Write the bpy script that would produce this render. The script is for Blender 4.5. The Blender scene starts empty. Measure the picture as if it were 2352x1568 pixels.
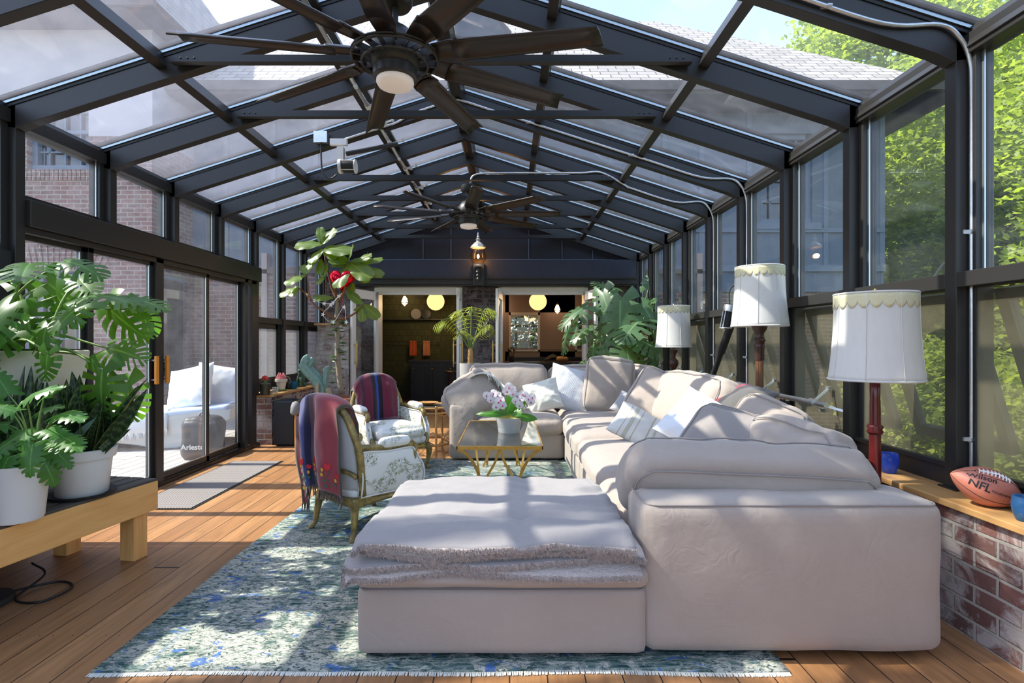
import bpy, bmesh, math, random
import numpy as np
from mathutils import Vector, Matrix, Euler, noise
random.seed(7)
S = bpy.context.scene
COL = S.collection
PI = math.pi
# ---------------------------------------------------------------- camera, sun, sky, exposure
CAMH = 1.35
FPX = 1230.0
cam_d = bpy.data.cameras.new('camera'); cam_d.sensor_width = 36; cam_d.lens = FPX / 2352 * 36
cam_d.shift_x = 7 / 2352; cam_d.shift_y = 1 / 2352; cam_d.clip_end = 200; cam_d.clip_start = .05
cam = bpy.data.objects.new('camera', cam_d); COL.objects.link(cam)
cam.location = (0, 0, CAMH); cam.rotation_euler = (PI / 2, 0, 0)
S.camera = cam
SUN_EL, SUN_AZ = math.radians(48.5), math.radians(.5)      # from -X
SUN_DIR = Vector((-math.cos(SUN_EL) * math.cos(SUN_AZ), -math.cos(SUN_EL) * math.sin(SUN_AZ), math.sin(SUN_EL)))
sun_d = bpy.data.lights.new('sun', 'SUN'); sun_d.energy = 7.6; sun_d.angle = math.radians(.6); sun_d.color = (1, .94, .85)
sun = bpy.data.objects.new('sun', sun_d); COL.objects.link(sun)
sun.rotation_euler = SUN_DIR.to_track_quat('Z', 'Y').to_euler()
W = bpy.data.worlds.new('world'); S.world = W; W.use_nodes = True
wn = W.node_tree.nodes; wl = W.node_tree.links
bg = wn['Background']
sky = wn.new('ShaderNodeTexSky'); sky.sky_type = 'NISHITA'; sky.sun_disc = False
sky.sun_elevation = SUN_EL; sky.sun_rotation = math.radians(-90); sky.air_density = 1.0; sky.dust_density = 1.2; sky.ozone_density = 3.0
wmix = wn.new('ShaderNodeMixRGB'); wmix.blend_type = 'MIX'; wmix.inputs[0].default_value = .24
wmul = wn.new('ShaderNodeMixRGB'); wmul.blend_type = 'MIX'; wmul.inputs[1].default_value = (.50, .56, .66, 1); wmul.inputs[2].default_value = (1.3, 1.3, 1.3, 1)
wtc = wn.new('ShaderNodeTexCoord'); wno = wn.new('ShaderNodeTexNoise'); wno.inputs['Scale'].default_value = 2.2; wno.inputs['Detail'].default_value = 6
wcr = wn.new('ShaderNodeValToRGB'); wcr.color_ramp.elements[0].position = .52; wcr.color_ramp.elements[1].position = .75
wsc = wn.new('ShaderNodeMixRGB'); wsc.blend_type = 'MULTIPLY'; wsc.inputs[0].default_value = 1; wsc.inputs[2].default_value = (.255, .25, .265, 1)
wl.new(wtc.outputs['Generated'], wno.inputs['Vector']); wl.new(wno.outputs['Fac'], wcr.inputs[0]); wl.new(wcr.outputs[0], wmul.inputs[0])
wl.new(sky.outputs[0], wsc.inputs[1]); wl.new(wsc.outputs[0], wmix.inputs[1]); wl.new(wmul.outputs[0], wmix.inputs[2]); wl.new(wmix.outputs[0], bg.inputs[0])
bg.inputs[1].default_value = 1.75
S.view_settings.view_transform = 'Standard'; S.view_settings.look = 'None'; S.view_settings.gamma = 1
S.view_settings.exposure = 0.5; S.view_settings.use_curve_mapping = False
S.cycles.max_bounces = 10; S.cycles.diffuse_bounces = 5; S.cycles.glossy_bounces = 4; S.cycles.transmission_bounces = 6
S.cycles.transparent_max_bounces = 40; S.cycles.sample_clamp_indirect = 6
S.cycles.caustics_reflective = False; S.cycles.caustics_refractive = False

def P(px, py, d):                     # a pixel of the photograph at depth d, as a point
    return Vector(((px - 1169) * d / FPX, d, CAMH - (py - 785) * d / FPX))

# ---------------------------------------------------------------- materials
class NT:
    def __init__(s, name):
        s.m = bpy.data.materials.new(name); s.m.use_nodes = True
        s.t = s.m.node_tree; s.n = s.t.nodes; s.l = s.t.links; s.n.clear()
        s.out = s.n.new('ShaderNodeOutputMaterial')
    def node(s, ty, **kw):
        n = s.n.new(ty)
        for k, v in kw.items():
            if k.startswith('i_'): n.inputs[k[2:].replace('_', ' ')].default_value = v
            else: setattr(n, k, v)
        return n
    def link(s, a, b): s.l.new(a, b)
    def coord(s, out='Object', scale=(1, 1, 1), rot=(0, 0, 0)):
        tc = s.node('ShaderNodeTexCoord'); mp = s.node('ShaderNodeMapping')
        mp.inputs['Scale'].default_value = scale; mp.inputs['Rotation'].default_value = rot
        s.link(tc.outputs[out], mp.inputs[0]); return mp.outputs[0]
    def noise(s, vec, scale=5, detail=4, rough=.5, dist=0):
        n = s.node('ShaderNodeTexNoise'); n.inputs['Scale'].default_value = scale; n.inputs['Detail'].default_value = detail
        n.inputs['Roughness'].default_value = rough; n.inputs['Distortion'].default_value = dist
        if vec is not None: s.link(vec, n.inputs['Vector'])
        return n.outputs['Fac']
    def ramp(s, fac, stops, interp='LINEAR'):
        r = s.node('ShaderNodeValToRGB'); cr = r.color_ramp; cr.interpolation = interp
        while len(cr.elements) < len(stops): cr.elements.new(.5)
        for e, (p, c) in zip(cr.elements, stops):
            e.position = p; e.color = (c[0], c[1], c[2], 1) if not isinstance(c, (int, float)) else (c, c, c, 1)
        s.link(fac, r.inputs[0]); return r.outputs[0]
    def mix(s, fac, a, b, mode='MIX'):
        m = s.node('ShaderNodeMixRGB', blend_type=mode)
        for sock, v in ((m.inputs[0], fac), (m.inputs[1], a), (m.inputs[2], b)):
            if isinstance(v, (int, float)): sock.default_value = v if sock == m.inputs[0] else (v, v, v, 1)
            elif isinstance(v, tuple): sock.default_value = (v[0], v[1], v[2], 1)
            else: s.link(v, sock)
        return m.outputs[0]
    def math(s, op, a, b=None, c=None):
        m = s.node('ShaderNodeMath', operation=op)
        for i, v in enumerate((a, b, c)):
            if v is None: continue
            if isinstance(v, (int, float)): m.inputs[i].default_value = v
            else: s.link(v, m.inputs[i])
        return m.outputs[0]
    def sep(s, vec):
        n = s.node('ShaderNodeSeparateXYZ'); s.link(vec, n.inputs[0]); return n.outputs
    def comb(s, x, y, z):
        n = s.node('ShaderNodeCombineXYZ')
        for i, v in enumerate((x, y, z)):
            if isinstance(v, (int, float)): n.inputs[i].default_value = v
            else: s.link(v, n.inputs[i])
        return n.outputs[0]
    def bsdf(s, color=(.8, .8, .8), rough=.5, metal=0, spec=.5, bump=None, bstr=.3, bdist=.01, **kw):
        b = s.node('ShaderNodeBsdfPrincipled')
        if isinstance(color, tuple): b.inputs['Base Color'].default_value = (*color[:3], 1)
        else: s.link(color, b.inputs['Base Color'])
        if isinstance(rough, (int, float)): b.inputs['Roughness'].default_value = rough
        else: s.link(rough, b.inputs['Roughness'])
        b.inputs['Metallic'].default_value = metal; b.inputs['Specular IOR Level'].default_value = spec
        for k, v in kw.items(): b.inputs[k.replace('_', ' ')].default_value = v
        if bump is not None:
            bp = s.node('ShaderNodeBump'); bp.inputs['Strength'].default_value = bstr; bp.inputs['Distance'].default_value = bdist
            s.link(bump, bp.inputs['Height']); s.link(bp.outputs[0], b.inputs['Normal'])
        s.b = b; return b.outputs[0]
    def done(s, shader): s.link(shader, s.out.inputs[0]); return s.m

M = {}
def simple(name, col, rough=.5, metal=0, spec=.5, var=.0, scale=8, bump=0, **kw):
    t = NT(name)
    if var or bump:
        f = t.noise(t.coord(), scale, 5, .6)
        c = t.mix(f, tuple(max(0, x * (1 - var)) for x in col), tuple(min(1, x * (1 + var)) for x in col))
        M[name] = t.done(t.bsdf(c, rough, metal, spec, bump=f if bump else None, bstr=bump, **kw))
    else: M[name] = t.done(t.bsdf(col, rough, metal, spec, **kw))
    return M[name]
simple('black_metal', (.025, .0235, .022), .40, 0, .42, .15, 2)
simple('black_matte', (.012, .012, .013), .7)
simple('gasket', (.006, .006, .006), .6)
simple('alu', (.5, .55, .56), .35, .9)
simple('galv', (.62, .64, .65), .35, .85, .5, .25, 40)
simple('bronze', (.045, .036, .031), .33, .55, .5, .1, 6)
simple('white_paint', (.78, .77, .73), .45, var=.03, scale=5)
simple('brass', (.62, .40, .13), .28, 1, var=.15, scale=20)
simple('gold_leaf', (.62, .34, .075), .38, .75, var=.35, scale=25)
simple('dark_wood', (.045, .016, .010), .32, var=.5, scale=30)
simple('red_lacquer', (.11, .012, .012), .22, var=.2, scale=20)
simple('plastic_white', (.74, .73, .70), .35)
simple('cream_plastic', (.74, .68, .56), .45, var=.05, scale=3)
simple('terracotta', (.42, .155, .075), .75, var=.2, scale=9)
simple('concrete_grey', (.45, .44, .42), .7, var=.08, scale=12)
simple('soil', (.03, .02, .013), .95, var=.5, scale=60, bump=.6)
simple('moss', (.28, .24, .03), .95, var=.5, scale=90, bump=.8)
simple('ceramic_grey', (.42, .41, .40), .25)
simple('ceramic_white', (.8, .8, .78), .15)
simple('dark_green_glaze', (.035, .05, .035), .3, var=.3, scale=30)
simple('verdigris', (.05, .10, .06), .55, var=.5, scale=40)
simple('cactus_blue', (.16, .27, .22), .6, var=.4, scale=30)
simple('cactus_tan', (.35, .30, .18), .7, var=.4, scale=40)
simple('red_flower', (.75, .05, .03), .6)
simple('pink_flower', (.75, .25, .25), .6, var=.4, scale=60)
simple('rubber', (.01, .01, .01), .5)
simple('speaker_black', (.016, .018, .022), .45)
simple('bark', (.16, .10, .06), .85, var=.4, scale=30, bump=.5)
simple('bark_pale', (.30, .24, .17), .85, var=.3, scale=30, bump=.4)
simple('bark_grey', (.13, .115, .10), .9, var=.35, scale=12, bump=.5)
simple('twig_red', (.20, .085, .04), .7, var=.3, scale=30)
simple('stem_green', (.16, .25, .06), .5, var=.3, scale=12)
simple('navy_panel', (.012, .014, .026), .5, var=.3, scale=4)
simple('navy_beam', (.020, .025, .045), .45, var=.45, scale=9, bump=.1)
simple('cabinet_dark', (.012, .013, .016), .4)
simple('counter_dark', (.03, .02, .016), .3)
simple('mauve_wall', (.36, .28, .25), .8)
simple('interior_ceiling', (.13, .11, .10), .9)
simple('orange_cloth', (.40, .07, .02), .9)
simple('bowl_wood', (.40, .20, .07), .45, var=.3, scale=30)
simple('slate_mat', (.03, .03, .03), .7)
simple('foil_red', (.75, .01, .03), .12, .9)
simple('football_dark', (.012, .01, .01), .5)
simple('outdoor_fabric', (.74, .75, .78), .9, var=.05, scale=20)
simple('blue_fabric', (.55, .66, .85), .9)
simple('bag_black', (.022, .022, .024), .45, var=.3, scale=9, bump=.3)
simple('chaise_shell', (.58, .57, .54), .6)
simple('pebble_grey', (.2, .2, .2), .8)
simple('brown_soffit', (.07, .06, .055), .8)
simple('orange_handle', (.72, .27, .03), .4)
simple('pale_wood', (.55, .42, .27), .6, var=.15, scale=10)

def glassy(name, tint=(.96, .98, .97), dust=.0, refl=1.0, dscale=6, ior=1.5, dcol=(.8, .8, .85)):
    t = NT(name); ge = t.node('ShaderNodeNewGeometry'); dp = t.node('ShaderNodeVectorMath', operation='DOT_PRODUCT')
    t.link(ge.outputs['Normal'], dp.inputs[0]); t.link(ge.outputs['Incoming'], dp.inputs[1])
    fz = t.math('ADD', .04, t.math('MULTIPLY', .96, t.math('POWER', t.math('SUBTRACT', 1.0, t.math('ABSOLUTE', dp.outputs['Value'])), 5.0)))
    tr = t.node('ShaderNodeBsdfTransparent'); tr.inputs[0].default_value = (*tint, 1)
    gl = t.node('ShaderNodeBsdfGlossy'); gl.inputs['Roughness'].default_value = .01
    m = t.node('ShaderNodeMixShader'); t.link(t.math('MULTIPLY', fz, refl), m.inputs[0]); t.link(tr.outputs[0], m.inputs[1]); t.link(gl.outputs[0], m.inputs[2])
    o = m.outputs[0]
    if dust:
        n = t.noise(t.coord(), dscale, 8, .7)
        f = t.ramp(n, [(.3, dust * .45), (.75, dust * 1.4)])
        df = t.node('ShaderNodeBsdfDiffuse'); df.inputs[0].default_value = (*dcol, 1)
        tl = t.node('ShaderNodeBsdfTranslucent'); tl.inputs[0].default_value = (*dcol, 1)
        ad = t.node('ShaderNodeMixShader'); ad.inputs[0].default_value = .6; t.link(df.outputs[0], ad.inputs[1]); t.link(tl.outputs[0], ad.inputs[2])
        m2 = t.node('ShaderNodeMixShader'); t.link(f, m2.inputs[0]); t.link(o, m2.inputs[1]); t.link(ad.outputs[0], m2.inputs[2]); o = m2.outputs[0]
    M[name] = t.done(o); return M[name]
glassy('glass_roof', dust=.10, dscale=1.2, refl=.8, dcol=(.66, .66, .74))
glassy('glass_roof_clear', dust=.05, dscale=3, refl=.8)  # right slope: clearer pane with less dust
glassy('glass_wall', dust=.03, dscale=4)
glassy('glass_table', (.88, .93, .91), refl=1.6)
glassy('glass_amber', (.95, .75, .5), refl=1.0)
glassy('glass_cup', (.9, .92, .92), refl=1.5, dust=.1, dscale=40)
glassy('glass_blue', (.2, .35, .9), refl=1.0, dust=.5, dscale=2, dcol=(.16, .33, .95))
glassy('glass_sky', (.05, .45, .65), refl=1.0, dust=.6, dscale=2, dcol=(.05, .45, .65))
glassy('fly_screen', (.9, .88, .8), refl=.1, dust=.24, dscale=1.2, dcol=(.40, .36, .26))
glassy('fly_screen_grey', (.9, .9, .9), refl=.1, dust=.16, dscale=1.2, dcol=(.45, .44, .43))

def emit(name, col, st):
    t = NT(name); e = t.node('ShaderNodeEmission'); e.inputs[0].default_value = (*col, 1); e.inputs[1].default_value = st
    M[name] = t.done(e.outputs[0])
emit('globe_light', (1, .62, .22), 1.25)
emit('sconce_light', (1, .62, .35), 3.5)
emit('filament', (1, .6, .25), 12)
emit('downlight_glow', (1, .75, .45), 3)
t = NT('fan_diffuser'); M['fan_diffuser'] = t.done(t.bsdf((.75, .68, .62), .5, Emission_Color=(1, .85, .75, 1), Emission_Strength=.12))

def shade_fabric():
    t = NT('lamp_fabric'); d = t.node('ShaderNodeBsdfDiffuse'); tl = t.node('ShaderNodeBsdfTranslucent')
    n = t.noise(t.coord(scale=(1, 1, .3)), 40, 4)
    c = t.mix(n, (.78, .77, .73), (.86, .85, .82)); t.link(c, d.inputs[0]); t.link(c, tl.inputs[0])
    m = t.node('ShaderNodeMixShader'); m.inputs[0].default_value = .3; t.link(d.outputs[0], m.inputs[1]); t.link(tl.outputs[0], m.inputs[2])
    M['lamp_fabric'] = t.done(m.outputs[0])
shade_fabric()
simple('lace', (.66, .62, .40), .8, var=.25, scale=200)

def brick(name, axis, c1, c2, mortar, dark=.0, white=.0, bw=.225, bh=.075, bump=.5, seed=0):
    t = NT(name); o = t.node('ShaderNodeTexCoord').outputs['Object']
    sx = t.sep(o)
    wob = t.math('MULTIPLY', t.math('SUBTRACT', t.noise(o, 7, 3), .5), .012)
    u = t.math('ADD', sx[0] if axis == 'x' else sx[1], wob); v = t.math('ADD', sx[2], wob)
    vec = t.comb(u, v, seed)
    b = t.node('ShaderNodeTexBrick'); t.link(vec, b.inputs['Vector'])
    b.inputs['Scale'].default_value = 1; b.inputs['Brick Width'].default_value = bw; b.inputs['Row Height'].default_value = bh
    b.inputs['Mortar Size'].default_value = .009; b.inputs['Mortar Smooth'].default_value = .3; b.inputs['Bias'].default_value = 0
    b.inputs['Color1'].default_value = (0, 0, 0, 1); b.inputs['Color2'].default_value = (1, 1, 1, 1); b.inputs['Mortar'].default_value = (.5, .5, .5, 1)
    per = b.outputs['Color']
    # per-brick tone
    base = t.ramp(per, [(0, c1), (.3, tuple((a + b_) / 2 for a, b_ in zip(c1, c2))), (.6, c2), (.8, tuple(x * .75 for x in c1)), (1, tuple(x * (.9 - dark) for x in c2))])
    n1 = t.noise(o, 22, 6, .65)
    base = t.mix(t.ramp(n1, [(.35, 0.), (.75, .55)]), base, tuple(x * .45 for x in c1))
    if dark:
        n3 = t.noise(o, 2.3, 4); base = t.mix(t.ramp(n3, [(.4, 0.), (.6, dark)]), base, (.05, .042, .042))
    if white:
        n2 = t.noise(o, 5, 8, .7, .6); base = t.mix(t.ramp(n2, [(.45, 0.), (.56, white)]), base, (.6, .56, .53))
    mort = t.mix(t.noise(o, 30, 4), tuple(x * .7 for x in mortar), mortar)
    col = t.mix(b.outputs['Fac'], base, mort)
    h = t.math('SUBTRACT', t.math('MULTIPLY', t.noise(o, 35, 6, .7), .5), t.math('MULTIPLY', b.outputs['Fac'], 1.0))
    M[name] = t.done(t.bsdf(col, .85, bump=h, bstr=bump, bdist=.012)); return M[name]
brick('brick_sill_y', 'y', (.30, .13, .105), (.17, .10, .09), (.50, .46, .40), .30, .7, .23, .083, 1.0)
brick('brick_sill_x', 'x', (.30, .14, .10), (.22, .13, .11), (.48, .42, .34), .1, .6, .20, .077, .9)
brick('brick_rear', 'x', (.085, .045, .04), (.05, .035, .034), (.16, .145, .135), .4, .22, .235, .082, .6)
brick('brick_house_x', 'x', (.27, .125, .105), (.20, .10, .09), (.38, .32, .29), .25, .12)
brick('brick_house_y', 'y', (.27, .125, .105), (.20, .10, .09), (.38, .32, .29), .25, .12)
brick('brick_chimney', 'x', (.42, .33, .29), (.33, .24, .21), (.45, .41, .37), .0, .75)
brick('green_tile', 'x', (.055, .06, .018), (.04, .05, .02), (.03, .035, .015), 0, 0, .15, .15, .1)

def planks(name, cols, width=.152, axis='x', seam=.02, rough=.42, grain=.5, endlen=5.4, seamcol=(.02, .012, .008), gap=.035):
    t = NT(name); o = t.node('ShaderNodeTexCoord').outputs['Object']; s = t.sep(o)
    a, b = (s[0], s[1]) if axis == 'x' else (s[1], s[0])
    q = t.math('DIVIDE', a, width); row = t.math('FLOOR', q); fr = t.math('FRACT', q)
    wn_ = t.node('ShaderNodeTexWhiteNoise', noise_dimensions='1D'); t.link(row, wn_.inputs['W'])
    off = t.math('MULTIPLY', wn_.outputs['Value'], endlen)
    q2 = t.math('DIVIDE', t.math('ADD', b, off), endlen); seg = t.math('FLOOR', q2); fr2 = t.math('FRACT', q2)
    wn2 = t.node('ShaderNodeTexWhiteNoise', noise_dimensions='2D'); t.link(t.comb(row, seg, 0), wn2.inputs['Vector'])
    col = t.ramp(wn2.outputs['Value'], [(i / (len(cols) - 1), c) for i, c in enumerate(cols)])
    gv = t.comb(t.math('MULTIPLY', a, 22), t.math('ADD', t.math('MULTIPLY', b, 1.6), t.math('MULTIPLY', wn2.outputs['Value'], 30)), s[2])
    g = t.noise(gv, 1.0, 7, .62, 1.1)
    col = t.mix(t.ramp(g, [(.33, .75), (.62, 0.)]), col, tuple(x * .55 for x in cols[0]))
    kn = t.noise(t.comb(t.math('MULTIPLY', a, 9), t.math('MULTIPLY', b, 2.0), 3), 1, 3, .5, 2.0)
    col = t.mix(t.ramp(kn, [(.60, 0.), (.72, .35)]), col, tuple(x * .5 for x in cols[-1]))
    e1 = t.math('LESS_THAN', fr, gap); e2 = t.math('LESS_THAN', fr2, .003)
    e = t.math('MAXIMUM', e1, e2)
    # pairs of screw heads
    m1 = t.math('LESS_THAN', t.math('ABSOLUTE', t.math('SUBTRACT', t.math('ABSOLUTE', t.math('SUBTRACT', fr, .51)), .3)), .022)
    m2 = t.math('LESS_THAN', t.math('FRACT', t.math('DIVIDE', b, .41)), .011)
    e = t.math('MAXIMUM', e, t.math('MULTIPLY', m1, m2))
    col = t.mix(e, col, seamcol)
    h = t.math('SUBTRACT', t.math('MULTIPLY', g, .15), e)
    M[name] = t.done(t.bsdf(col, rough, bump=h, bstr=.35, bdist=.004)); return M[name]
planks('floor_wood', [(.40, .195, .080), (.32, .150, .060), (.46, .235, .100), (.36, .175, .070)])
planks('deck_grey', [(.44, .41, .38), (.36, .34, .32), (.50, .46, .42)], .145, 'x', gap=.06, rough=.7)
planks('bench_top', [(.10, .085, .065), (.07, .06, .05), (.14, .115, .08)], .09, 'x', rough=.6, gap=.1)
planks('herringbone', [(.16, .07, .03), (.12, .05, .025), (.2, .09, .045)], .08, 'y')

def wood(name, c1, c2, axis=1, rough=.5, sc=1.0):
    t = NT(name); k = [14 * sc] * 3; k[axis] = 1.2 * sc
    g = t.noise(t.coord(scale=tuple(k)), 1.5, 7, .6, .8)
    M[name] = t.done(t.bsdf(t.ramp(g, [(.3, c1), (.7, c2)]), rough, bump=g, bstr=.08)); return M[name]
wood('pine_y', (.76, .36, .10), (.92, .52, .18), 1)
wood('pine_z', (.70, .34, .10), (.88, .50, .18), 2)
wood('sill_wood', (.44, .23, .08), (.60, .35, .14), 1, .4)
wood('fluted_wood', (.055, .02, .012), (.22, .09, .035), 2, .35)
wood('cane', (.36, .20, .07), (.55, .33, .13), 2, .4)

def fabric(name, col, rough=.92, weave=900, wr=.25, wsc=9, var=.06, sheen=.3):
    t = NT(name); c = t.coord()
    n1 = t.noise(c, weave, 2, .5); n2 = t.noise(c, wsc, 5, .55)
    cc = t.mix(n2, tuple(x * (1 - var) for x in col), tuple(x * (1 + var) for x in col))
    cc = t.mix(t.math('MULTIPLY', n1, .2), cc, tuple(x * .75 for x in col))
    n3 = t.math('ABSOLUTE', t.math('SUBTRACT', t.noise(c, wsc * .8, 3, .5, 1.6), .5)); cr = t.ramp(n3, [(.0, 0.), (.07, 1.)])
    h = t.math('ADD', t.math('MULTIPLY', n1, .04), t.math('ADD', n2, t.math('MULTIPLY', cr, .07)))
    M[name] = t.done(t.bsdf(cc, rough, spec=.15, bump=h, bstr=wr, bdist=.02, Sheen_Weight=sheen)); return M[name]
fabric('sofa_linen', (.41, .345, .295), wr=.38, wsc=6)
fabric('sofa_seat', (.405, .34, .292), wr=.6, wsc=7)
fabric('throw_fleece', (.72, .61, .545), wsc=60, wr=.9, var=.16, sheen=.6)
fabric('throw_lining', (.33, .30, .29), wsc=9, wr=.3)
fabric('cream_linen', (.74, .73, .65), wsc=8, wr=.35)
fabric('white_cotton', (.72, .76, .82), wsc=8, wr=.3)
fabric('plain_grey_linen', (.45, .45, .45), wsc=12, wr=.05)
fabric('dark_linen', (.30, .265, .245), wsc=7, wr=.25)
fabric('navy_cotton', (.025, .035, .09), wsc=9)

def striped(name, stops, base_var=.05, coord='UV', axis=0, fuzz=400, rough=.95, waffle=False):
    t = NT(name); uv = t.node('ShaderNodeTexCoord').outputs[coord]; s = t.sep(uv)
    w = t.math('ADD', s[axis], t.math('MULTIPLY', t.math('SUBTRACT', t.noise(uv, 30, 3), .5), .006))
    col = t.ramp(w, stops, 'CONSTANT'); n = t.noise(uv, fuzz, 3, .7)
    col = t.mix(t.math('MULTIPLY', n, .5), col, t.mix(1.0, col, (.35, .35, .35), 'MULTIPLY'))
    M[name] = t.done(t.bsdf(col, rough, spec=.1, bump=n, bstr=.3, bdist=.004, Sheen_Weight=.5)); return M[name]
MAG = (.17, .022, .048); PK = (.30, .075, .095); BK = (.018, .012, .022); BL = (.035, .06, .30); OL = (.10, .07, .05)
striped('serape', [(0, OL), (.025, MAG), (.13, OL), (.145, MAG), (.34, BK), (.44, BL), (.50, BK), (.60, MAG), (.78, (.09, .02, .05)), (.86, OL), (.875, MAG), (.975, OL)])
striped('serape_pink', [(0, OL), (.025, PK), (.10, (.12, .05, .06)), (.14, MAG), (.20, BK), (.25, (.05, .06, .22)), (.40, (.02, .02, .06)), (.48, (.12, .06, .07)), (.55, PK), (.80, (.33, .06, .075)), (.965, OL)])
striped('stripe_cream', [(0, (.74, .73, .68)), (.22, (.45, .42, .30)), (.235, (.74, .73, .68)), (.30, (.52, .5, .40)), (.36, (.74, .73, .68)), (.42, (.5, .46, .33)), (.435, (.74, .73, .68)), (.6, (.45, .42, .30)), (.62, (.74, .73, .68)), (.68, (.55, .52, .42)), (.72, (.74, .73, .68))])
striped('stripe_red_grey', [(0, (.12, .11, .105)), (.38, (.05, .045, .05)), (.44, (.42, .03, .06)), (.50, (.05, .045, .05)), (.58, (.13, .12, .11))])
striped('pillow_navy_stripe', [(0, (.42, .42, .43)), (.3, (.62, .63, .64)), (.5, (.30, .30, .32)), (.62, (.55, .56, .6)), (.8, (.03, .04, .1)), (.9, (.5, .52, .58))])
striped('plum_stripe', [(0, (.05, .02, .025)), (.1, (.3, .25, .25)), (.2, (.05, .02, .025)), (.3, (.3, .25, .25)), (.4, (.05, .02, .025)), (.5, (.3, .25, .25)), (.6, (.05, .02, .025)), (.7, (.3, .25, .25)), (.8, (.05, .02, .025)), (.9, (.3, .25, .25))])

def waffle():
    t = NT('waffle_cotton'); uv = t.node('ShaderNodeTexCoord').outputs['UV']; s = t.sep(uv)
    h = t.math('MULTIPLY', t.math('SINE', t.math('MULTIPLY', s[0], 190)), t.math('SINE', t.math('MULTIPLY', s[1], 190)))
    h2 = t.math('ADD', t.math('MULTIPLY', h, .5), .5)
    M['waffle_cotton'] = t.done(t.bsdf(t.mix(h2, (.60, .62, .66), (.80, .81, .83)), .95, spec=.1, bump=h2, bstr=.6, bdist=.004))
waffle()

def toile():
    t = NT('toile'); c = t.coord()
    v = t.node('ShaderNodeTexVoronoi', feature='DISTANCE_TO_EDGE'); v.inputs['Scale'].default_value = 34
    dn = t.node('ShaderNodeVectorMath', operation='ADD'); nz = t.node('ShaderNodeTexNoise'); nz.inputs['Scale'].default_value = 22
    t.link(c, nz.inputs['Vector']); t.link(c, dn.inputs[0])
    sc = t.node('ShaderNodeVectorMath', operation='SCALE'); sc.inputs['Scale'].default_value = .09
    t.link(nz.outputs['Color'], sc.inputs[0]); t.link(sc.outputs[0], dn.inputs[1]); t.link(dn.outputs[0], v.inputs['Vector'])
    line = t.ramp(v.outputs['Distance'], [(.02, 1.), (.07, 0.)])
    mask = t.ramp(t.noise(c, 5.5, 2), [(.46, 0.), (.52, 1.)])
    fill = t.ramp(t.noise(c, 26, 3), [(.52, 0.), (.6, .8)])
    f = t.math('MULTIPLY', t.math('MAXIMUM', line, t.math('MULTIPLY', fill, .7)), mask)
    col = t.mix(f, (.74, .74, .70), t.mix(t.noise(c, 11, 2), (.26, .26, .04), (.08, .09, .05)))
    M['toile'] = t.done(t.bsdf(col, .85, spec=.2))
    t = NT('chair_paint'); n = t.noise(t.coord(), 18, 5, .6)
    M['chair_paint'] = t.done(t.bsdf(t.ramp(n, [(.35, (.14, .10, .03)), (.55, (.27, .20, .07)), (.7, (.42, .29, .09))]), .42, .35))
toile()

def rugmat():
    t = NT('rug'); o = t.node('ShaderNodeTexCoord').outputs['Object']
    st = t.coord(scale=(7, 75, 1)); big = t.noise(o, 1.1, 3); mid = t.noise(t.coord(scale=(1, 1.8, 1)), 8, 7, .68, 1.2)
    streak = t.noise(st, 1, 5, .7); fine = t.noise(t.coord(scale=(1, 2, 1)), 26, 5, .7, 1.5)
    grn = t.ramp(streak, [(.40, (.018, .05, .042)), (.5, (.07, .125, .115)), (.6, (.27, .32, .27))])
    crm = t.ramp(fine, [(.40, (.04, .07, .06)), (.46, (.27, .29, .25)), (.54, (.50, .49, .41)), (.7, (.36, .38, .33))])
    f = t.ramp(t.math('ADD', t.math('MULTIPLY', mid, .7), t.math('MULTIPLY', big, .5)), [(.56, 0.), (.64, 1.)])
    col = t.mix(f, grn, crm)
    bl = t.ramp(t.noise(t.coord(scale=(1, 1.6, 1)), 6.5, 5, .65, 1), [(.60, 0.), (.62, .85)])
    col = t.mix(bl, col, (.05, .13, .36))
    vein = t.ramp(t.math('ABSOLUTE', t.math('SUBTRACT', t.noise(t.coord(scale=(1, 2.2, 1)), 9, 4, .6, 2), .5)), [(.0, .8), (.02, 0.)])
    col = t.mix(vein, col, (.035, .06, .07))
    # border band
    s = t.sep(o); bx = t.math('LESS_THAN', t.math('ABSOLUTE', t.math('SUBTRACT', s[0], -1.50)), .012)
    col = t.mix(t.math('MULTIPLY', bx, t.ramp(fine, [(.45, 0.), (.6, .5)])), col, (.12, .2, .42))
    M['rug'] = t.done(t.bsdf(col, .95, spec=.1, bump=t.noise(st, 3, 4), bstr=.4, bdist=.004))
rugmat()

def matmat():
    t = NT('door_mat'); o = t.node('ShaderNodeTexCoord').outputs['Object']; s = t.sep(o)
    a = t.math('SINE', t.math('MULTIPLY', t.math('ADD', s[0], s[1]), 135)); b = t.math('SINE', t.math('MULTIPLY', t.math('SUBTRACT', s[0], s[1]), 135))
    f = t.math('GREATER_THAN', t.math('MULTIPLY', a, b), .22)
    M['door_mat'] = t.done(t.bsdf(t.mix(f, (.29, .255, .24), (.03, .025, .022)), .8))
matmat()

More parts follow.
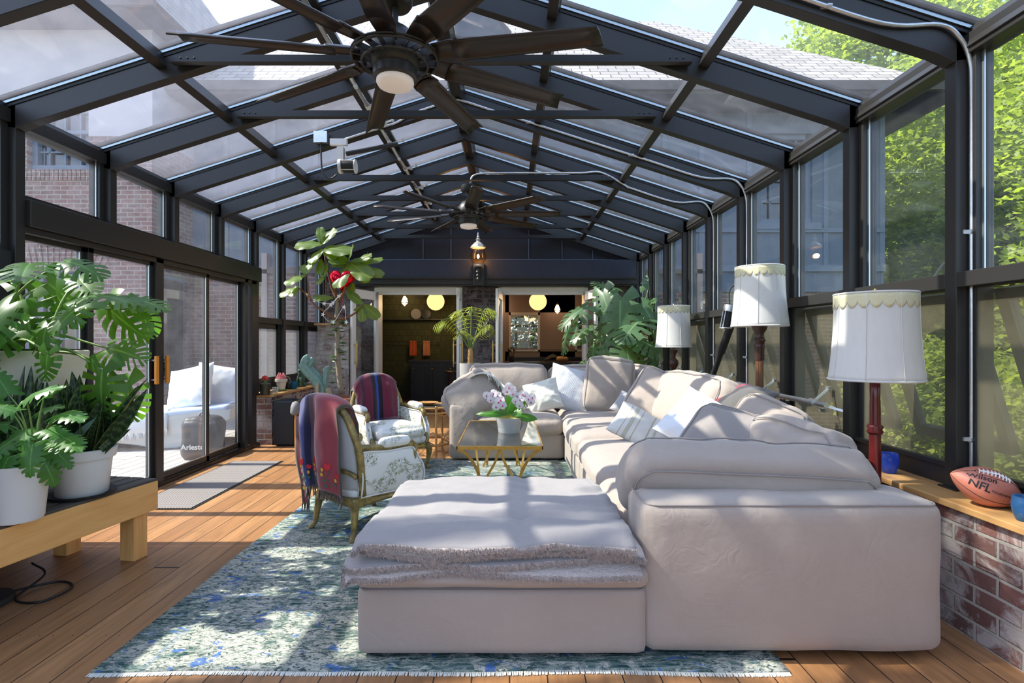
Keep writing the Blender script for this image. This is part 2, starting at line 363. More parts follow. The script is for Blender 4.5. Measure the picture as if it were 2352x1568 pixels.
def leafmat(name, col, back=None, trans=.35, rough=.35, veins=True, var=.25):
    t = NT(name); c = t.coord()
    n = t.noise(c, 5, 3); base = t.mix(n, tuple(x * (1 - var) for x in col), tuple(x * (1 + var) for x in col))
    if veins:
        uv = t.node('ShaderNodeTexCoord').outputs['UV']; s = t.sep(uv)
        mid = t.ramp(s[0], [(.0, .85), (.07, 0.)])
        base = t.mix(mid, base, tuple(min(1, x * 1.9 + .04) for x in col))
    sh = t.bsdf(base, rough, spec=.45)
    tl = t.node('ShaderNodeBsdfTranslucent'); t.link(t.mix(1, base, back or (2.0, 2.1, .6), 'MULTIPLY'), tl.inputs[0])
    m = t.node('ShaderNodeMixShader'); m.inputs[0].default_value = trans; t.link(sh, m.inputs[1]); t.link(tl.outputs[0], m.inputs[2])
    M[name] = t.done(m.outputs[0])
leafmat('monstera_leaf', (.055, .14, .022), (3.6, 3.6, .9), trans=.45)
leafmat('monstera_blue', (.085, .16, .075), (3.2, 3.4, 1.1), trans=.35, rough=.33, var=.45)
leafmat('fiddle_leaf', (.13, .21, .035), (3.0, 2.6, .6), trans=.45)
leafmat('philodendron_leaf', (.07, .19, .035), (2.4, 2.6, .8), trans=.35)
leafmat('palm_leaf', (.30, .36, .06), (1.8, 1.8, .8), trans=.45, veins=False)
leafmat('orchid_leaf', (.06, .19, .02), (3.2, 3, .6), trans=.4)
leafmat('ivy_leaf', (.07, .13, .04), veins=False)
leafmat('maple_leaf', (.21, .27, .06), (2.2, 2.2, 1.0), trans=.5, rough=.55, veins=False, var=.5)
leafmat('dark_tree_leaf', (.13, .18, .05), (2.2, 2.2, .9), trans=.45, rough=.55, veins=False, var=.5)
leafmat('orchid_petal', (.85, .80, .83), (1, 1, 1), trans=.35, veins=False, var=.03)
simple('orchid_lip', (.35, .02, .12), .5)

def snake():
    t = NT('snake_leaf'); uv = t.node('ShaderNodeTexCoord').outputs['UV']; s = t.sep(uv)
    w = t.math('ADD', t.math('MULTIPLY', s[1], 26), t.math('MULTIPLY', t.noise(uv, 9, 4), 5))
    f = t.ramp(t.math('SINE', t.math('MULTIPLY', w, 2.2)), [(.3, 0.), (.7, 1.)])
    col = t.mix(f, (.018, .045, .018), (.075, .125, .05))
    e = t.ramp(t.math('ABSOLUTE', t.math('SUBTRACT', s[0], .5)), [(.42, 0.), (.46, 1.)])
    M['snake_leaf'] = t.done(t.bsdf(t.mix(t.math('MULTIPLY', e, .5), col, (.22, .26, .06)), .35))
snake()

def slate():
    t = NT('roof_slate'); uv = t.node('ShaderNodeTexCoord').outputs['UV']
    b = t.node('ShaderNodeTexBrick'); t.link(uv, b.inputs['Vector']); b.inputs['Scale'].default_value = 1
    b.inputs['Brick Width'].default_value = .34; b.inputs['Row Height'].default_value = .19; b.inputs['Mortar Size'].default_value = .011
    b.inputs['Color1'].default_value = (.30, .275, .25, 1); b.inputs['Color2'].default_value = (.40, .37, .34, 1); b.inputs['Mortar'].default_value = (.07, .065, .06, 1)
    n = t.noise(uv, 4, 5); c = t.mix(.35, b.outputs[0], t.mix(n, (.25, .24, .23), (.5, .46, .42)), 'OVERLAY')
    M['roof_slate'] = t.done(t.bsdf(c, .8, bump=b.outputs['Fac'], bstr=-.6, bdist=.02))
slate()

def siding():
    t = NT('blue_siding'); o = t.node('ShaderNodeTexCoord').outputs['Object']; s = t.sep(o)
    g = t.noise(t.comb(t.math('MULTIPLY', s[0], 30), t.math('MULTIPLY', s[2], 2), 0), 1, 5)
    M['blue_siding'] = t.done(t.bsdf(t.mix(g, (.085, .115, .165), (.12, .155, .215)), .6, bump=g, bstr=.2))
siding()
simple('blue_trim', (.13, .17, .235), .6, var=.1, scale=6)
glassy('window_dark', (.25, .3, .35), refl=2.2, dust=.1, dcol=(.4, .45, .5))
simple('house_stucco', (.42, .40, .43), .9, var=.06, scale=2)
simple('room_dark', (.03, .03, .035), .9)
t = NT('gravel'); n = t.noise(t.coord(), 3, 6); M['gravel'] = t.done(t.bsdf(t.mix(n, (.10, .13, .05), (.22, .2, .16)), .95))
def leather():
    t = NT('football_leather'); c = t.coord(); v = t.node('ShaderNodeTexVoronoi'); v.inputs['Scale'].default_value = 420; t.link(c, v.inputs['Vector'])
    M['football_leather'] = t.done(t.bsdf((.52, .175, .115), .42, bump=v.outputs['Distance'], bstr=.35, bdist=.002))
leather()
# ---------------------------------------------------------------- mesh helpers
class MB:
    def __init__(s): s.v = []; s.f = []; s.mi = []; s.uv = []; s.mat = 0; s.hasuv = False
    def quad_uv(s, n, uvs=None):
        s.uv.extend(uvs if uvs else [(0, 0)] * n)
        if uvs: s.hasuv = True
    def face(s, idx, uvs=None): s.f.append(tuple(idx)); s.mi.append(s.mat); s.quad_uv(len(idx), uvs)
    def hexa(s, p):          # 8 points: bottom ring 0-3, top ring 4-7
        b = len(s.v); s.v.extend([tuple(x) for x in p])
        for f in ((3, 2, 1, 0), (4, 5, 6, 7), (0, 1, 5, 4), (1, 2, 6, 5), (2, 3, 7, 6), (3, 0, 4, 7)): s.face([b + i for i in f])
        return s
    def box(s, a, b):
        x0, y0, z0 = [min(a[i], b[i]) for i in range(3)]; x1, y1, z1 = [max(a[i], b[i]) for i in range(3)]
        return s.hexa([(x0, y0, z0), (x1, y0, z0), (x1, y1, z0), (x0, y1, z0), (x0, y0, z1), (x1, y0, z1), (x1, y1, z1), (x0, y1, z1)])
    def bar(s, a, b, w, h, up=(0, 0, 1)):     # rectangular bar from a to b, w across, h along up
        a, b, up = Vector(a), Vector(b), Vector(up); d = (b - a).normalized()
        side = d.cross(up)
        if side.length < 1e-6: side = d.cross(Vector((0, 1, 0)))
        side.normalize(); u = side.cross(d).normalized()
        s1, u1 = side * w / 2, u * h / 2
        return s.hexa([a - s1 - u1, a + s1 - u1, b + s1 - u1, b - s1 - u1, a - s1 + u1, a + s1 + u1, b + s1 + u1, b - s1 + u1])
    def tube(s, pts, r, n=8, cap=True, close=False):
        pts = [Vector(p) for p in pts]; m = len(pts); rs = r if isinstance(r, (list, tuple)) else [r] * m
        base = len(s.v); prev = None
        for i, p in enumerate(pts):
            if close: d = pts[(i + 1) % m] - pts[i - 1]
            else: d = pts[min(i + 1, m - 1)] - pts[max(i - 1, 0)]
            d.normalize()
            if prev is None:
                x = d.cross(Vector((0, 0, 1)))
                if x.length < 1e-3: x = Vector((1, 0, 0))
            else: x = prev - d * prev.dot(d)
            x.normalize(); prev = x; y = d.cross(x)
            for k in range(n):
                a = 2 * PI * k / n; q = p + (x * math.cos(a) + y * math.sin(a)) * rs[i]; s.v.append(tuple(q))
        for i in range(m if close else m - 1):
            for k in range(n):
                a = base + i * n + k; b = base + i * n + (k + 1) % n; j = (i + 1) % m
                s.face((a, b, base + j * n + (k + 1) % n, base + j * n + k))
        if cap and not close:
            s.face([base + k for k in range(n)][::-1]); s.face([base + (m - 1) * n + k for k in range(n)])
        return s
    def lathe(s, prof, c=(0, 0, 0), n=24, axis='z', flute=0, flr=(0, 1e9)):
        base = len(s.v); c = Vector(c)
        for (r, z) in prof:
            for k in range(n):
                a = 2 * PI * k / n; rr = r * (1 - (flute if (k % 2 and flr[0] <= z <= flr[1]) else 0))
                q = (rr * math.cos(a), rr * math.sin(a), z)
                if axis == 'x': q = (q[2], q[0], q[1])
                if axis == 'y': q = (q[0], q[2], q[1])
                s.v.append(tuple(c + Vector(q)))
        for i in range(len(prof) - 1):
            for k in range(n):
                a = base + i * n + k; b = base + i * n + (k + 1) % n
                s.face((a, b, b + n, a + n))
        s.face([base + k for k in range(n)][::-1]); s.face([base + (len(prof) - 1) * n + k for k in range(n)])
        return s
    def grid(s, fn, nu, nv, uv=True, skip=None, wrapu=False):
        base = len(s.v); cols = nu if wrapu else nu + 1
        for j in range(nv + 1):
            for i in range(cols): s.v.append(tuple(fn(i / nu, j / nv)))
        for j in range(nv):
            for i in range(nu):
                if skip and skip((i + .5) / nu, (j + .5) / nv): continue
                i2 = (i + 1) % cols
                q = (base + j * cols + i, base + j * cols + i2, base + (j + 1) * cols + i2, base + (j + 1) * cols + i)
                s.face(q, [(i / nu, j / nv), ((i + 1) / nu, j / nv), ((i + 1) / nu, (j + 1) / nv), (i / nu, (j + 1) / nv)] if uv else None)
        return s
    def prism(s, poly, a, b, axis='y'):       # polygon in the two other axes, extruded from a to b
        n = len(poly); base = len(s.v)
        for t_ in (a, b):
            for (p, q) in poly: s.v.append((p, t_, q) if axis == 'y' else ((t_, p, q) if axis == 'x' else (p, q, t_)))
        s.face([base + i for i in range(n)]); s.face([base + n + i for i in range(n)][::-1])
        for i in range(n): s.face((base + i, base + n + i, base + n + (i + 1) % n, base + (i + 1) % n))
        return s
    def sphere(s, c, r, n=16, m=10, sc=(1, 1, 1)):
        c = Vector(c)
        prof = [(max(1e-4, math.sin(PI * i / m)) * r, -math.cos(PI * i / m) * r) for i in range(m + 1)]
        b = len(s.v); s.lathe(prof, (0, 0, 0), n)
        for i in range(b, len(s.v)):
            v = s.v[i]; s.v[i] = (c.x + v[0] * sc[0], c.y + v[1] * sc[1], c.z + v[2] * sc[2])
        return s
    def xf(s, mat, start=0):
        for i in range(start, len(s.v)): s.v[i] = tuple(mat @ Vector(s.v[i]))
        return s
    def build(s, name, mats, parent=None, smooth=30, bevel=0, loc=None, rot=None, world=False, sub=0, solid=0, recalc=True):
        me = bpy.data.meshes.new(name)
        v = s.v
        if world and parent is not None:
            inv = world_of(parent).inverted(); v = [tuple(inv @ Vector(p)) for p in v]
        me.from_pydata(v, [], s.f)
        if not isinstance(mats, (list, tuple)): mats = [mats]
        for m in mats: me.materials.append(M[m] if isinstance(m, str) else m)
        if len(mats) > 1: me.polygons.foreach_set('material_index', s.mi)
        if s.hasuv:
            l = me.uv_layers.new(name='uv'); l.data.foreach_set('uv', np.array(s.uv, dtype=np.float32).ravel())
        if recalc and len(s.f) < 60000:
            bm = bmesh.new(); bm.from_mesh(me); bmesh.ops.recalc_face_normals(bm, faces=bm.faces); bm.to_mesh(me); bm.free()
        if smooth:
            me.polygons.foreach_set('use_smooth', [True] * len(me.polygons))
            if smooth < 180: me.set_sharp_from_angle(angle=math.radians(smooth))
        o = bpy.data.objects.new(name, me); COL.objects.link(o)
        if loc is not None: o.location = loc
        if rot is not None: o.rotation_euler = rot
        if parent is not None: o.parent = parent
        if solid:
            md = o.modifiers.new('s', 'SOLIDIFY'); md.thickness = solid; md.offset = 0
        if bevel:
            md = o.modifiers.new('b', 'BEVEL'); md.width = bevel; md.segments = 2; md.limit_method = 'ANGLE'; md.angle_limit = math.radians(40)
        if sub:
            md = o.modifiers.new('d', 'SUBSURF'); md.levels = sub; md.render_levels = sub
        return o

def world_of(o):
    m = Matrix.LocRotScale(o.location, o.rotation_euler, o.scale)
    return world_of(o.parent) @ m if o.parent else m
def tag(o, label=None, cat=None, group=None, kind=None):
    if label: o['label'] = label
    if cat: o['category'] = cat
    if group: o['group'] = group
    if kind: o['kind'] = kind
    return o
def thing(name, label, cat, loc=(0, 0, 0), rot=(0, 0, 0), group=None, kind=None):
    o = bpy.data.objects.new(name, None); COL.objects.link(o); o.location = loc
    o.rotation_euler = rot if not isinstance(rot, (int, float)) else (0, 0, rot); o.empty_display_size = .1
    return tag(o, label, cat, group, kind)
KIDS = {}
def copy_tree(o, parent=None, loc=None, rot=None, label=None, group=None):
    c = o.copy(); COL.objects.link(c)
    if parent is not None: c.parent = parent
    if loc is not None: c.location = loc
    if rot is not None: c.rotation_euler = rot if not isinstance(rot, (int, float)) else (0, 0, rot)
    if label: c['label'] = label
    if group: c['group'] = group
    for ch in list(o.children): copy_tree(ch, c)
    return c
def nz(p, s=1.0, o=0.0): return noise.noise(Vector((p[0] * s + o, p[1] * s + o * .7, p[2] * s - o)))

def puffbox(mb, sx, sy, sz, r=.05, puff=(0, 0, 0), n=14, wr=.0, wf=6.0, seed=0.0, T=None):
    """soft box: size sx,sy,sz centred at the origin, edge radius r, faces bulged by puff, wrinkled by wr"""
    b0 = len(mb.v); h = Vector((sx / 2, sy / 2, sz / 2)); r = min(r, min(h) * .98)
    idx = {}
    def vert(i, j, k):
        key = (i, j, k)
        if key in idx: return idx[key]
        u = Vector([-1 + 2 * c / n for c in (i, j, k)])
        # denser near edges
        u = Vector([math.sin(c * PI / 2) * .5 + c * .5 for c in u])
        p = Vector([u[a] * h[a] for a in range(3)])
        inner = Vector([max(-(h[a] - r), min(h[a] - r, p[a])) for a in range(3)]); d = p - inner
        if d.length > 1e-9: p = inner + d.normalized() * r
        q = Vector(p)
        q.x += puff[0] * u.x ** 3 * (1 - u.y ** 2) * (1 - u.z ** 2) if abs(u.x) > .99 else 0
        q.y += puff[1] * (1 if u.y > 0 else -1) * (1 - u.x ** 2) * (1 - u.z ** 2) if abs(u.y) > .99 else 0
        q.z += puff[2] * (1 - u.x ** 4) * (1 - u.y ** 4) * (1 if u.z > 0 else -1) if abs(u.z) > .99 else 0
        if wr:
            w = wr * (nz(p, wf, seed) + .5 * nz((p.x * 2.3, p.y * 2.3, p.z), wf, seed + 9) + .30 * nz((p.x * 3.2, p.y * 2, p.z * 1.2), 6.5, seed + 4))
            q += (p.normalized() if p.length > 0 else Vector((0, 0, 1))) * w
        idx[key] = len(mb.v); mb.v.append(tuple(q)); return idx[key]
    R = range(n)
    for a in R:
        for b in R:
            u0, u1, v0, v1 = a / n, (a + 1) / n, b / n, (b + 1) / n; uv = [(u0, v0), (u1, v0), (u1, v1), (u0, v1)]
            mb.face((vert(a, b, n), vert(a + 1, b, n), vert(a + 1, b + 1, n), vert(a, b + 1, n)), uv)
            mb.face((vert(a, b + 1, 0), vert(a + 1, b + 1, 0), vert(a + 1, b, 0), vert(a, b, 0)), uv)
            mb.face((vert(a, 0, b), vert(a + 1, 0, b), vert(a + 1, 0, b + 1), vert(a, 0, b + 1)), uv)
            mb.face((vert(a, n, b + 1), vert(a + 1, n, b + 1), vert(a + 1, n, b), vert(a, n, b)), uv)
            mb.face((vert(0, a, b + 1), vert(0, a + 1, b + 1), vert(0, a + 1, b), vert(0, a, b)), uv)
            mb.face((vert(n, a, b), vert(n, a + 1, b), vert(n, a + 1, b + 1), vert(n, a, b + 1)), uv)
    if T is not None: mb.xf(T, b0)
    return mb

def pillow_mb(w, h, t, wr=.012, seed=0.0, n=26, pinch=.06):
    """knife-edge scatter pillow standing in XZ, thickness along Y"""
    mb = MB()
    def prof(u, v):
        a = max(0, 1 - abs(u) ** 2.6) ** .55; b = max(0, 1 - abs(v) ** 2.6) ** .55
        return a * b
    for sgn in (1, -1):
        def fn(i, j):
            u, v = -1 + 2 * i, -1 + 2 * j
            u = math.sin(u * PI / 2) * .4 + u * .6; v = math.sin(v * PI / 2) * .4 + v * .6
            x = u * w / 2 * (1 - pinch * (1 - v * v)); z = v * h / 2 * (1 - pinch * (1 - u * u))
            y = sgn * t / 2 * prof(u, v)
            e = min(1, prof(u, v) * 1.6 + .15)
            y += wr * e * (nz((x, sgn, z), 7, seed) + .6 * nz((x, sgn, z), 17, seed + 3)) * sgn
            rad = math.hypot(u, v)
            y += sgn * wr * .8 * e * math.sin(math.atan2(v, u) * 16 + 4 * nz((x, 0, z), 4, seed)) * max(0, rad - .55)
            return (x, y, z)
        mb.grid(fn, n, n)
    return mb

def tube_obj(name, pts, r, mat, parent, n=10, **kw): return MB().tube(pts, r, n).build(name, mat, parent, **kw)
def catmull(pts, k=6):
    pts = [Vector(p) for p in pts]; q = [pts[0] * 2 - pts[1]] + pts + [pts[-1] * 2 - pts[-2]]; out = []
    for i in range(1, len(q) - 2):
        a, b, c, d = q[i - 1], q[i], q[i + 1], q[i + 2]
        for j in range(k):
            t_ = j / k
            out.append(.5 * ((2 * b) + (c - a) * t_ + (2 * a - 5 * b + 4 * c - d) * t_ ** 2 + (3 * b - a - 3 * c + d) * t_ ** 3))
    out.append(pts[-1]); return out
def text_mesh(body, size, extrude=0.0):
    cu = bpy.data.curves.new('lettering', 'FONT'); cu.body = body; cu.size = size; cu.offset = size * .018; cu.extrude = extrude
    cu.align_x = 'CENTER'; cu.align_y = 'CENTER'; cu.resolution_u = 3
    o = bpy.data.objects.new('lettering', cu); COL.objects.link(o)
    me = bpy.data.meshes.new_from_object(o.evaluated_get(bpy.context.evaluated_depsgraph_get())); bpy.data.objects.remove(o)
    return me

# ---------------------------------------------------------------- leaves
def frame_at(pos, fwd, up):
    f = Vector(fwd).normalized(); u = Vector(up); s = f.cross(u)
    if s.length < 1e-4: s = Vector((1, 0, 0))
    s.normalize(); u = s.cross(f)
    return Matrix(((s.x, f.x, u.x, pos[0]), (s.y, f.y, u.y, pos[1]), (s.z, f.z, u.z, pos[2]), (0, 0, 0, 1)))
def leaf(mb, pos, fwd, up, L, kind='monstera', droop=.25, fold=.15, W=None, seed=0):
    """blade starting at pos, pointing along fwd, its upper face towards up"""
    T = frame_at(pos, fwd, up); rnd = random.Random(seed)
    if kind == 'monstera': W = W or L * .48; nt, ns = 28, 8
    elif kind == 'fiddle': W = W or L * .36; nt, ns = 16, 5
    elif kind == 'heart': W = W or L * .42; nt, ns = 14, 4
    elif kind == 'lobed': W = W or L * .46; nt, ns = 33, 5
    else: W = W or L * .2; nt, ns = 10, 2
    slits = []
    if kind == 'monstera':
        k = .14
        while k < .9: slits.append((k, k + .05, rnd.uniform(.16, .5))); k += .13 + rnd.uniform(-.02, .02)
    for side in (1, -1):
        off = 0.0 if side == 1 else .02
        def fn(s_, t_):
            if kind == 'fiddle': w = W * (math.sin(PI * min(1, t_ * .96 + .03)) ** .6) * (.62 + .5 * t_); ang = math.radians(98 - 50 * t_)
            elif kind in ('monstera', 'heart'): w = W * (max(0, 1 - t_ ** 2.4)) ** .7 * (1.0 + .12 * math.sin(t_ * 3)); ang = math.radians(150 - 118 * min(1, t_ * 1.15) ** .75)
            elif kind == 'lobed':
                w = W * (max(0, 1 - t_ ** 2.2)) ** .8; ph = t_ * 7.5 % 1; w *= (.30 + .70 * math.sin(PI * ph) ** .6 if ph > .0 else .3); ang = math.radians(125 - 85 * t_)
            else: w = W * math.sin(PI * (.06 + .94 * t_)) ** .8; ang = math.radians(60)
            y = t_ * L + math.cos(ang) * w * s_ ; x = side * math.sin(ang) * w * s_
            wav = .02 * L * math.sin(t_ * 17 + side) * s_ * s_
            z = -droop * (y / L) ** 2 * L * .6 + fold * abs(x) - 1.1 * fold * x * x / max(W, 1e-3) - droop * .5 * x * x / max(W, 1e-3) + wav
            return T @ Vector((x, y, z))
        sk = None
        if slits:
            sl = [(a + off, b + off, c) for a, b, c in slits]
            sk = lambda s_, t_: any(a < t_ < b and s_ > c for a, b, c in sl)
        mb.grid(fn, ns, nt, True, sk)
    return mb
# ================================================================ THE SETTING
XL, XR, XC = -3.26, 2.25, -.505          # inner faces of the side frames, ridge line
ZE, SLOPE = 2.77, .32                    # eave underside height, roof pitch
ZR = ZE + SLOPE * 2.755
FY = [2.73 + .844 * i for i in range(-5, 9)]
YB, Y0 = 9.65, FY[0]
def zroof(x): return ZR - SLOPE * abs(x - XC)     # underside of the rafters
HT = .20                                  # rafter height up to the glass
ORD = ['first', 'second', 'third', 'fourth', 'fifth', 'sixth', 'seventh', 'eighth', 'ninth', 'tenth', 'eleventh', 'twelfth', 'thirteenth', 'fourteenth']

def struct(o, label, cat): return tag(o, label, cat, kind='structure')
o = MB().box((XL - .2, Y0 - .3, -.12), (XR + .2, YB + .2, 0)).build('floor', 'floor_wood', smooth=0)
struct(o, 'warm orange-brown hardwood plank floor running the length of the glass room', 'floor')

# portal frames -------------------------------------------------
TIES = {2.73, 3.574, 4.418, 6.106, 6.95, 7.794, 8.638, 9.482}
fi = 0
for y in FY:
    fi += 1
    vis = y > 2.5
    lab = 'black steel portal frame spanning the room, %s from the camera' % (ORD[FY.index(y) - 5] if vis else ORD[fi] + ' behind')
    fr = thing('trim_%d' % fi, lab, 'roof frame', (XC, y, 0), kind='structure')
    w = .036
    for side, x0 in ((-1, XL), (1, XR)):
        zb = .60 if side == 1 else (0 if 3.0 < y < 6.5 or y < 3.4 else .66)
        m = MB()
        if side == -1 and 3.6 < y < 6.2: zb = 2.31      # stands on the door header
        xo = x0 + side * .15
        m.prism([(x0, zb), (xo, zb), (xo, ZE + .20), (x0, ZE + .18), (x0, ZE - .0)], y - w, y + w, 'y')
        m.build('post', 'black_metal', fr, 0, bevel=.003, world=True)
        b = MB()
        if zb < 2: b.box((x0 - side * .02, y - w - .02, zb), (xo, y + w + .02, zb + .012))
        for zz in (ZE - .06, ZE + .02, ZE + .1, ZE + .16):
            for dx in (.11,):
                b.sphere((x0 + side * dx, y - w, zz), .006, 6, 4)
        b.build('bolt_plate', 'black_metal', fr, 30, world=True)
        # rafter with haunch
        m = MB()
        m.prism([(x0 + side * .15, ZE - SLOPE * .15 + .06), (x0 - side * .01, ZE - .01), (x0 - side * .10, zroof(x0 - side * .10)), (XC, ZR), (XC, ZR + HT), (xo, ZE + HT - SLOPE * .15)], y - w, y + w, 'y')
        m.build('rafter', 'black_metal', fr, 0, bevel=.003, world=True)
        m = MB()   # glazing cap and gasket lines along the top of the rafter
        for dz, dy, mt in ((-.045, .006, 0), (-.02, .012, 1), (.012, .03, 0)):
            m.mat = mt
            m.bar((xo, y, ZE - SLOPE * .15 + HT + dz), (XC, y, ZR + HT + dz), 2 * (w + dy), .016)
        m.build('glazing_cap', ['gasket', 'alu'], fr, 0, world=True)
    m = MB(); yy = y - w - .02
    m.box((XC - .07, y - w - .004, ZR + .01), (XC + .07, y - w, ZR + .18))
    for a in (-.045, .045):
        for c in (.04, .08, .12, .155): m.sphere((XC + a, y - w - .004, ZR + c), .005, 6, 4)
    m.build('ridge_plate', 'black_metal', fr, 30, world=True)
    if any(abs(y - t_) < .02 for t_ in TIES):
        m = MB()
        m.box((XC - 1.695, yy - .004, 3.165), (XC + 1.695, yy + .002, 3.235)); m.box((XC - 1.695, yy - .05, 3.165), (XC + 1.695, yy, 3.171))
        for sx in (-1, 1):
            for k in range(3): m.sphere((XC + sx * (1.56 + k * .045), yy - .005, 3.212 - (.012 if k == 1 and y > 5 else 0)), .007, 6, 4)
        m.build('tie_bar', 'black_metal', fr, 30, world=True)

# roof glazing, bay by bay, both slopes ---------------------------
PURL = [0, .8, 1.8, 2.755 + .15]
wi = 0
for side, nm in ((-1, 'left'), (1, 'right')):
    for k in range(len(FY) - 1):
        ya, yb = FY[k] + .036, FY[k + 1] - .036; wi += 1
        vis = FY[k + 1] > 2.5
        wdw = thing('window_%d' % wi, 'sloping roof glazing on the %s, %s bay %s' % (nm, ORD[max(0, k - 4)] if vis else ORD[4 - k], 'from the camera' if vis else 'behind the camera'), 'roof window', (XC + side * 1.4, ya, 3.3), kind='structure')
        def zt(d): return ZR + HT - SLOPE * d
        m = MB()
        for d0, d1 in zip(PURL[:-1], PURL[1:]):
            m.hexa([(XC + side * d0, ya, zt(d0) - .018), (XC + side * d1, ya, zt(d1) - .018), (XC + side * d1, yb, zt(d1) - .018), (XC + side * d0, yb, zt(d0) - .018),
                    (XC + side * d0, ya, zt(d0) - .010), (XC + side * d1, ya, zt(d1) - .010), (XC + side * d1, yb, zt(d1) - .010), (XC + side * d0, yb, zt(d0) - .010)])
        m.build('pane', 'glass_roof' if side == -1 else 'glass_roof_clear', wdw, 0, world=True)
        for j, d in enumerate(PURL):
            ww, hh = (.065, .10)
            if side == -1 and j == 1: ww, hh = .13, .06
            if j == 3: ww, hh = .11, .12
            dd = min(d, 2.755 + .10)
            x = XC + side * (dd if j else .035)
            m = MB(); up = (side * SLOPE, 0, 1)
            c = zt(abs(x - XC)) - .02 - hh / 2
            m.bar((x, ya - .005, c), (x, yb + .005, c), ww, hh, up)
            m.build('purlin', 'black_metal' , wdw, 0, bevel=.002, world=True)
            if j < 3:
                m = MB()
                for dx in (ww / 2 + .008,):
                    xx = x + side * dx
                    m.bar((xx, ya, zt(abs(xx - XC)) - .03), (xx, yb, zt(abs(xx - XC)) - .03), .012, .02, up)
                m.build('glazing_bead', 'alu', wdw, 0, world=True)

# right wall ------------------------------------------------------
o = MB().box((2.10, Y0, 0), (2.44, YB, .565)).build('wall_right', 'brick_sill_y', smooth=0)
struct(o, 'low weathered red and white brick wall under the right windows', 'wall')
o = MB().box((2.065, Y0, .572), (2.42, YB, .603)).build('trim_20', 'sill_wood', smooth=0, bevel=.004)
struct(o, 'orange-brown wooden sill board along the right windows', 'windowsill')
for k in range(len(FY) - 1):
    ya, yb = FY[k] + .036, FY[k + 1] - .036; wi += 1
    x = 2.36
    vis = FY[k + 1] > 2.5
    wd = thing('window_%d' % wi, 'tall right-hand side window above a tilted lower sash, %s bay %s' % (ORD[max(0, k - 4)] if vis else ORD[4 - k], 'from the camera' if vis else 'behind the camera'), 'window', (x, ya, .6), kind='structure')
    m = MB()
    for a, b in ((ya, ya + .045), (yb - .045, yb)): m.box((x - .05, a, .60), (x + .04, b, ZE + .12))
    m.box((x - .11, ya, 1.625), (x + .03, yb, 1.70)); m.box((x - .07, ya, ZE + .02), (x + .04, yb, ZE + .12)); m.box((x - .07, ya, .60), (x + .04, yb, .70))
    m.box((x - .085, ya, .70), (x - .05, yb, .725))
    m.build('window_frame', 'black_metal', wd, 0, bevel=.002, world=True)
    m = MB().box((x - .004, ya + .04, 1.69), (x + .004, yb - .04, ZE + .04)); m.build('pane', 'glass_wall', wd, 0, world=True)
    m = MB().box((x - .02, yb - .058, 1.70), (x - .012, yb - .045, ZE + .02)); m.build('glazing_bead', 'alu', wd, 0, world=True)
    m = MB().box((x - .045, ya + .045, .72), (x - .043, yb - .045, 1.63)); m.build('fly_screen', 'fly_screen', wd, 0, world=True)
    # sash swung outwards at the bottom
    a_ = math.radians(17); T = Matrix.Translation((x + .03, 0, 1.61)) @ Matrix.Rotation(-a_, 4, 'Y')
    m = MB(); H = .90
    m.box((0, ya + .05, -H), (.045, ya + .11, 0)); m.box((0, yb - .11, -H), (.045, yb - .05, 0)); m.box((0, ya + .05, -.06), (.045, yb - .05, 0)); m.box((0, ya + .05, -H), (.045, yb - .05, -H + .07)); m.xf(T)
    sh = m.build('sash', 'black_metal', wd, 0, bevel=.002, world=True)
    m = MB().box((.02, ya + .11, -H + .07), (.026, yb - .11, -.06)).xf(T); m.build('pane', 'glass_wall', sh, 0, world=True)

# left wall ---------------------------------------------------------
YD0, YD1 = 3.61, 6.92
o = MB().box((XL - .16, Y0, 0), (XL - .02, 3.535, 1.95)).build('wall_left', 'black_matte', smooth=0)  # added solid panel, its height set by the shade wanted on the floor
struct(o, 'solid dark lower wall panel beside the nearest left post, added to shade the near floor', 'wall')
hd = MB().box((XL - .13, 3.612, 2.13), (XL + .035, 6.99, 2.31)).box((XL - .10, 3.612, 2.085), (XL + .0, 6.99, 2.13)).build('trim_21', 'black_metal', smooth=0, bevel=.004)
struct(hd, 'deep black header beam above the sliding glass doors', 'beam')
o = MB().box((XL - .13, 3.5, 0), (XL + .01, 6.99, .035)).box((XL - .04, 3.5, .03), (XL - .01, 6.99, .05)).build('trim_22', 'bronze', smooth=0)
struct(o, 'bronze sliding door track set in the floor', 'door track')
lb = [('wide', 3.55, 4.21, 0, -.03), ('near', 4.19, 4.96, 1, 0), ('middle', 5.05, 5.88, 1, 0), ('far', 5.86, 6.62, 0, -.03)]
names = ['fixed glass door panel behind the monstera, nearest the camera', 'sliding glass door with orange pull, hinged stile nearest the camera', 'sliding glass door with orange pull and lock, beyond the meeting stiles', 'fixed far glass door panel beside the brick pier']
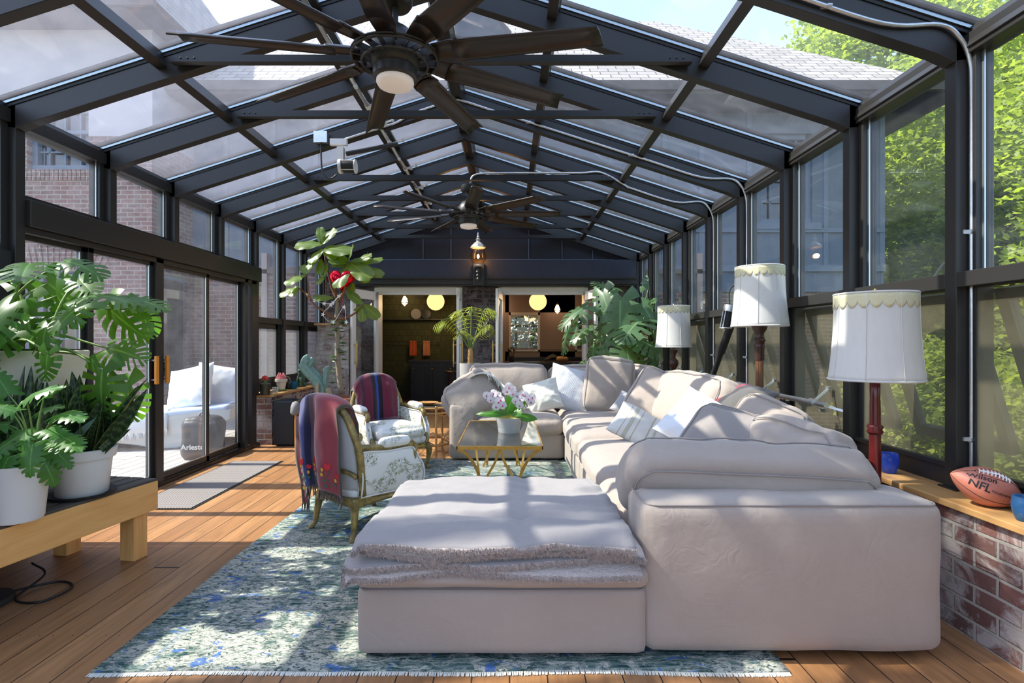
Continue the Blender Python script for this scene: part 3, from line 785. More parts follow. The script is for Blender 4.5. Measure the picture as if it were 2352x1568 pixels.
for j, (q, a, b, h, dx) in enumerate(lb):
    x = XL - .05 + dx; st = .055
    dr = thing('door_%d' % (j + 1), names[j], 'glass door', (x, a, 0), kind='structure')
    m = MB()
    m.box((x - .02, a, .05), (x + .02, a + st, 2.10)); m.box((x - .02, b - st, .05), (x + .02, b, 2.10)); m.box((x - .02, a, .05), (x + .02, b, .11)); m.box((x - .02, a, 2.05), (x + .02, b, 2.10))
    m.build('door_frame', 'black_metal', dr, 0, bevel=.003, world=True)
    m = MB()
    m.box((x + .012, b - st - .012, .11), (x + .018, b - st, 2.05)); m.box((x + .012, a + st, .11), (x + .018, b - st, .12)); m.build('glazing_bead', 'alu', dr, 0, world=True)
    MB().box((x - .003, a + st, .11), (x + .003, b - st, 2.05)).build('pane', 'glass_wall', dr, 0, world=True)
    if h:
        yh = b - .03 if j == 1 else a + .03
        m = MB().box((x + .055, yh - .02, .96), (x + .08, yh + .02, 1.22)); hh = m.build('door_handle', 'orange_handle', dr, 0, bevel=.006, world=True)
        m = MB()
        for z in (1.0, 1.18): m.tube([(x + .015, yh, z), (x + .06, yh, z)], .008, 8)
        m.build('handle_bracket', 'galv', hh, world=True)
        if j == 2: MB().box((x + .02, yh - .018, 1.02), (x + .032, yh + .018, 1.16)).tube([(x + .03, yh, 1.09), (x + .05, yh, 1.09)], .012, 10).build('lock', 'black_matte', dr, 30, world=True)
m = MB()
for a, b in ((4.95, 5.06), (6.62, 6.70), (6.80, 6.92)): m.box((XL - .10, a, 0), (XL - .0, b, 2.13))
struct(m.build('trim_23', 'black_metal', smooth=0, bevel=.003), 'black mullions between and beside the sliding doors', 'mullion')
# transom panes and rear-left windows
for k in range(len(FY) - 1):
    ya, yb = FY[k] + .036, FY[k + 1] - .036; wi += 1; x = XL - .10
    vis = FY[k + 1] > 3
    wd = thing('window_%d' % wi, ('left-hand clerestory pane above the doors, %s bay from the camera' if FY[k] < 6.8 else 'narrow left-hand window with dark mid rail, %s bay from the camera') % ORD[max(0, k - 4)] if vis else 'left-hand clerestory pane, %s bay behind the camera' % ORD[5 - k], 'window', (x, ya, .6), kind='structure')
    z0 = 2.31 if 3.5 < FY[k] < 6.8 else (1.95 if FY[k] < 3.5 else .69)
    m = MB()
    for a, b in ((ya, ya + .04), (yb - .05, yb)): m.box((x - .04, a, z0), (x + .05, b, ZE + .12))
    m.box((x - .05, ya, ZE + .03), (x + .07, yb, ZE + .12)); m.box((x - .03, ya, z0), (x + .03, yb, z0 + .05))
    if z0 < 1:
        m.box((x - .03, ya, 1.60), (x + .08, yb, 1.68)); m.box((x - .03, ya, .69), (x + .05, yb, .80))
        m.box((x + .0, ya + .04, .80), (x + .03, ya + .11, 1.6)); m.box((x + .0, yb - .11, .80), (x + .03, yb - .04, 1.6)); m.box((x + .0, ya + .04, 1.53), (x + .03, yb - .04, 1.6)); m.box((x, ya + .04, .8), (x + .03, yb - .04, .86))
    m.build('window_frame', 'black_metal', wd, 0, bevel=.002, world=True)
    MB().box((x - .004, ya + .03, z0 + .04), (x + .004, yb - .03, ZE + .05)).build('pane', 'glass_wall', wd, 0, world=True)
    MB().box((x + .02, yb - .06, z0 + .05), (x + .028, yb - .05, ZE + .03)).build('glazing_bead', 'alu', wd, 0, world=True)
    if z0 < 1: MB().box((x + .03, ya + .11, .86), (x + .032, yb - .11, 1.53)).build('fly_screen', 'fly_screen_grey', wd, 0, world=True)
# left brick half wall
o = MB().box((XL - .15, 7.0, 0), (-3.10, 8.84, .625)).build('wall_left_low', ['brick_sill_x'], smooth=0)
mm = o.data; mm.materials.append(M['brick_sill_y'])
for p in mm.polygons: p.material_index = 1 if abs(p.normal.x) > .5 else 0
struct(o, 'low brick half wall under the far left windows', 'wall')
o = MB().box((XL - .17, 6.975, .632), (-3.065, 8.84, .662)).build('trim_24', 'sill_wood', smooth=0, bevel=.004)
struct(o, 'wooden ledge board on the left brick half wall', 'windowsill')

# back of the room behind the camera: glazed gable
m = MB()
for x in (-3.3, -2.4, -1.45, -.5, .4, 1.35, 2.3): m.box((x - .04, Y0 - .14, 0), (x + .04, Y0 - .05, zroof(x) + .1))
for z in (0, .9, 2.2): m.box((-3.3, Y0 - .13, z), (2.3, Y0 - .06, z + .1))
struct(m.build('wall_front', 'black_metal', smooth=0), 'glazed gable end frame behind the camera', 'wall')

# rear wall ----------------------------------------------------------
zt_ = 2.30
m = MB()
OP = [(-2.36, -.90), (-.13, 1.36)]
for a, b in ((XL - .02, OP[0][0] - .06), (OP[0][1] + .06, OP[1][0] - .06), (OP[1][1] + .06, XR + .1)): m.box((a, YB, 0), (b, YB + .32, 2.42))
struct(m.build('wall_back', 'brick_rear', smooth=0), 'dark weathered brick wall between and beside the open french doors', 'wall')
m = MB().prism([(XL - .02, 2.42), (XR + .1, 2.42), (XR + .1, ZE + .2), (XC, ZR + .25), (XL - .02, ZE + .2)], YB - .0, YB + .3, 'y')
struct(m.build('wall_gable', 'navy_panel', smooth=0), 'dark navy timber gable panel above the rear beam', 'wall')
m = MB()
for x in (-2.55, -1.55, -1.05, .35, .95, 1.5): m.box((x, YB - .02, 2.8), (x + .012, YB, zroof(x) - .02))
m.box((-2.6, YB - .025, 2.8), (1.9, YB - .0, 2.84))
struct(m.build('trim_25', 'blue_trim', smooth=0), 'thin battens on the navy gable panel', 'trim')
o = MB().box((XL, YB - .20, 2.49), (XR, YB, 2.80)).build('trim_26', 'navy_beam', smooth=0, bevel=.006)
struct(o, 'wide navy painted beam across the rear wall', 'beam')
m = MB()
for z0, z1, d in ((2.46, 2.49, .24), (2.41, 2.46, .21), (2.37, 2.41, .23), (2.335, 2.37, .18)): m.box((XL + .3, YB - d, z0), (XR, YB, z1))
struct(m.build('trim_27', 'black_metal', smooth=0), 'black ribbed track housing under the navy beam', 'trim')
m = MB()
for a, b in OP:
    m.box((a - .06, YB - .02, 0), (a, YB + .34, 2.33)); m.box((b, YB - .02, 0), (b + .06, YB + .34, 2.33)); m.box((a, YB - .02, 2.25), (b, YB + .34, 2.335)); m.box((a, YB + .0, 2.20), (b, YB + .05, 2.25))
struct(m.build('trim_28', 'white_paint', smooth=0, bevel=.003), 'white casings around both french door openings', 'door frame')
def leafdoor(n, hx, ex, ey, lab):
    W_ = math.hypot(ex - hx, ey - YB); ang = math.atan2(ey - YB, ex - hx)
    d = thing('door_%d' % n, lab, 'french door', (hx, YB - .03, 0), ang, kind='structure')
    m = MB()
    m.box((0, -.022, .03), (.09, .022, 2.24)); m.box((W_ - .10, -.022, .03), (W_, .022, 2.24)); m.box((0, -.022, 2.09), (W_, .022, 2.24)); m.box((0, -.022, .03), (W_, .022, .30))
    m.build('door_frame', 'white_paint', d, 0, bevel=.003)
    MB().box((.09, -.003, .30), (W_ - .10, .003, 2.09)).build('pane', 'glass_wall', d, 0)
    for s in (-1, 1):
        m = MB(); x = W_ - .05
        m.lathe([(.004, .93), (.010, .95), (.007, .97), (.014, 1.0), (.012, 1.04), (.012, 1.26), (.014, 1.30), (.007, 1.33), (.010, 1.35), (.004, 1.375)], (x, s * .075, 0), 12)
        for z in (1.0, 1.30): m.tube([(x, s * .02, z), (x, s * .075, z)], .009, 8)
        m.build('pull_handle', 'brass', d)
    return d
leafdoor(5, -2.36, -2.62, 8.93, 'open white french door leaf left of the kitchen opening, ajar toward the fig tree')
leafdoor(6, -.88, -.85, 8.93, 'open white french door leaf on the left edge of the brick pier behind the palm')
leafdoor(7, -.13, -.20, 8.93, 'open white french door leaf on the right edge of the brick pier behind the palm')
leafdoor(8, 1.36, 1.46, 8.93, 'open white french door leaf partly hidden by the big rear monstera')

# brick chimney shoulder in the left rear corner
m = MB()
m.prism([(-3.25, 0), (-2.66, 0), (-2.66, 1.62), (-3.17, 1.62), (-3.17, 1.42), (-3.20, 1.15), (-3.25, .9)], 8.86, YB, 'y')
struct(m.build('wall_chimney', 'brick_chimney', smooth=0), 'pale brick chimney shoulder in the left rear corner', 'chimney')
o = MB().box((-3.21, 8.82, 1.622), (-2.84, YB, 1.66)).build('trim_29', 'sill_wood', smooth=0, bevel=.003)
struct(o, 'small wooden cap on the brick chimney shoulder', 'trim')

# rooms behind ----------------------------------------------------------
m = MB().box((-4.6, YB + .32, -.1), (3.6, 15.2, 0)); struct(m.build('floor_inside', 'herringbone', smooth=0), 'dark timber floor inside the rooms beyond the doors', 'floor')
m = MB().box((-4.6, 12.85, 0), (-.55, 13.0, 3)); struct(m.build('wall_kitchen', 'green_tile', smooth=0), 'green tiled kitchen wall seen through the left opening', 'wall')
m = MB().box((-.7, 14.2, 0), (-.0, 14.35, 3)).box((.82, 14.2, 0), (1.75, 14.35, 3)).box((2.55, 14.2, 0), (3.7, 14.35, 3)).box((-.1, 14.2, 0), (2.7, 14.35, 1.1)).box((-.1, 14.2, 2.13), (2.7, 14.35, 3))
m.box((-.62, 10.8, 0), (-.55, 14.2, 3)).box((3.5, YB + .3, 0), (3.6, 14.2, 3)).box((-4.6, YB + .3, 0), (-4.5, 13, 3))
m.box((-.0, 14.17, 1.15), (2.6, 14.2, 1.18))
struct(m.build('wall_dining', 'mauve_wall', smooth=0), 'dusky mauve wall of the room beyond the right opening', 'wall')
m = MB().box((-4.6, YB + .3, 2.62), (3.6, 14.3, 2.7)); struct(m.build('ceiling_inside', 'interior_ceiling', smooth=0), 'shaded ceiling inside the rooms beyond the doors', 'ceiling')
for n, a, b in ((41, -.0, .82), (42, 1.75, 2.55)):
    wd = thing('window_%d' % n, 'small arched white sash window in the %s of the mauve wall' % ('middle' if n == 41 else 'right part'), 'window', ((a + b) / 2, 14.2, 1.1), kind='structure')
    m = MB(); m.box((a, 14.15, 1.1), (a + .05, 14.3, 2.13)); m.box((b - .05, 14.15, 1.1), (b, 14.3, 2.13)); m.box((a, 14.15, 2.06), (b, 14.3, 2.13)); m.box((a, 14.15, 1.1), (b, 14.3, 1.14))
    arc = [(a + .05, 2.06)] + [(a + .05 + (b - a - .1) * i / 10, 1.96 + .09 * math.sin(PI * i / 10)) for i in range(11)] + [(b - .05, 2.06)]
    m.prism(arc, 14.2, 14.28, 'y')
    m.box((a, 14.2, 1.58), (b, 14.26, 1.61))
    for i in (1, 2): xx = a + .05 + (b - a - .1) * i / 3; m.box((xx - .008, 14.21, 1.1), (xx + .008, 14.24, 2.06))
    for z in (1.36, 1.80): m.box((a, 14.21, z - .008), (b, 14.24, z + .008))
    m.build('window_frame', 'white_paint', wd, 0, world=True)
    MB().box((a + .04, 14.25, 1.12), (b - .04, 14.255, 2.08)).build('pane', 'glass_wall', wd, 0, world=True)

# ================================================================ OUTSIDE
struct(MB().box((-60, -40, -.6), (60, 70, -.35)).build('ground', 'gravel', smooth=0), 'rough garden ground outside', 'ground')
m = MB().box((-13, -2, -.12), (XL - .17, 10.1, -.03)); struct(m.build('floor_deck', 'deck_grey', smooth=0), 'sun-bleached grey deck outside the sliding doors', 'deck')
# brick wing at left
m = MB()
YW = 9.0
def holed(m, x0, x1, z0, z1, y, th, holes):      # wall facing -Y with rectangular holes
    xs = sorted({x0, x1, *[h[0] for h in holes], *[h[1] for h in holes]}); zs = sorted({z0, z1, *[h[2] for h in holes], *[h[3] for h in holes]})
    for a, b in zip(xs[:-1], xs[1:]):
        for c, d in zip(zs[:-1], zs[1:]):
            if not any(h[0] <= a and b <= h[1] and h[2] <= c and d <= h[3] for h in holes): m.box((a, y, c), (b, y + th, d))
holed(m, -14, -6.0, -.3, 4.8, YW, .3, [(-8.25, -7.1, 1.0, 2.62), (-8.1, -7.05, 4.25, 4.8)])
up = MB(); holed(up, -14, -5.98, 4.8, 6.7, YW - .02, .32, [(-8.1, -7.05, 4.8, 5.6)]); up.box((-6.3, YW + .3, 4.8), (-5.98, 10.35, 6.7)); struct(up.build('wall_wing_upper', 'house_stucco', smooth=0), 'plain mauve-grey upper wall of the wing under its eave', 'house wall')
m.prism([(-8.25, 2.62), (-8.25, 2.42), (-8.05, 2.53), (-7.675, 2.585), (-7.3, 2.53), (-7.1, 2.42), (-7.1, 2.62)], YW, YW + .3, 'y')
for i in range(19):   # radiating soldier bricks of the arch, slightly proud
    a = math.radians(118 - i * 3.1); c = Vector((-7.675, YW, 1.0)); r0, r1 = 1.60, 1.98
    m.bar(c + Vector((math.cos(a) * r0, -.006, math.sin(a) * r0)), c + Vector((math.cos(a) * r1, -.006, math.sin(a) * r1)), .062, .02, (0, 1, 0))
for i in range(16): m.box((-8.15 + i * .075, YW - .02, 4.06), (-8.15 + i * .075 + .06, YW + .02, 4.24))
struct(m.build('wall_wing', 'brick_house_x', smooth=0), 'red brick wing of the house outside on the left', 'house wall')
m = MB().box((-6.3, YW + .3, -.3), (-6.0, 10.35, 4.8)); struct(m.build('wall_wing_return', 'brick_house_y', smooth=0), 'short brick return wall of the wing, facing the deck', 'house wall')
def sash(n, a, b, z0, z1, y, lab, mat='blue_trim'):
    wd = thing('window_%d' % n, lab, 'window', ((a + b) / 2, y, z0), kind='structure'); m = MB()
    m.box((a, y, z0), (a + .09, y + .12, z1)); m.box((b - .09, y, z0), (b, y + .12, z1)); m.box((a, y, z1 - .09), (b, y + .12, z1)); m.box((a - .03, y - .03, z0), (b + .03, y + .12, z0 + .09))
    zc = (z0 + z1) / 2; m.box((a, y + .03, zc - .03), (b, y + .1, zc + .03))
    for i in (1, 2, 3): xx = a + (b - a) * i / 4; m.box((xx - .012, y + .04, z0), (xx + .012, y + .08, z1))
    for z in ((z0 + zc) / 2, (z1 + zc) / 2): m.box((a, y + .04, z - .012), (b, y + .08, z + .012))
    m.build('window_frame', mat, wd, 0, world=True)
    MB().box((a + .05, y + .09, z0 + .05), (b - .05, y + .1, z1 - .05)).build('pane', 'window_dark', wd, 0, world=True)
    MB().box((a, y + .25, z0), (b, y + .28, z1)).build('curtain', 'mauve_wall', wd, 0, world=True)
sash(43, -8.1, -7.05, 4.25, 5.6, YW + .1, 'grey-blue sash window high on the brick wing')
sash(44, -8.25, -7.1, 1.0, 2.62, YW + .1, 'arched lower window of the brick wing behind the monstera')
wd = thing('window_45', 'narrow dark window in the return wall above the daybed', 'window', (-6.0, 9.35, .8), kind='structure')
MB().box((-6.0, 9.18, .55), (-5.97, 9.85, 2.5)).build('window_frame', 'blue_trim', wd, 0, world=True)
MB().box((-5.97, 9.24, .62), (-5.962, 9.79, 2.44)).build('pane', 'window_dark', wd, 0, world=True)
# main facade behind the glass room
YF = 10.2
m = MB(); holed(m, -6.0, -4.6, -.3, 2.75, YF, .3, []); m.box((3.6, YF, -.3), (7.1, YF + .3, 2.3)); m.box((-4.6, YF - .2, -.3), (-3.42, YF + .1, 2.75)); m.box((2.4, YF - .2, -.3), (3.6, YF + .1, 2.3))
struct(m.build('wall_house_low', 'brick_house_x', smooth=0), 'brick ground-floor facade of the house beyond the glass room', 'house wall')
m = MB(); holed(m, -6.0, 7.1, 2.75, 5.85, YF - .05, .3, [(4.75, 5.75, 3.6, 5.3)]); m.box((2.4, YF - .05, 2.3), (7.1, YF + .25, 2.75))
m.box((6.8, YF, -.3), (7.1, YF + 5, 5.8))
struct(m.build('wall_house_up', 'blue_siding', smooth=0), 'blue-grey panelled upper facade of the house', 'house wall')
m = MB()
for x in (-5.4, -4.5, -3.7, 2.9, 3.6, 4.5, 5.95, 6.55, 7.02): m.box((x, YF - .075, 2.75), (x + .09, YF - .045, 5.8))
m.box((-6, YF - .10, 2.68), (7.1, YF - .045, 2.80)); m.box((2.4, YF - .09, 3.42), (7.1, YF - .045, 3.5)); m.box((4.6, YF - .11, 3.48), (5.9, YF - .04, 3.6))
struct(m.build('trim_30', 'blue_trim', smooth=0), 'flat battens and band course on the blue-grey facade', 'trim')
sash(46, 4.75, 5.75, 3.6, 5.3, YF + .02, 'blue-grey upstairs casement window seen through the right glazing')
# roofs
def roof(name, quads, lab):
    m = MB()
    for q in quads:
        b = len(m.v); n = (Vector(q[1]) - Vector(q[0])).cross(Vector(q[2]) - Vector(q[0])).normalized()
        if n.z < 0: n = -n
        q = [Vector(p) for p in q]; e = (q[1] - q[0]).normalized(); f = n.cross(e)
        uv = [((p - q[0]).dot(e), (p - q[0]).dot(f)) for p in q]
        m.v.extend([tuple(p) for p in q]); m.face(range(b, b + len(q)), uv)
        m.v.extend([tuple(p - n * .12) for p in q]); m.face([b + len(q) + i for i in range(len(q))][::-1], uv)
        for i in range(len(q)): j = (i + 1) % len(q); m.face((b + i, b + j, b + len(q) + j, b + len(q) + i), [(0, 0)] * 4)
    return struct(m.build(name, 'roof_slate', smooth=0, recalc=False), lab, 'roof')
ze = 5.85
roof('roof_main', [[(-7.5, 9.35, ze), (7.95, 9.35, ze), (3.6, 13.2, 9.25), (-7.5, 13.2, 9.25)], [(7.95, 9.35, ze), (7.95, 17, ze), (3.6, 13.2, 9.25)], [(7.95, 17, ze), (-7.5, 17, ze), (-7.5, 13.2, 9.25), (3.6, 13.2, 9.25)]], 'weathered slate roof of the house rising behind the glass room')
roof('roof_wing', [[(-15, 8.4, 6.75), (-5.6, 8.4, 6.75), (-8.4, 11.6, 11.2), (-15, 11.6, 11.2)], [(-5.6, 8.4, 6.75), (-5.6, 14.8, 6.75), (-8.4, 11.6, 11.2)], [(-5.6, 14.8, 6.75), (-15, 14.8, 6.75), (-15, 11.6, 11.2), (-8.4, 11.6, 11.2)]], 'steep slate roof of the brick wing at upper left')
m = MB().box((-7.5, 9.28, ze - .12), (8.0, 9.36, ze + .04)).box((7.95, 9.3, ze - .12), (8.05, 15, ze + .04)).box((-7.5, 9.36, ze - .16), (7.95, YF, ze - .12)).box((7.1, 9.36, ze - .16), (7.95, 15, ze - .12))
m.box((-15, 8.34, 6.6), (-5.55, 8.42, 6.78)).box((-15, 8.4, 6.58), (-5.6, 9.0, 6.62)).box((-6.0, 8.4, 6.58), (-5.6, 13, 6.62))
struct(m.build('trim_31', 'brown_soffit', smooth=0), 'dark eave boards and soffits of the house', 'eave')
dl = thing('downlight', 'lit round downlight under the house eave beyond the right windows', 'light', (6.75, 9.7, ze - .17))
MB().lathe([(.09, 0), (.09, -.03), (.075, -.035)], (0, 0, 0), 16).build('trim_ring', 'black_metal', dl)
MB().lathe([(.06, -.036), (.05, -.05), (.01, -.06)], (0, 0, 0), 16).build('bulb', 'downlight_glow', dl)
# low dormer
dm = thing('dormer', 'small round-topped dormer on the slate roof behind the big fan', 'dormer', (-.7, 10.9, 7.2), kind='structure')
m = MB(); arc = [(-.75, 0)] + [(-.75 + 1.5 * i / 14, .15 + .55 * math.sin(PI * i / 14)) for i in range(15)] + [(.75, 0)]
m.prism(arc, -.55, 1.2, 'y'); m.build('dormer_body', 'slate_mat', dm, 0)
m = MB(); arc = [(-.62, .04)] + [(-.62 + 1.24 * i / 14, .15 + .44 * math.sin(PI * i / 14)) for i in range(15)] + [(.62, .04)]
m.prism(arc, -.57, -.55, 'y'); m.build('pane', 'window_dark', dm, 0)
# ================================================================ RUG, MAT, SOFA
def rugobj():
    m = MB(); x0, x1, y0, y1 = -1.70, 1.14, 2.185, 6.15
    def fn(u, v):
        x = x0 + (x1 - x0) * u; y = y0 + (y1 - y0) * v
        e = min(v, .02) / .02
        x += .012 * nz((0, y, 0), 1.3) * (1 if u > .98 or u < .02 else 0); y += (1 - e) * .022 * nz((x, 0, 0), 1.5, 4)
        return (x, y, .008 + .003 * abs(nz((x, y, 0), 2)))
    m.grid(fn, 60, 60); b = m.build('rug', 'rug', solid=.010); b.location.z = -.0005
    tag(b, 'large distressed rug in green, cream and blue under the sofa and armchairs', 'rug')
    f = MB()
    for i in range(420):
        x = x0 + (x1 - x0) * i / 419; y = y0 + .022 * nz((x, 0, 0), 1.5, 4)
        f.bar((x, y, .006), (x + random.uniform(-.004, .004), y - .018 - random.uniform(0, .006), .003), .005, .003)
    f.build('fringe', 'cream_linen', b, 0)
rugobj()
m = MB(); m.box((-3.10, 4.33, .001), (-2.57, 6.04, .010)); o = m.build('door_mat', 'door_mat', smooth=0, bevel=.003)
tag(o, 'perforated grey rubber mat inside the sliding glass doors', 'mat')
MB().box((-3.12, 4.31, .0005), (-2.55, 6.06, .005)).build('mat_edge', 'rubber', o, 0)

def seam(mb, sx, sy, sz, r, zf=1):     # piping loop round the top face of a soft box
    pts = []; X, Y = sx / 2 - r * .3, sy / 2 - r * .3
    for cx, cy, a0 in ((X - r, Y - r, 0), (-X + r, Y - r, 90), (-X + r, -Y + r, 180), (X - r, -Y + r, 270)):
        for k in range(5):
            a = math.radians(a0 + k * 22.5); pts.append((cx + r * math.cos(a), cy + r * math.sin(a), zf * (sz / 2 - r * .28)))
    mb.tube(pts, .0035, 6, close=True)

def section(label, x0, x1, y0, y1, arms, cushion, seed, feet=True):
    """one sectional module; arms = list of (x0,x1,y0,y1,height) blocks; cushion = (x0,x1,y0,y1,z0,z1)"""
    t = thing('sofa_section', label, 'sofa section', ((x0 + x1) / 2, (y0 + y1) / 2, 0))
    cx, cy = (x0 + x1) / 2, (y0 + y1) / 2
    m = MB(); h = .31
    puffbox(m, x1 - x0, y1 - y0, h - .025, .035, (0, .012, .0), 14, .004, 3, seed, Matrix.Translation((0, 0, .025 + (h - .025) / 2)))
    m.build('base', 'sofa_linen', t, 180)
    for i, (a, b, c, d, hh) in enumerate(arms):
        m = MB(); puffbox(m, b - a, d - c, hh - .03, .055, (0, .02, .012), 16, .006, 3.5, seed + i, Matrix.Translation(((a + b) / 2 - cx, (c + d) / 2 - cy, .03 + (hh - .03) / 2)))
        o = m.build('arm' if i == 0 else 'back', 'sofa_linen', t, 180)
        s = MB(); seam(s, b - a, d - c, hh - .03, .05); s.xf(Matrix.Translation(((a + b) / 2 - cx, (c + d) / 2 - cy, .03 + (hh - .03) / 2 + .004)))
        s.build('piping', 'dark_linen', o, 180)
    if cushion:
        a, b, c, d, z0, z1 = cushion
        m = MB(); puffbox(m, b - a, d - c, z1 - z0, .07, (.02, .03, .045), 26, .020, 3.2, seed + 5, Matrix.Translation(((a + b) / 2 - cx, (c + d) / 2 - cy, (z0 + z1) / 2)))
        m.build('seat_cushion', 'sofa_seat', t, 180)
    for sx in (-1, 1):
        for sy in (-1, 1): MB().box((sx * (x1 - x0) / 2 * .85 - .03, sy * (y1 - y0) / 2 * .85 - .03, .0095), (sx * (x1 - x0) / 2 * .85 + .03, sy * (y1 - y0) / 2 * .85 + .03, .035)).build('foot', 'dark_wood', t, 0)
    return t
section('front corner section of the grey sofa, its broad blank arm facing the camera', .60, 1.84, 2.28, 3.50, [(.57, 1.85, 2.26, 2.62, .665), (1.55, 1.85, 2.6, 3.5, .66)], (.575, 1.56, 2.60, 3.50, .30, .47), 1)
section('armless grey sofa section beside the coffee table, nearer the camera', .62, 1.84, 3.51, 4.75, [(1.56, 1.86, 3.51, 4.75, .66)], (.60, 1.58, 3.51, 4.75, .30, .49), 11)
section('armless grey sofa section under the striped cream pillow, before the far corner', .62, 1.84, 4.76, 6.02, [(1.56, 1.86, 4.76, 6.02, .66)], (.60, 1.58, 4.76, 6.02, .30, .50), 21)
section('far corner section of the grey sofa in front of the monstera', .64, 1.84, 6.03, 7.22, [(1.56, 1.86, 6.03, 7.22, .66), (.64, 1.56, 6.92, 7.22, .66)], (.62, 1.57, 6.03, 6.93, .30, .49), 31)
section('left end section of the grey sofa facing the camera behind the coffee table', -.66, .63, 6.04, 7.22, [(-.68, -.38, 6.03, 7.2, .66), (-.38, .63, 6.92, 7.22, .66)], (-.37, .62, 6.0, 6.93, .30, .49), 41)

t = thing('ottoman', 'wide grey fabric ottoman in front, carrying the folded fleece blanket', 'ottoman', (-.03, 2.75, 0))
m = MB(); puffbox(m, 1.23, 1.0, .285, .035, (0, .012, 0), 16, .004, 3, 3, Matrix.Translation((0, 0, .17))); b = m.build('base', 'sofa_linen', t, 180)
m = MB(); seam(m, 1.23, 1.0, .285, .035); m.xf(Matrix.Translation((0, 0, .17))); m.build('piping', 'dark_linen', b, 180)
m = MB(); puffbox(m, 1.245, 1.02, .085, .04, (0, .02, .006), 24, .012, 4, 8, Matrix.Translation((0, -.0, .352))); m.build('seat_cushion', 'sofa_linen', t, 180)
for sx in (-1, 1):
    for sy in (-1, 1): MB().box((sx * .52 - .03, sy * .42 - .03, .0095), (sx * .52 + .03, sy * .42 + .03, .03)).build('foot', 'dark_wood', t, 0)

def folded_blanket():
    # zig-zag ribbon in XZ, extruded along Y
    path = []
    def seg(xa, xb, z, n=24):
        for i in range(n): path.append((xa + (xb - xa) * i / n, z))
    def loop(x, za, zb, side, n=7):
        c = (za + zb) / 2; r = (za - zb) / 2
        for i in range(n): a = PI / 2 - PI * i / n; path.append((x + side * abs(math.cos(a)) * (r + .02), c + math.sin(a) * r))
    seg(.55, -.57, .532); loop(-.57, .532, .488, -1); seg(-.57, .54, .488); loop(.54, .488, .447, 1); seg(.54, -.62, .447); loop(-.62, .447, .410, -1); seg(-.62, .57, .410); path.append((.57, .410))
    n = len(path); TH = .024; Y0_, Y1_ = 2.20, 3.20
    m = MB()
    def normal(i):
        a = path[max(i - 1, 0)]; b = path[min(i + 1, n - 1)]; d = Vector((b[0] - a[0], b[1] - a[1])).normalized(); return (-d[1], d[0])
    def ring(k, v):
        i = k % n if k < n else 2 * n - 1 - k; s_ = 1 if k < n else -1
        x, z = path[i]; nx, nz_ = normal(i); lay = 1 if z > .5 else (0 if z > .43 else -1)
        ph = z * 40
        y = Y0_ + (Y1_ - Y0_) * v
        if v < .5: y += .055 * nz((x * 1.0, ph, 0), 2.2) * (1 - 2 * v) + (.02 if lay == 0 else (-.008 if lay == 1 else .0)) * (1 - 2 * v)
        else: y += .03 * nz((x, ph, 5), 2.5) * (2 * v - 1) - .02 * lay * (2 * v - 1)
        dz = .022 * nz((x, y, ph * .05), 3.0) + .007 * nz((x, y, 1), 13)
        dz *= (1.0 if z > .5 else .5)
        crease = 0
        if z > .52: crease = -.016 * math.exp(-((x - .10 - .05 * (y - 2.7)) / .016) ** 2) - .014 * math.exp(-((x - .34) / .016) ** 2) - .018 * math.exp(-((y - 2.50 + .10 * x) / .022) ** 2) - .010 * math.exp(-((x + .22) / .014) ** 2) * (1 if y > 2.75 else 0) + .010 * nz((x * 2, y * 5, 3), 2.5)
        x += .02 * nz((y, z, 0), 2, 7)
        # drape over the edges
        ed = max(0, 2.27 - y); dz -= ed * .5
        xo = x * (1 - .05 * v) - .03
        return (xo + nx * s_ * TH / 2, y, z + dz + crease + nz_ * s_ * TH / 2)
    N = 2 * n; nv = 60; base = 0
    for j in range(nv + 1):
        for k in range(N): m.v.append(ring(k, j / nv))
    for j in range(nv):
        for k in range(N):
            k2 = (k + 1) % N; m.mat = 0 if (k < n) else 1
            m.face((j * N + k, j * N + k2, (j + 1) * N + k2, (j + 1) * N + k))
    m.mat = 0
    for j in (0, nv):
        for k in range(n - 1): m.face((j * N + k, j * N + k + 1, j * N + (N - 2 - k), j * N + (N - 1 - k)))
    o = m.build('folded_blanket', ['throw_fleece', 'throw_lining'], smooth=180)
    tag(o, 'thick fluffy grey fleece blanket folded in layers on the ottoman', 'blanket')
    # pile: short fibres standing along every visible edge and on the top
    f = MB(); rnd = random.Random(4)
    for i in range(26000):
        kf = rnd.random() * (n - 1.001); k = int(kf); v = 0 if rnd.random() < .62 else rnd.random() * .9
        s_ = rnd.random(); p = Vector(ring(k, v)).lerp(Vector(ring(k + 1, v)), kf - k); q = Vector(ring(N - 1 - k, v)).lerp(Vector(ring(N - 2 - k, v)), kf - k); c = p.lerp(q, s_)
        if v > 0:
            if path[k][1] < .5: continue
            c = p; d = Vector((rnd.uniform(-1, 1), rnd.uniform(-1, .6), .7))
        else: d = Vector((rnd.uniform(-.8, .8), -1, rnd.uniform(-.9, .7)))
        d = d.normalized() * rnd.uniform(.007, .017); w = Vector((.0013, 0, .0009)); b = len(f.v)
        f.v.extend([tuple(c - w), tuple(c + w), tuple(c + d)]); f.face((b, b + 1, b + 2))
    fo = f.build('pile', 'throw_fleece', o, 0, recalc=False); tag(fo, kind='stuff')
folded_blanket()

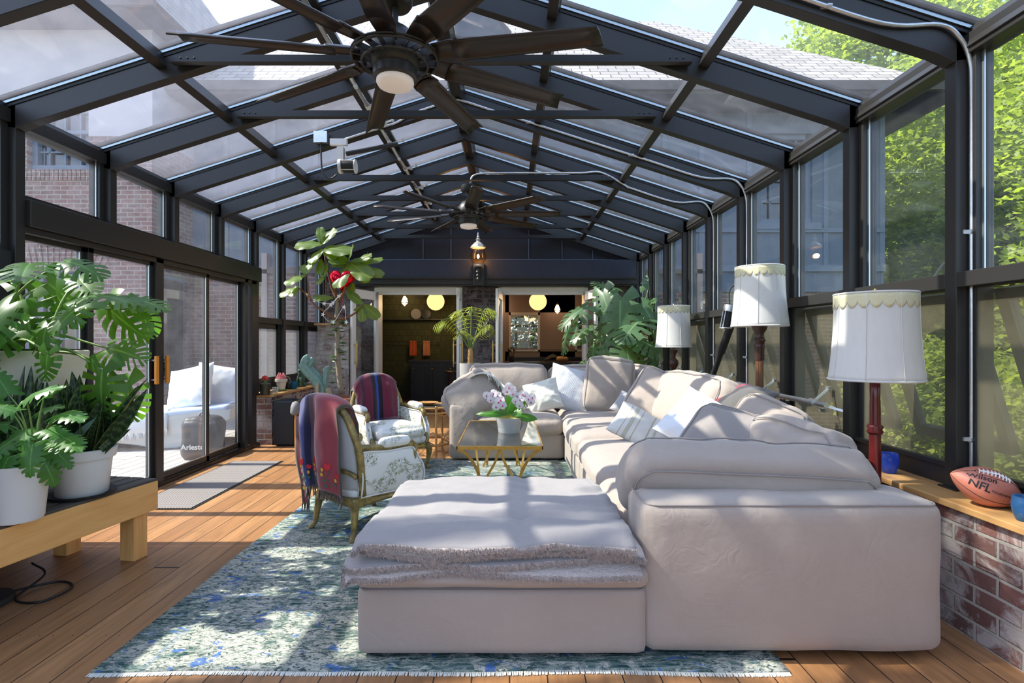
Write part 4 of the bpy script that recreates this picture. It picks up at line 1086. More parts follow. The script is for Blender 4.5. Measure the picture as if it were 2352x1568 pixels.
# loose cushions -----------------------------------------------------------
def box_cushion(name, label, w, d, h, loc, rot, mat='sofa_linen', wr=.022, seed=0, r=.07, puff=(.03, .05, .045), group=None, cat='cushion', piping=True, n=26):
    m = MB(); puffbox(m, w, d, h, r, puff, n, wr, 3.6, seed)
    if piping: pass
    o = m.build(name, mat, None, 180, loc=loc, rot=[math.radians(a) for a in rot]); tag(o, label, cat, group)
    if piping:
        s = MB()
        for zf in (-1, 1):
            pts = []; X, Y = w / 2 - r * .25, h / 2 - r * .25
            for cx, cz, a0 in ((X - r, Y - r, 0), (-X + r, Y - r, 90), (-X + r, -Y + r, 180), (X - r, -Y + r, 270)):
                for k in range(8):
                    a = math.radians(a0 + k * 90 / 7); pts.append(Vector((cx + r * math.cos(a), zf * (d / 2 - r * .22), cz + r * math.sin(a))))
            dense = []
            for i in range(len(pts)):
                a_, b_ = pts[i], pts[(i + 1) % len(pts)]; k = max(1, int((b_ - a_).length / .04)); dense += [a_.lerp(b_, j / k) for j in range(k)]
            out = []
            for p in dense:
                u = Vector((p.x / (w / 2), p.y / (d / 2), p.z / (h / 2))); w_ = wr * (nz(p, 3.6, seed) + .5 * nz((p.x * 2.3, p.y * 2.3, p.z), 3.6, seed + 9))
                q = p + p.normalized() * (w_ + .004); q.z += puff[2] * (1 - min(1, abs(u.x)) ** 4) * (1 - min(1, abs(u.y)) ** 4) * (1 if p.z > 0 else -1) * (1 if abs(u.z) > .85 else 0); out.append(q)
            s.tube(out, .004, 6, close=True)
        s.build('piping', 'dark_linen', o, 180)
    return o
box_cushion('back_cushion', 'long grey back cushion lying on the front arm, nearest the camera', 1.16, .25, .36, (1.15, 2.62, .665), (36, 2.5, -1), seed=2, wr=.022, r=.09, puff=(.03, .03, .03), n=34)
box_cushion('back_cushion', 'grey back cushion at the front right corner beside the red floor lamp', .74, .25, .38, (1.63, 3.08, .67), (-20, 0, -78), seed=5, r=.09)
box_cushion('back_cushion', 'long grey back cushion behind the white pillow, partly under a dark stripe throw pillow', 1.25, .24, .52, (1.58, 4.72, .79), (-24, 0, -84), seed=8, r=.09)
box_cushion('back_cushion', 'wide grey back cushion on the left end section behind the orchid', .98, .22, .52, (-.02, 6.93, .77), (-12, 0, 0), seed=12, r=.06)
box_cushion('back_cushion', 'grey back cushion behind the white waffle pillow', .94, .22, .50, (.98, 6.97, .76), (-12, 0, 0), seed=15, r=.06)
box_cushion('back_cushion', 'grey back cushion leaning in the far right corner under the monstera', .80, .20, .50, (1.66, 6.40, .76), (-18, 8, -58), seed=18)
box_cushion('back_cushion', 'large grey cushion standing upright at the far corner, its edge turned to the camera', .56, .19, .62, (1.20, 6.42, .82), (-10, 4, -8), seed=22, r=.05, wr=.016)
box_cushion('back_cushion', 'big grey box cushion tilted toward the viewer in front of the monstera lamp', .52, .20, .56, (1.44, 5.22, .77), (-36, 22, -30), seed=25, r=.06, wr=.016)
box_cushion('back_cushion', 'grey cushion slumped behind the long front bolster', .66, .26, .46, (1.46, 3.40, .66), (-50, 12, -40), 'dark_linen', seed=28, r=.08, wr=.014)
box_cushion('back_cushion', 'light grey cushion wedged beside the slumped cushion', .5, .2, .42, (1.70, 3.56, .73), (-30, 16, -60), seed=31, r=.07, wr=.014)
box_cushion('back_cushion', 'grey cushion flopped over the left sofa arm under the fringed throw', .62, .24, .46, (-.42, 6.22, .70), (-18, -28, 14), seed=34, r=.09, wr=.03)

def pil(label, w, h, t_, loc, rot, mat, seed, wr=.012, name='throw_pillow'):
    o = pillow_mb(w, h, t_, wr, seed).build(name, mat, None, 180, loc=loc, rot=[math.radians(a) for a in rot]); return tag(o, label, 'pillow')
pil('big white waffle-weave pillow with one corner pointing up', .56, .58, .20, (.76, 6.55, .77), (-22, 14, 4), 'waffle_cotton', 1)
pil('small cream crumpled pillow in front of the white waffle pillow', .42, .38, .18, (.40, 6.35, .71), (-16, -16, -6), 'cream_linen', 3, .022)
pil('small grey and white striped pillow with a navy edge beside the far corner', .40, .30, .14, (1.32, 5.72, .66), (-50, 20, -30), 'pillow_navy_stripe', 5)
pil('navy pillow edge tucked behind the small striped pillow', .42, .42, .12, (1.44, 5.76, .72), (-40, 24, -44), 'navy_cotton', 6)
pil('cream pillow with thin olive stripes lying on the right-hand seat', .50, .42, .15, (1.12, 4.52, .62), (-58, 26, -20), 'stripe_cream', 7)
pil('pale blue-white pillow leaning on the right-hand back cushion', .56, .46, .20, (1.42, 3.92, .74), (-42, 24, -46), 'white_cotton', 9, .010)
pil('dark grey wool pillow with a crimson stripe lying over the back cushion', .56, .42, .16, (1.74, 4.12, .90), (-62, 4, -80), 'stripe_red_grey', 11)

# fringed throw on the left arm cushion
m = MB()
def fn(u, v):
    a = v * 2.2
    x = -.45 + .62 * v + .04 * nz((u, v, 0), 3) - .02; y = 6.10 + .42 * u + .05 * v
    z = .935 + .055 * math.sin(min(1, v * 1.6) * PI) - .44 * max(0, v - .28) ** 1.35 + .014 * nz((u, v, 2), 7) + .02 * math.sin(u * 9 + v * 4) * .4
    return (x, y, z)
m.grid(fn, 26, 30); o = m.build('fringed_throw', 'cream_linen', None, 180, solid=.012); tag(o, 'cream fringed throw draped over the flopped cushion on the left sofa arm', 'throw')
f = MB()
for i in range(70):
    u = i / 69; p = Vector(fn(u, 1)); q = p + Vector((random.uniform(0, .07), random.uniform(-.05, .03), -random.uniform(.05, .10))); f.tube([p, p.lerp(q, .5) + Vector((.01, 0, -.005)), q], [.005, .004, .002], 5)
for i in range(26):
    v = .35 + .65 * i / 25; p = Vector(fn(0, v)); q = p + Vector((random.uniform(-.02, .04), -.04, -random.uniform(.05, .09))); f.tube([p, q], [.005, .002], 5)
f.build('fringe', 'cream_linen', o, 180)
# ================================================================ COFFEE TABLE, ORCHID
t = thing('coffee_table', 'long glass-topped coffee table with gilded curved metal legs', 'coffee table', (-.075, 5.09, 0))
hw, hl, ht = .355, .72, .50
m = MB()
for sx in (-1, 1): m.box((sx * hw - (.012 if sx > 0 else -.0), -hl, ht - .03), (sx * hw + (.0 if sx > 0 else .012), hl, ht))
for sy in (-1, 1): m.box((-hw, sy * hl - (.012 if sy > 0 else 0), ht - .032), (hw, sy * hl + (0 if sy > 0 else .012), ht))
m.build('top_frame', 'gold_leaf', t, 0, bevel=.002)
m = MB().box((-hw + .012, -hl + .012, ht - .012), (hw - .012, hl - .012, ht - .003)); m.build('glass_top', 'glass_table', t, 0)
for sy in (-1, 1):
    for sx in (-1, 1):
        pts = catmull([(sx * (hw - .02), sy * (hl - .012), ht - .03), (sx * (hw - .09), sy * (hl - .012), ht - .075), (sx * (hw - .155), sy * (hl - .012), ht - .17), (sx * (hw - .19), sy * (hl - .012), ht - .28), (sx * (hw - .195), sy * (hl - .012), .012)], 5)
        m = MB()
        for a, b in zip(pts[:-1], pts[1:]): m.bar(a, b + (b - a) * .12, .022, .02, (0, 1, 0))
        m.build('leg', 'gold_leaf', t, 0)
    m = MB()
    for sx in (-1, 1):
        pts = catmull([(sx * .008, sy * (hl - .012), ht - .035), (sx * .04, sy * (hl - .03), ht - .14), (sx * .11, sy * (hl - .05), ht - .27), (sx * .20, sy * (hl - .08), .013)], 5)
        for a, b in zip(pts[:-1], pts[1:]): m.bar(a, b + (b - a) * .12, .018, .018, (0, 1, 0))
    m.build('inner_leg', 'gold_leaf', t, 0)
for sx in (-1, 1):
    m = MB(); pts = catmull([(sx * (hw - .19), -hl + .02, ht - .27), (sx * (hw - .14), -hl * .5, ht - .10), (sx * (hw - .10), 0, ht - .04), (sx * (hw - .14), hl * .5, ht - .10), (sx * (hw - .19), hl - .02, ht - .27)], 6)
    for a, b in zip(pts[:-1], pts[1:]): m.bar(a, b + (b - a) * .1, .016, .016)
    m.build('stretcher', 'gold_leaf', t, 0)

t = thing('orchid', 'white and magenta orchid in a ribbed grey pot on the glass coffee table', 'potted orchid', (0.0, 5.07, .4975))
prof = [(.10, 0), (.104, .012), (.108, .05), (.109, .053), (.120, .125), (.124, .14), (.118, .142), (.113, .12), (.05, .118)]
m = MB().lathe(prof, (0, 0, 0), 40)
for r in range(4):
    for k in range(40): a = 2 * PI * (k + .5 * (r % 2)) / 40; z = .062 + r * .012; q = .110 + .010 * (z - .05) / .07; m.sphere((q * math.cos(a), q * math.sin(a), z), .0026, 5, 4)
m.build('pot', 'ceramic_grey', t, 50)
m = MB(); m.grid(lambda u, v: (.115 * v * math.cos(u * 2 * PI), .115 * v * math.sin(u * 2 * PI), .14 + .022 * (1 - v * v) + .012 * nz((v * math.cos(u * 2 * PI), v * math.sin(u * 2 * PI), 0), 9)), 30, 8); m.build('moss', 'moss', t, 180)
m = MB()
for (px_, py_, pz_, fx, fy, fz, L, W_, dr) in ((-.02, -.01, .15, .25, -.05, 1, .24, .055, .15), (.02, .0, .15, .55, -.1, .9, .26, .06, .1), (-.03, -.02, .15, -.95, -.25, .35, .26, .03, .9), (-.02, .02, .15, -.7, .1, .5, .16, .035, .6), (.03, -.02, .15, 1, -.4, .10, .22, .04, .7), (.02, -.04, .16, .8, -.5, .5, .12, .04, .3), (0, .02, .15, .1, .4, .8, .2, .05, .3)):
    leaf(m, (px_, py_, pz_), (fx, fy, fz), (-fx * .6, -.8, .5), L, 'plain', droop=dr, W=W_ * 1.2)
m.build('leaves', 'orchid_leaf', t, 180, recalc=False)
stems = [[(-.03, 0, .15), (-.09, .02, .27), (-.11, .0, .34), (-.20, -.04, .36)], [(0, .0, .15), (-.01, .01, .30), (.02, 0, .40), (-.04, -.03, .44)], [(.03, .01, .15), (.08, .02, .28), (.12, 0, .36), (.24, -.03, .33)]]
sm = MB(); fl = MB(); lp = MB(); rnd = random.Random(3)
def flower(c, f, s=1.0):
    f = Vector(f).normalized(); T = frame_at(c, (0, 0, 1), f); fl, lp = MB(), MB()
    for a, L, W_ in ((0, .034, .02), (72, .032, .024), (-72, .032, .024), (140, .03, .017), (-140, .03, .017)):
        d = T.to_3x3() @ Vector((math.sin(math.radians(a)), math.cos(math.radians(a)), .12))
        leaf(fl, c, d, f, L * s, 'plain', droop=.25, fold=.1, W=W_ * s)
    lp.sphere(Vector(c) + f * .006 - Vector((0, 0, .006)), .007 * s, 8, 6, (.8, .8, 1.2))
    b = fl.build('bloom', 'orchid_petal', t, 180, recalc=False); lp.build('bloom_centre', 'orchid_lip', b, 180)
for st in stems:
    pts = catmull(st, 6); sm.tube(pts, .0028, 6)
for (x, y, z) in ((-.21, -.05, .35), (-.17, -.06, .31), (-.145, -.03, .37), (-.105, -.05, .35), (-.10, -.06, .29), (-.12, -.05, .245), (-.06, -.06, .26), (-.075, -.06, .31), (.0, -.04, .43), (.03, -.03, .40), (.035, -.05, .365), (-.02, -.05, .39), (.075, -.04, .345), (.105, -.05, .31), (.10, -.06, .26), (.15, -.05, .35), (.18, -.06, .32), (.215, -.05, .33), (.205, -.06, .29), (.13, -.04, .36), (-.155, -.03, .345), (.06, -.06, .30)):
    flower((x, y, z), (rnd.uniform(-.5, .5), -1, rnd.uniform(-.25, .35)), rnd.uniform(1.0, 1.25))
sm.build('stems', 'stem_green', t, 180)

# ================================================================ ARMCHAIRS (Louis XV bergeres)
def armchair(label, loc, rz):
    """faces local +y; back at -y"""
    t = thing('armchair', label, 'armchair', loc, rz)
    zs0, zs1 = .225, .285
    FL, FR, RL, RR = (-.29, .28), (.29, .28), (-.205, -.28), (.205, -.28)
    def leg(x, y, front):
        ox, oy = (1 if x > 0 else -1), (1 if y > 0 else -1)
        if front: pts = [(x, y, .27), (x + ox * .018, y + oy * .018, .20), (x + ox * .008, y + oy * .008, .11), (x - ox * .006, y - oy * .006, .05), (x + ox * .012, y + oy * .014, .012), (x + ox * .014, y + oy * .016, 0)]; rr = [.034, .033, .021, .015, .017, .014]
        else: pts = [(x, y, .28), (x, y, .2), (x + ox * .01, y + oy * .01, .12), (x + ox * .012, y + oy * .02, .05), (x + ox * .03, y + oy * .045, .01), (x + ox * .032, y + oy * .048, 0)]; rr = [.03, .028, .022, .017, .018, .015]
        p = catmull(pts, 4); r = [rr[min(5, int(i / 4))] + (rr[min(5, int(i / 4) + 1)] - rr[min(5, int(i / 4))]) * (i % 4) / 4 for i in range(len(p))]
        MB().tube(p, r, 10).build('leg', 'chair_paint', t, 180)
    for q in (FL, FR): leg(*q, True)
    for q in (RL, RR): leg(*q, False)
    # shaped seat rail: loop with serpentine lower edge
    loop = []
    def add(a, b, n, bow=(0, 0)):
        for i in range(n):
            s_ = i / n; loop.append((a[0] + (b[0] - a[0]) * s_ + bow[0] * math.sin(PI * s_), a[1] + (b[1] - a[1]) * s_ + bow[1] * math.sin(PI * s_), math.sin(PI * s_)))
    add(FL, FR, 14, (0, .06)); add(FR, RR, 12, (.045, 0)); add(RR, RL, 10, (0, -.05)); add(RL, FL, 12, (-.045, 0))
    m = MB(); n = len(loop)
    def fr_(i): x, y, a = loop[i % n]; return x, y, a
    for i in range(n):
        x, y, a = fr_(i); x2, y2, _ = fr_(i + 1); d = Vector((x2 - x, y2 - y)).normalized(); nx, ny = d[1], -d[0]
        if nx * x + ny * y < 0: nx, ny = -nx, -ny
        zb = zs0 - .015 * (1 - a) + .022 * a; o_ = .022
        for (k, z) in ((-o_, zb), (o_ * .6, zb), (o_, zb + .015), (o_ * .7, zs1 - .012), (o_, zs1), (-o_, zs1)): m.v.append((x + nx * k, y + ny * k, z))
    for i in range(n):
        j = (i + 1) % n
        for k in range(6): m.face((i * 6 + k, j * 6 + k, j * 6 + (k + 1) % 6, i * 6 + (k + 1) % 6))
    m.build('seat_rail', 'chair_paint', t, 40)
    # padded deck and loose cushion
    def seatshape(k, z, ins):
        x, y, a = loop[k % n]; return (x * (1 - ins), y * (1 - ins), z)
    m = MB()
    prof = [(.06, .26), (.03, .28), (.015, .315), (.05, .345), (.4, .35), (.99, .35)]
    for ins, z in prof:
        for k in range(n): m.v.append(seatshape(k, z, ins))
    for a in range(len(prof) - 1):
        for k in range(n): m.face((a * n + k, a * n + (k + 1) % n, (a + 1) * n + (k + 1) % n, (a + 1) * n + k))
    m.build('seat_deck', 'toile', t, 180)
    m = MB(); puffbox(m, .53, .56, .115, .05, (.0, .035, .035), 18, .006, 4, 2, Matrix.Translation((0, .045, .405)))
    cu = m.build('seat_cushion', 'toile', t, 180)
    s = MB(); seam(s, .53, .56, .09, .05); seam(s, .53, .56, .09, .05, -1); s.xf(Matrix.Translation((0, .045, .405))); s.build('piping', 'plastic_white', cu, 180)
    # curved arched back
    def back(u, v, off):          # u -1..1, v 0..1
        top = .93 - .10 * abs(u) ** 2.6 - .10 * abs(u) ** 6
        z = .30 + (top - .30) * v; w = .235 + .055 * math.sin(v * PI * .62)
        w *= 1 - .28 * max(0, v - .75) ** 1.5 * 2.2 * abs(u)
        x = u * w; y = -.30 - .10 * v + .065 * u * u + off
        return (x, y, z)
    def panel(off0, off1, nm, mat, ins=.9):
        m = MB(); N = 16
        for o_ in (off0, off1): m.grid(lambda a, b, o_=o_: back((2 * a - 1) * ins, .05 + b * .90, o_ * (1 if True else 1) * (1 - .45 * abs(2 * a - 1) ** 4) * (1 - .5 * abs(2 * b - 1) ** 4)), N, N)
        b0 = 0; k = (N + 1) ** 2; ring = [i for i in range(N + 1)] + [(N + 1) * j + N for j in range(1, N + 1)] + [(N + 1) * N + i for i in range(N - 1, -1, -1)] + [(N + 1) * j for j in range(N - 1, 0, -1)]
        for i in range(len(ring)): a, b = ring[i], ring[(i + 1) % len(ring)]; m.face((a, b, k + b, k + a), [(0, 0)] * 4)
        return m.build(nm, mat, t, 180)
    panel(.045, .005, 'backrest', 'toile'); panel(-.006, -.024, 'back_panel', 'plain_grey_linen')
    pts = [back(-1, 0, 0)] + [back(-1, v / 10, 0) for v in range(1, 10)] + [back(-1 + 2 * i / 22, 1, 0) for i in range(23)] + [back(1, v / 10, 0) for v in range(9, -1, -1)]
    pp = []
    for i, p in enumerate(pts):
        if not pp or (Vector(p) - pp[-1]).length > .012: pp.append(Vector(p))
    MB().tube(pp, .026, 10).build('back_frame', 'chair_paint', t, 180)
    MB().tube([Vector(back(-.95 + .1 * i, .28, -.028)) for i in range(20)], .018, 8).build('back_rail', 'chair_paint', t, 180)
    for s_ in (-1, 1):
        # closed side: lower edge on the rail, upper edge sweeping down from the back to the arm scroll
        A = Vector(back(s_ * .98, .62, 0)); Bf = Vector((s_ * .315, .13, .605))
        top = catmull([A, (s_ * .285, -.30, .63), (s_ * .32, -.12, .615), (s_ * .325, .03, .615), Bf], 5)
        def side(u, v, off):
            k = u * (len(top) - 1); i = min(int(k), len(top) - 2); p = Vector(top[i]).lerp(Vector(top[i + 1]), k - i)
            q = Vector((s_ * (.215 + .10 * u ** .8), -.28 + .54 * u, .27)); r = q.lerp(p, v); r.x += s_ * (off + .02 * math.sin(PI * v)); r.y += .05 * math.sin(PI * (1 - v) ) * u * (1 if v < .6 else .8); return r
        def sp(nm, o1, o2, mat):
            m = MB(); N = 12
            for o_ in (o1, o2): m.grid(lambda a, b, o_=o_: side(.05 + a * .9, .05 + b * .88, o_ * (1 - .4 * abs(2 * a - 1) ** 4) * (1 - .4 * abs(2 * b - 1) ** 4)), N, N)
            k = (N + 1) ** 2; ring = [i for i in range(N + 1)] + [(N + 1) * j + N for j in range(1, N + 1)] + [(N + 1) * N + i for i in range(N - 1, -1, -1)] + [(N + 1) * j for j in range(N - 1, 0, -1)]
            for i in range(len(ring)): a, b = ring[i], ring[(i + 1) % len(ring)]; m.face((a, b, k + b, k + a), [(0, 0)] * 4)
            o = m.build(nm, mat, t, 180)
            e = MB().tube([Vector(side(*uv, (o1 if abs(o1) > abs(o2) else o2) * .8)) for uv in [(.05 + .9 * i / 12, .05) for i in range(12)] + [(.95, .05 + .88 * i / 12) for i in range(12)] + [(.95 - .9 * i / 12, .93) for i in range(12)] + [(.05, .93 - .88 * i / 12) for i in range(12)]], .006, 6, close=True)
            e.build('piping', 'plastic_white', o, 180)
        sp('arm_panel', .018, .0, 'toile'); sp('arm_lining', -.03, -.004, 'toile')
        MB().tube(top, [.022] * (len(top) - 4) + [.024, .027, .03, .032], 10).build('arm_rail', 'chair_paint', t, 180)
        fp = catmull([Bf + Vector((0, .0, .0)), (s_ * .318, .165, .575), (s_ * .325, .14, .52), (s_ * .315, .17, .42), (s_ * .30, .25, .33), (s_ * .29, .28, .27)], 5)
        MB().tube(fp, .025, 10).build('arm_post', 'chair_paint', t, 180)
        m = MB(); puffbox(m, .075, .25, .05, .022, (0, .0, .012), 8, 0); m.xf(Matrix.Translation((s_ * .322, -.03, .645)) @ Matrix.Rotation(math.radians(-2), 4, 'X')); m.build('arm_pad', 'toile', t, 180)
    return t
az1 = math.atan2(-.6, .8)
ch1 = armchair('cream toile armchair seen from behind with an embroidered burgundy throw over its back', (-1.04, 3.97, .0105), az1)
az2 = math.atan2(-.62, -.78)
ch2 = armchair('cream toile armchair facing the camera with a burgundy and blue striped throw down its back', (-1.27, 5.71, .0105), az2)

def throw_over(ch, name, label, mat, u0, u1, vfront, drop, seed, embroider=False, skew=0.0):
    """cloth over the top rail: from inside of the back, over the rail and down behind"""
    T = world_of(ch); m = MB(); rnd = random.Random(seed)
    def back(u, v):
        top = .93 - .10 * abs(u) ** 2.6 - .10 * abs(u) ** 6; z = .30 + (top - .30) * v; w = .235 + .055 * math.sin(v * PI * .62)
        return Vector((u * w, -.30 - .10 * v + .065 * u * u, z)), top
    Lf, Lb = vfront, drop; tot = Lf + .10 + Lb
    def fn(a, b):
        uu = (u0 + (u1 - u0) * a) + skew * (b - .3); s_ = b * tot; uc = max(-.97, min(.97, uu))
        p, top = back(uc, 1.0)
        if s_ < Lf: z = top + .03 - (Lf - s_) * 1.0; y = p.y + .06 + .20 * (Lf - s_) ** 1.0 * .55 + .035 * min(1, (Lf - s_) / .1)
        elif s_ < Lf + .10: q = (s_ - Lf) / .10 * PI; y = p.y + .06 * math.cos(q) * 1.0; z = top + .03 + .028 * math.sin(q)
        else: d = s_ - Lf - .10; z = top + .03 - d; y = p.y - .06 - .02 * math.sin(min(1, d / Lb) * PI) + .10 * (top + .03 - z) * .5
        fold = .016 * math.sin(a * 15 + seed) * min(1, abs(s_ - Lf - .05) / .25) + .012 * nz((a * 3, b * 2, seed), 2)
        y += fold * (1 if s_ < Lf else -1.6)
        if z < .49 and s_ < Lf: y += (.49 - z) * 1.0; z = .49 + .01 * math.sin(a * 9)
        if s_ > Lf + .1: uu2 = uu * (1 - .12 * (s_ - Lf - .1) / Lb)
        else: uu2 = uu
        x = uu2 * .275
        return T @ Vector((x, y, z))
    m.grid(fn, 40, 60); o = m.build(name, mat, None, 180, solid=.009); tag(o, label, 'throw')
    f = MB(); n = 60
    for i in range(n):
        p = Vector(fn(i / (n - 1), 1)); q = p + Vector((rnd.uniform(-.012, .012), rnd.uniform(-.012, .012), -rnd.uniform(.045, .075))); f.tube([p, q], [.005, .003], 5)
    fo = f.build('fringe', mat, o, 180)
    if embroider:
        def blob(mt, nm, a, b, r, n=9, sy=1.0, rot=0, heart=False, mb=None):
            own = mb is None; mb = mb or MB(); a = min(.98, max(.02, a)); b = min(.985, b)
            c = Vector(fn(a, b)); du = (Vector(fn(a + .015, b)) - c).normalized(); dv = (Vector(fn(a, b + .01)) - c).normalized(); nn = du.cross(dv)
            cc = Vector((T @ Vector((0, -2, .6)))) - c
            if nn.dot(cc) < 0: nn = -nn
            k = len(mb.v)
            for i in range(n):
                q = 2 * PI * i / n; x, y = r * math.cos(q), r * sy * math.sin(q)
                if heart and math.sin(q) < -.3 and abs(math.cos(q)) < .4: y += r * .55
                x, y = x * math.cos(rot) - y * math.sin(rot), x * math.sin(rot) + y * math.cos(rot); mb.v.append(tuple(c + du * x + dv * y + nn * .009))
            for i in range(n): mb.v.append(tuple(Vector(mb.v[k + i]) + nn * .004))
            mb.face(range(k, k + n)); mb.face(range(k + n, k + 2 * n))
            for i in range(n): j = (i + 1) % n; mb.face((k + i, k + j, k + n + j, k + n + i))
            if own: mb.build(nm, mt, o, 0)
        for a0 in (.12, .36, .60, .86):
            g = MB()
            g.tube([Vector(fn(min(.98, a0 + .01 * math.sin(i)), .83 + i * .015)) + (T.to_3x3() @ Vector((0, -.008, 0))) for i in range(10)], .003, 5); g.build('embroidered_stem', 'emb_green', o, 0)
            blob('emb_red', 'embroidered_tulip', a0 - .01, .82, .024, 14, 1.1, 0, True); blob('emb_red', 'embroidered_tulip', a0 + .08, .86, .017, 14, 1.1, .5, True)
            for da, db in ((-.06, .85), (-.07, .885), (.06, .90)): blob('emb_yellow', 'embroidered_bud', a0 + da, db, .009, 8, 1.4)
            for da, db, r in ((-.05, .925, -.7), (.05, .935, .7), (-.04, .96, -.5)): blob('emb_green', 'embroidered_leaf', a0 + da, db, .016, 8, .5, r)
    return o
simple('emb_red', (.55, .02, .03), .8); simple('emb_yellow', (.65, .38, .03), .8); simple('emb_green', (.04, .13, .08), .8); simple('emb_pink', (.55, .06, .22), .8)
throw_over(ch1, 'embroidered_throw', 'burgundy striped throw with embroidered tulips hanging behind the nearer armchair', 'serape_pink', -1.10, .80, .30, .60, 3, True)
throw_over(ch2, 'striped_throw', 'burgundy, black and blue striped throw over the far armchair', 'serape', -.80, .98, .50, .55, 5)

# ================================================================ SIDE TABLE
t = thing('side_table', 'low octagonal cane side table between the far armchair and the sofa', 'side table', (-.98, 6.62, 0))
m = MB(); R_ = .31
octa = [(R_ * math.cos(PI / 8 + k * PI / 4), R_ * math.sin(PI / 8 + k * PI / 4)) for k in range(8)]
m.prism([(x * .96, y * .96) for x, y in octa], .545, .56, 'z'); m.build('table_top', 'cane', t, 0)
m = MB()
for z in (.50, .56, .12): m.tube([(x, y, z) for x, y in octa], .013, 8, close=True)
for k in range(8):
    a, b = octa[k], octa[(k + 1) % 8]
    m.tube([(a[0], a[1], .12), ((a[0] + b[0]) / 2, (a[1] + b[1]) / 2, .18), (b[0], b[1], .12)], .007, 6); m.tube([(a[0], a[1], .50), ((a[0] + b[0]) / 2, (a[1] + b[1]) / 2, .46), (b[0], b[1], .50)], .007, 6)
m.build('cane_frame', 'cane', t, 40)
for k in range(8): MB().tube([(octa[k][0], octa[k][1], 0), (octa[k][0], octa[k][1], .56)], .014, 8).build('leg', 'cane', t, 40)
m = MB()
for k in range(8): m.sphere((octa[k][0], octa[k][1], .575), .018, 8, 6)
m.build('finial', 'brass', t, 180)
o = MB().lathe([(.20, 0), (.20, .008), (.19, .010)], (0, 0, 0), 40).build('slate_placemat', 'slate_mat', None, 40, loc=(-.98, 6.60, .562)); tag(o, 'round black slate mat on the cane side table', 'placemat')
o = MB().lathe([(.05, 0), (.052, .004), (.08, .018), (.118, .034), (.122, .038), (.115, .037), (.075, .022), (.03, .012), (.001, .011)], (0, 0, 0), 36).build('wooden_bowl', 'bowl_wood', None, 50, loc=(-.99, 6.58, .574)); tag(o, 'shallow wooden bowl on the black slate mat', 'bowl')

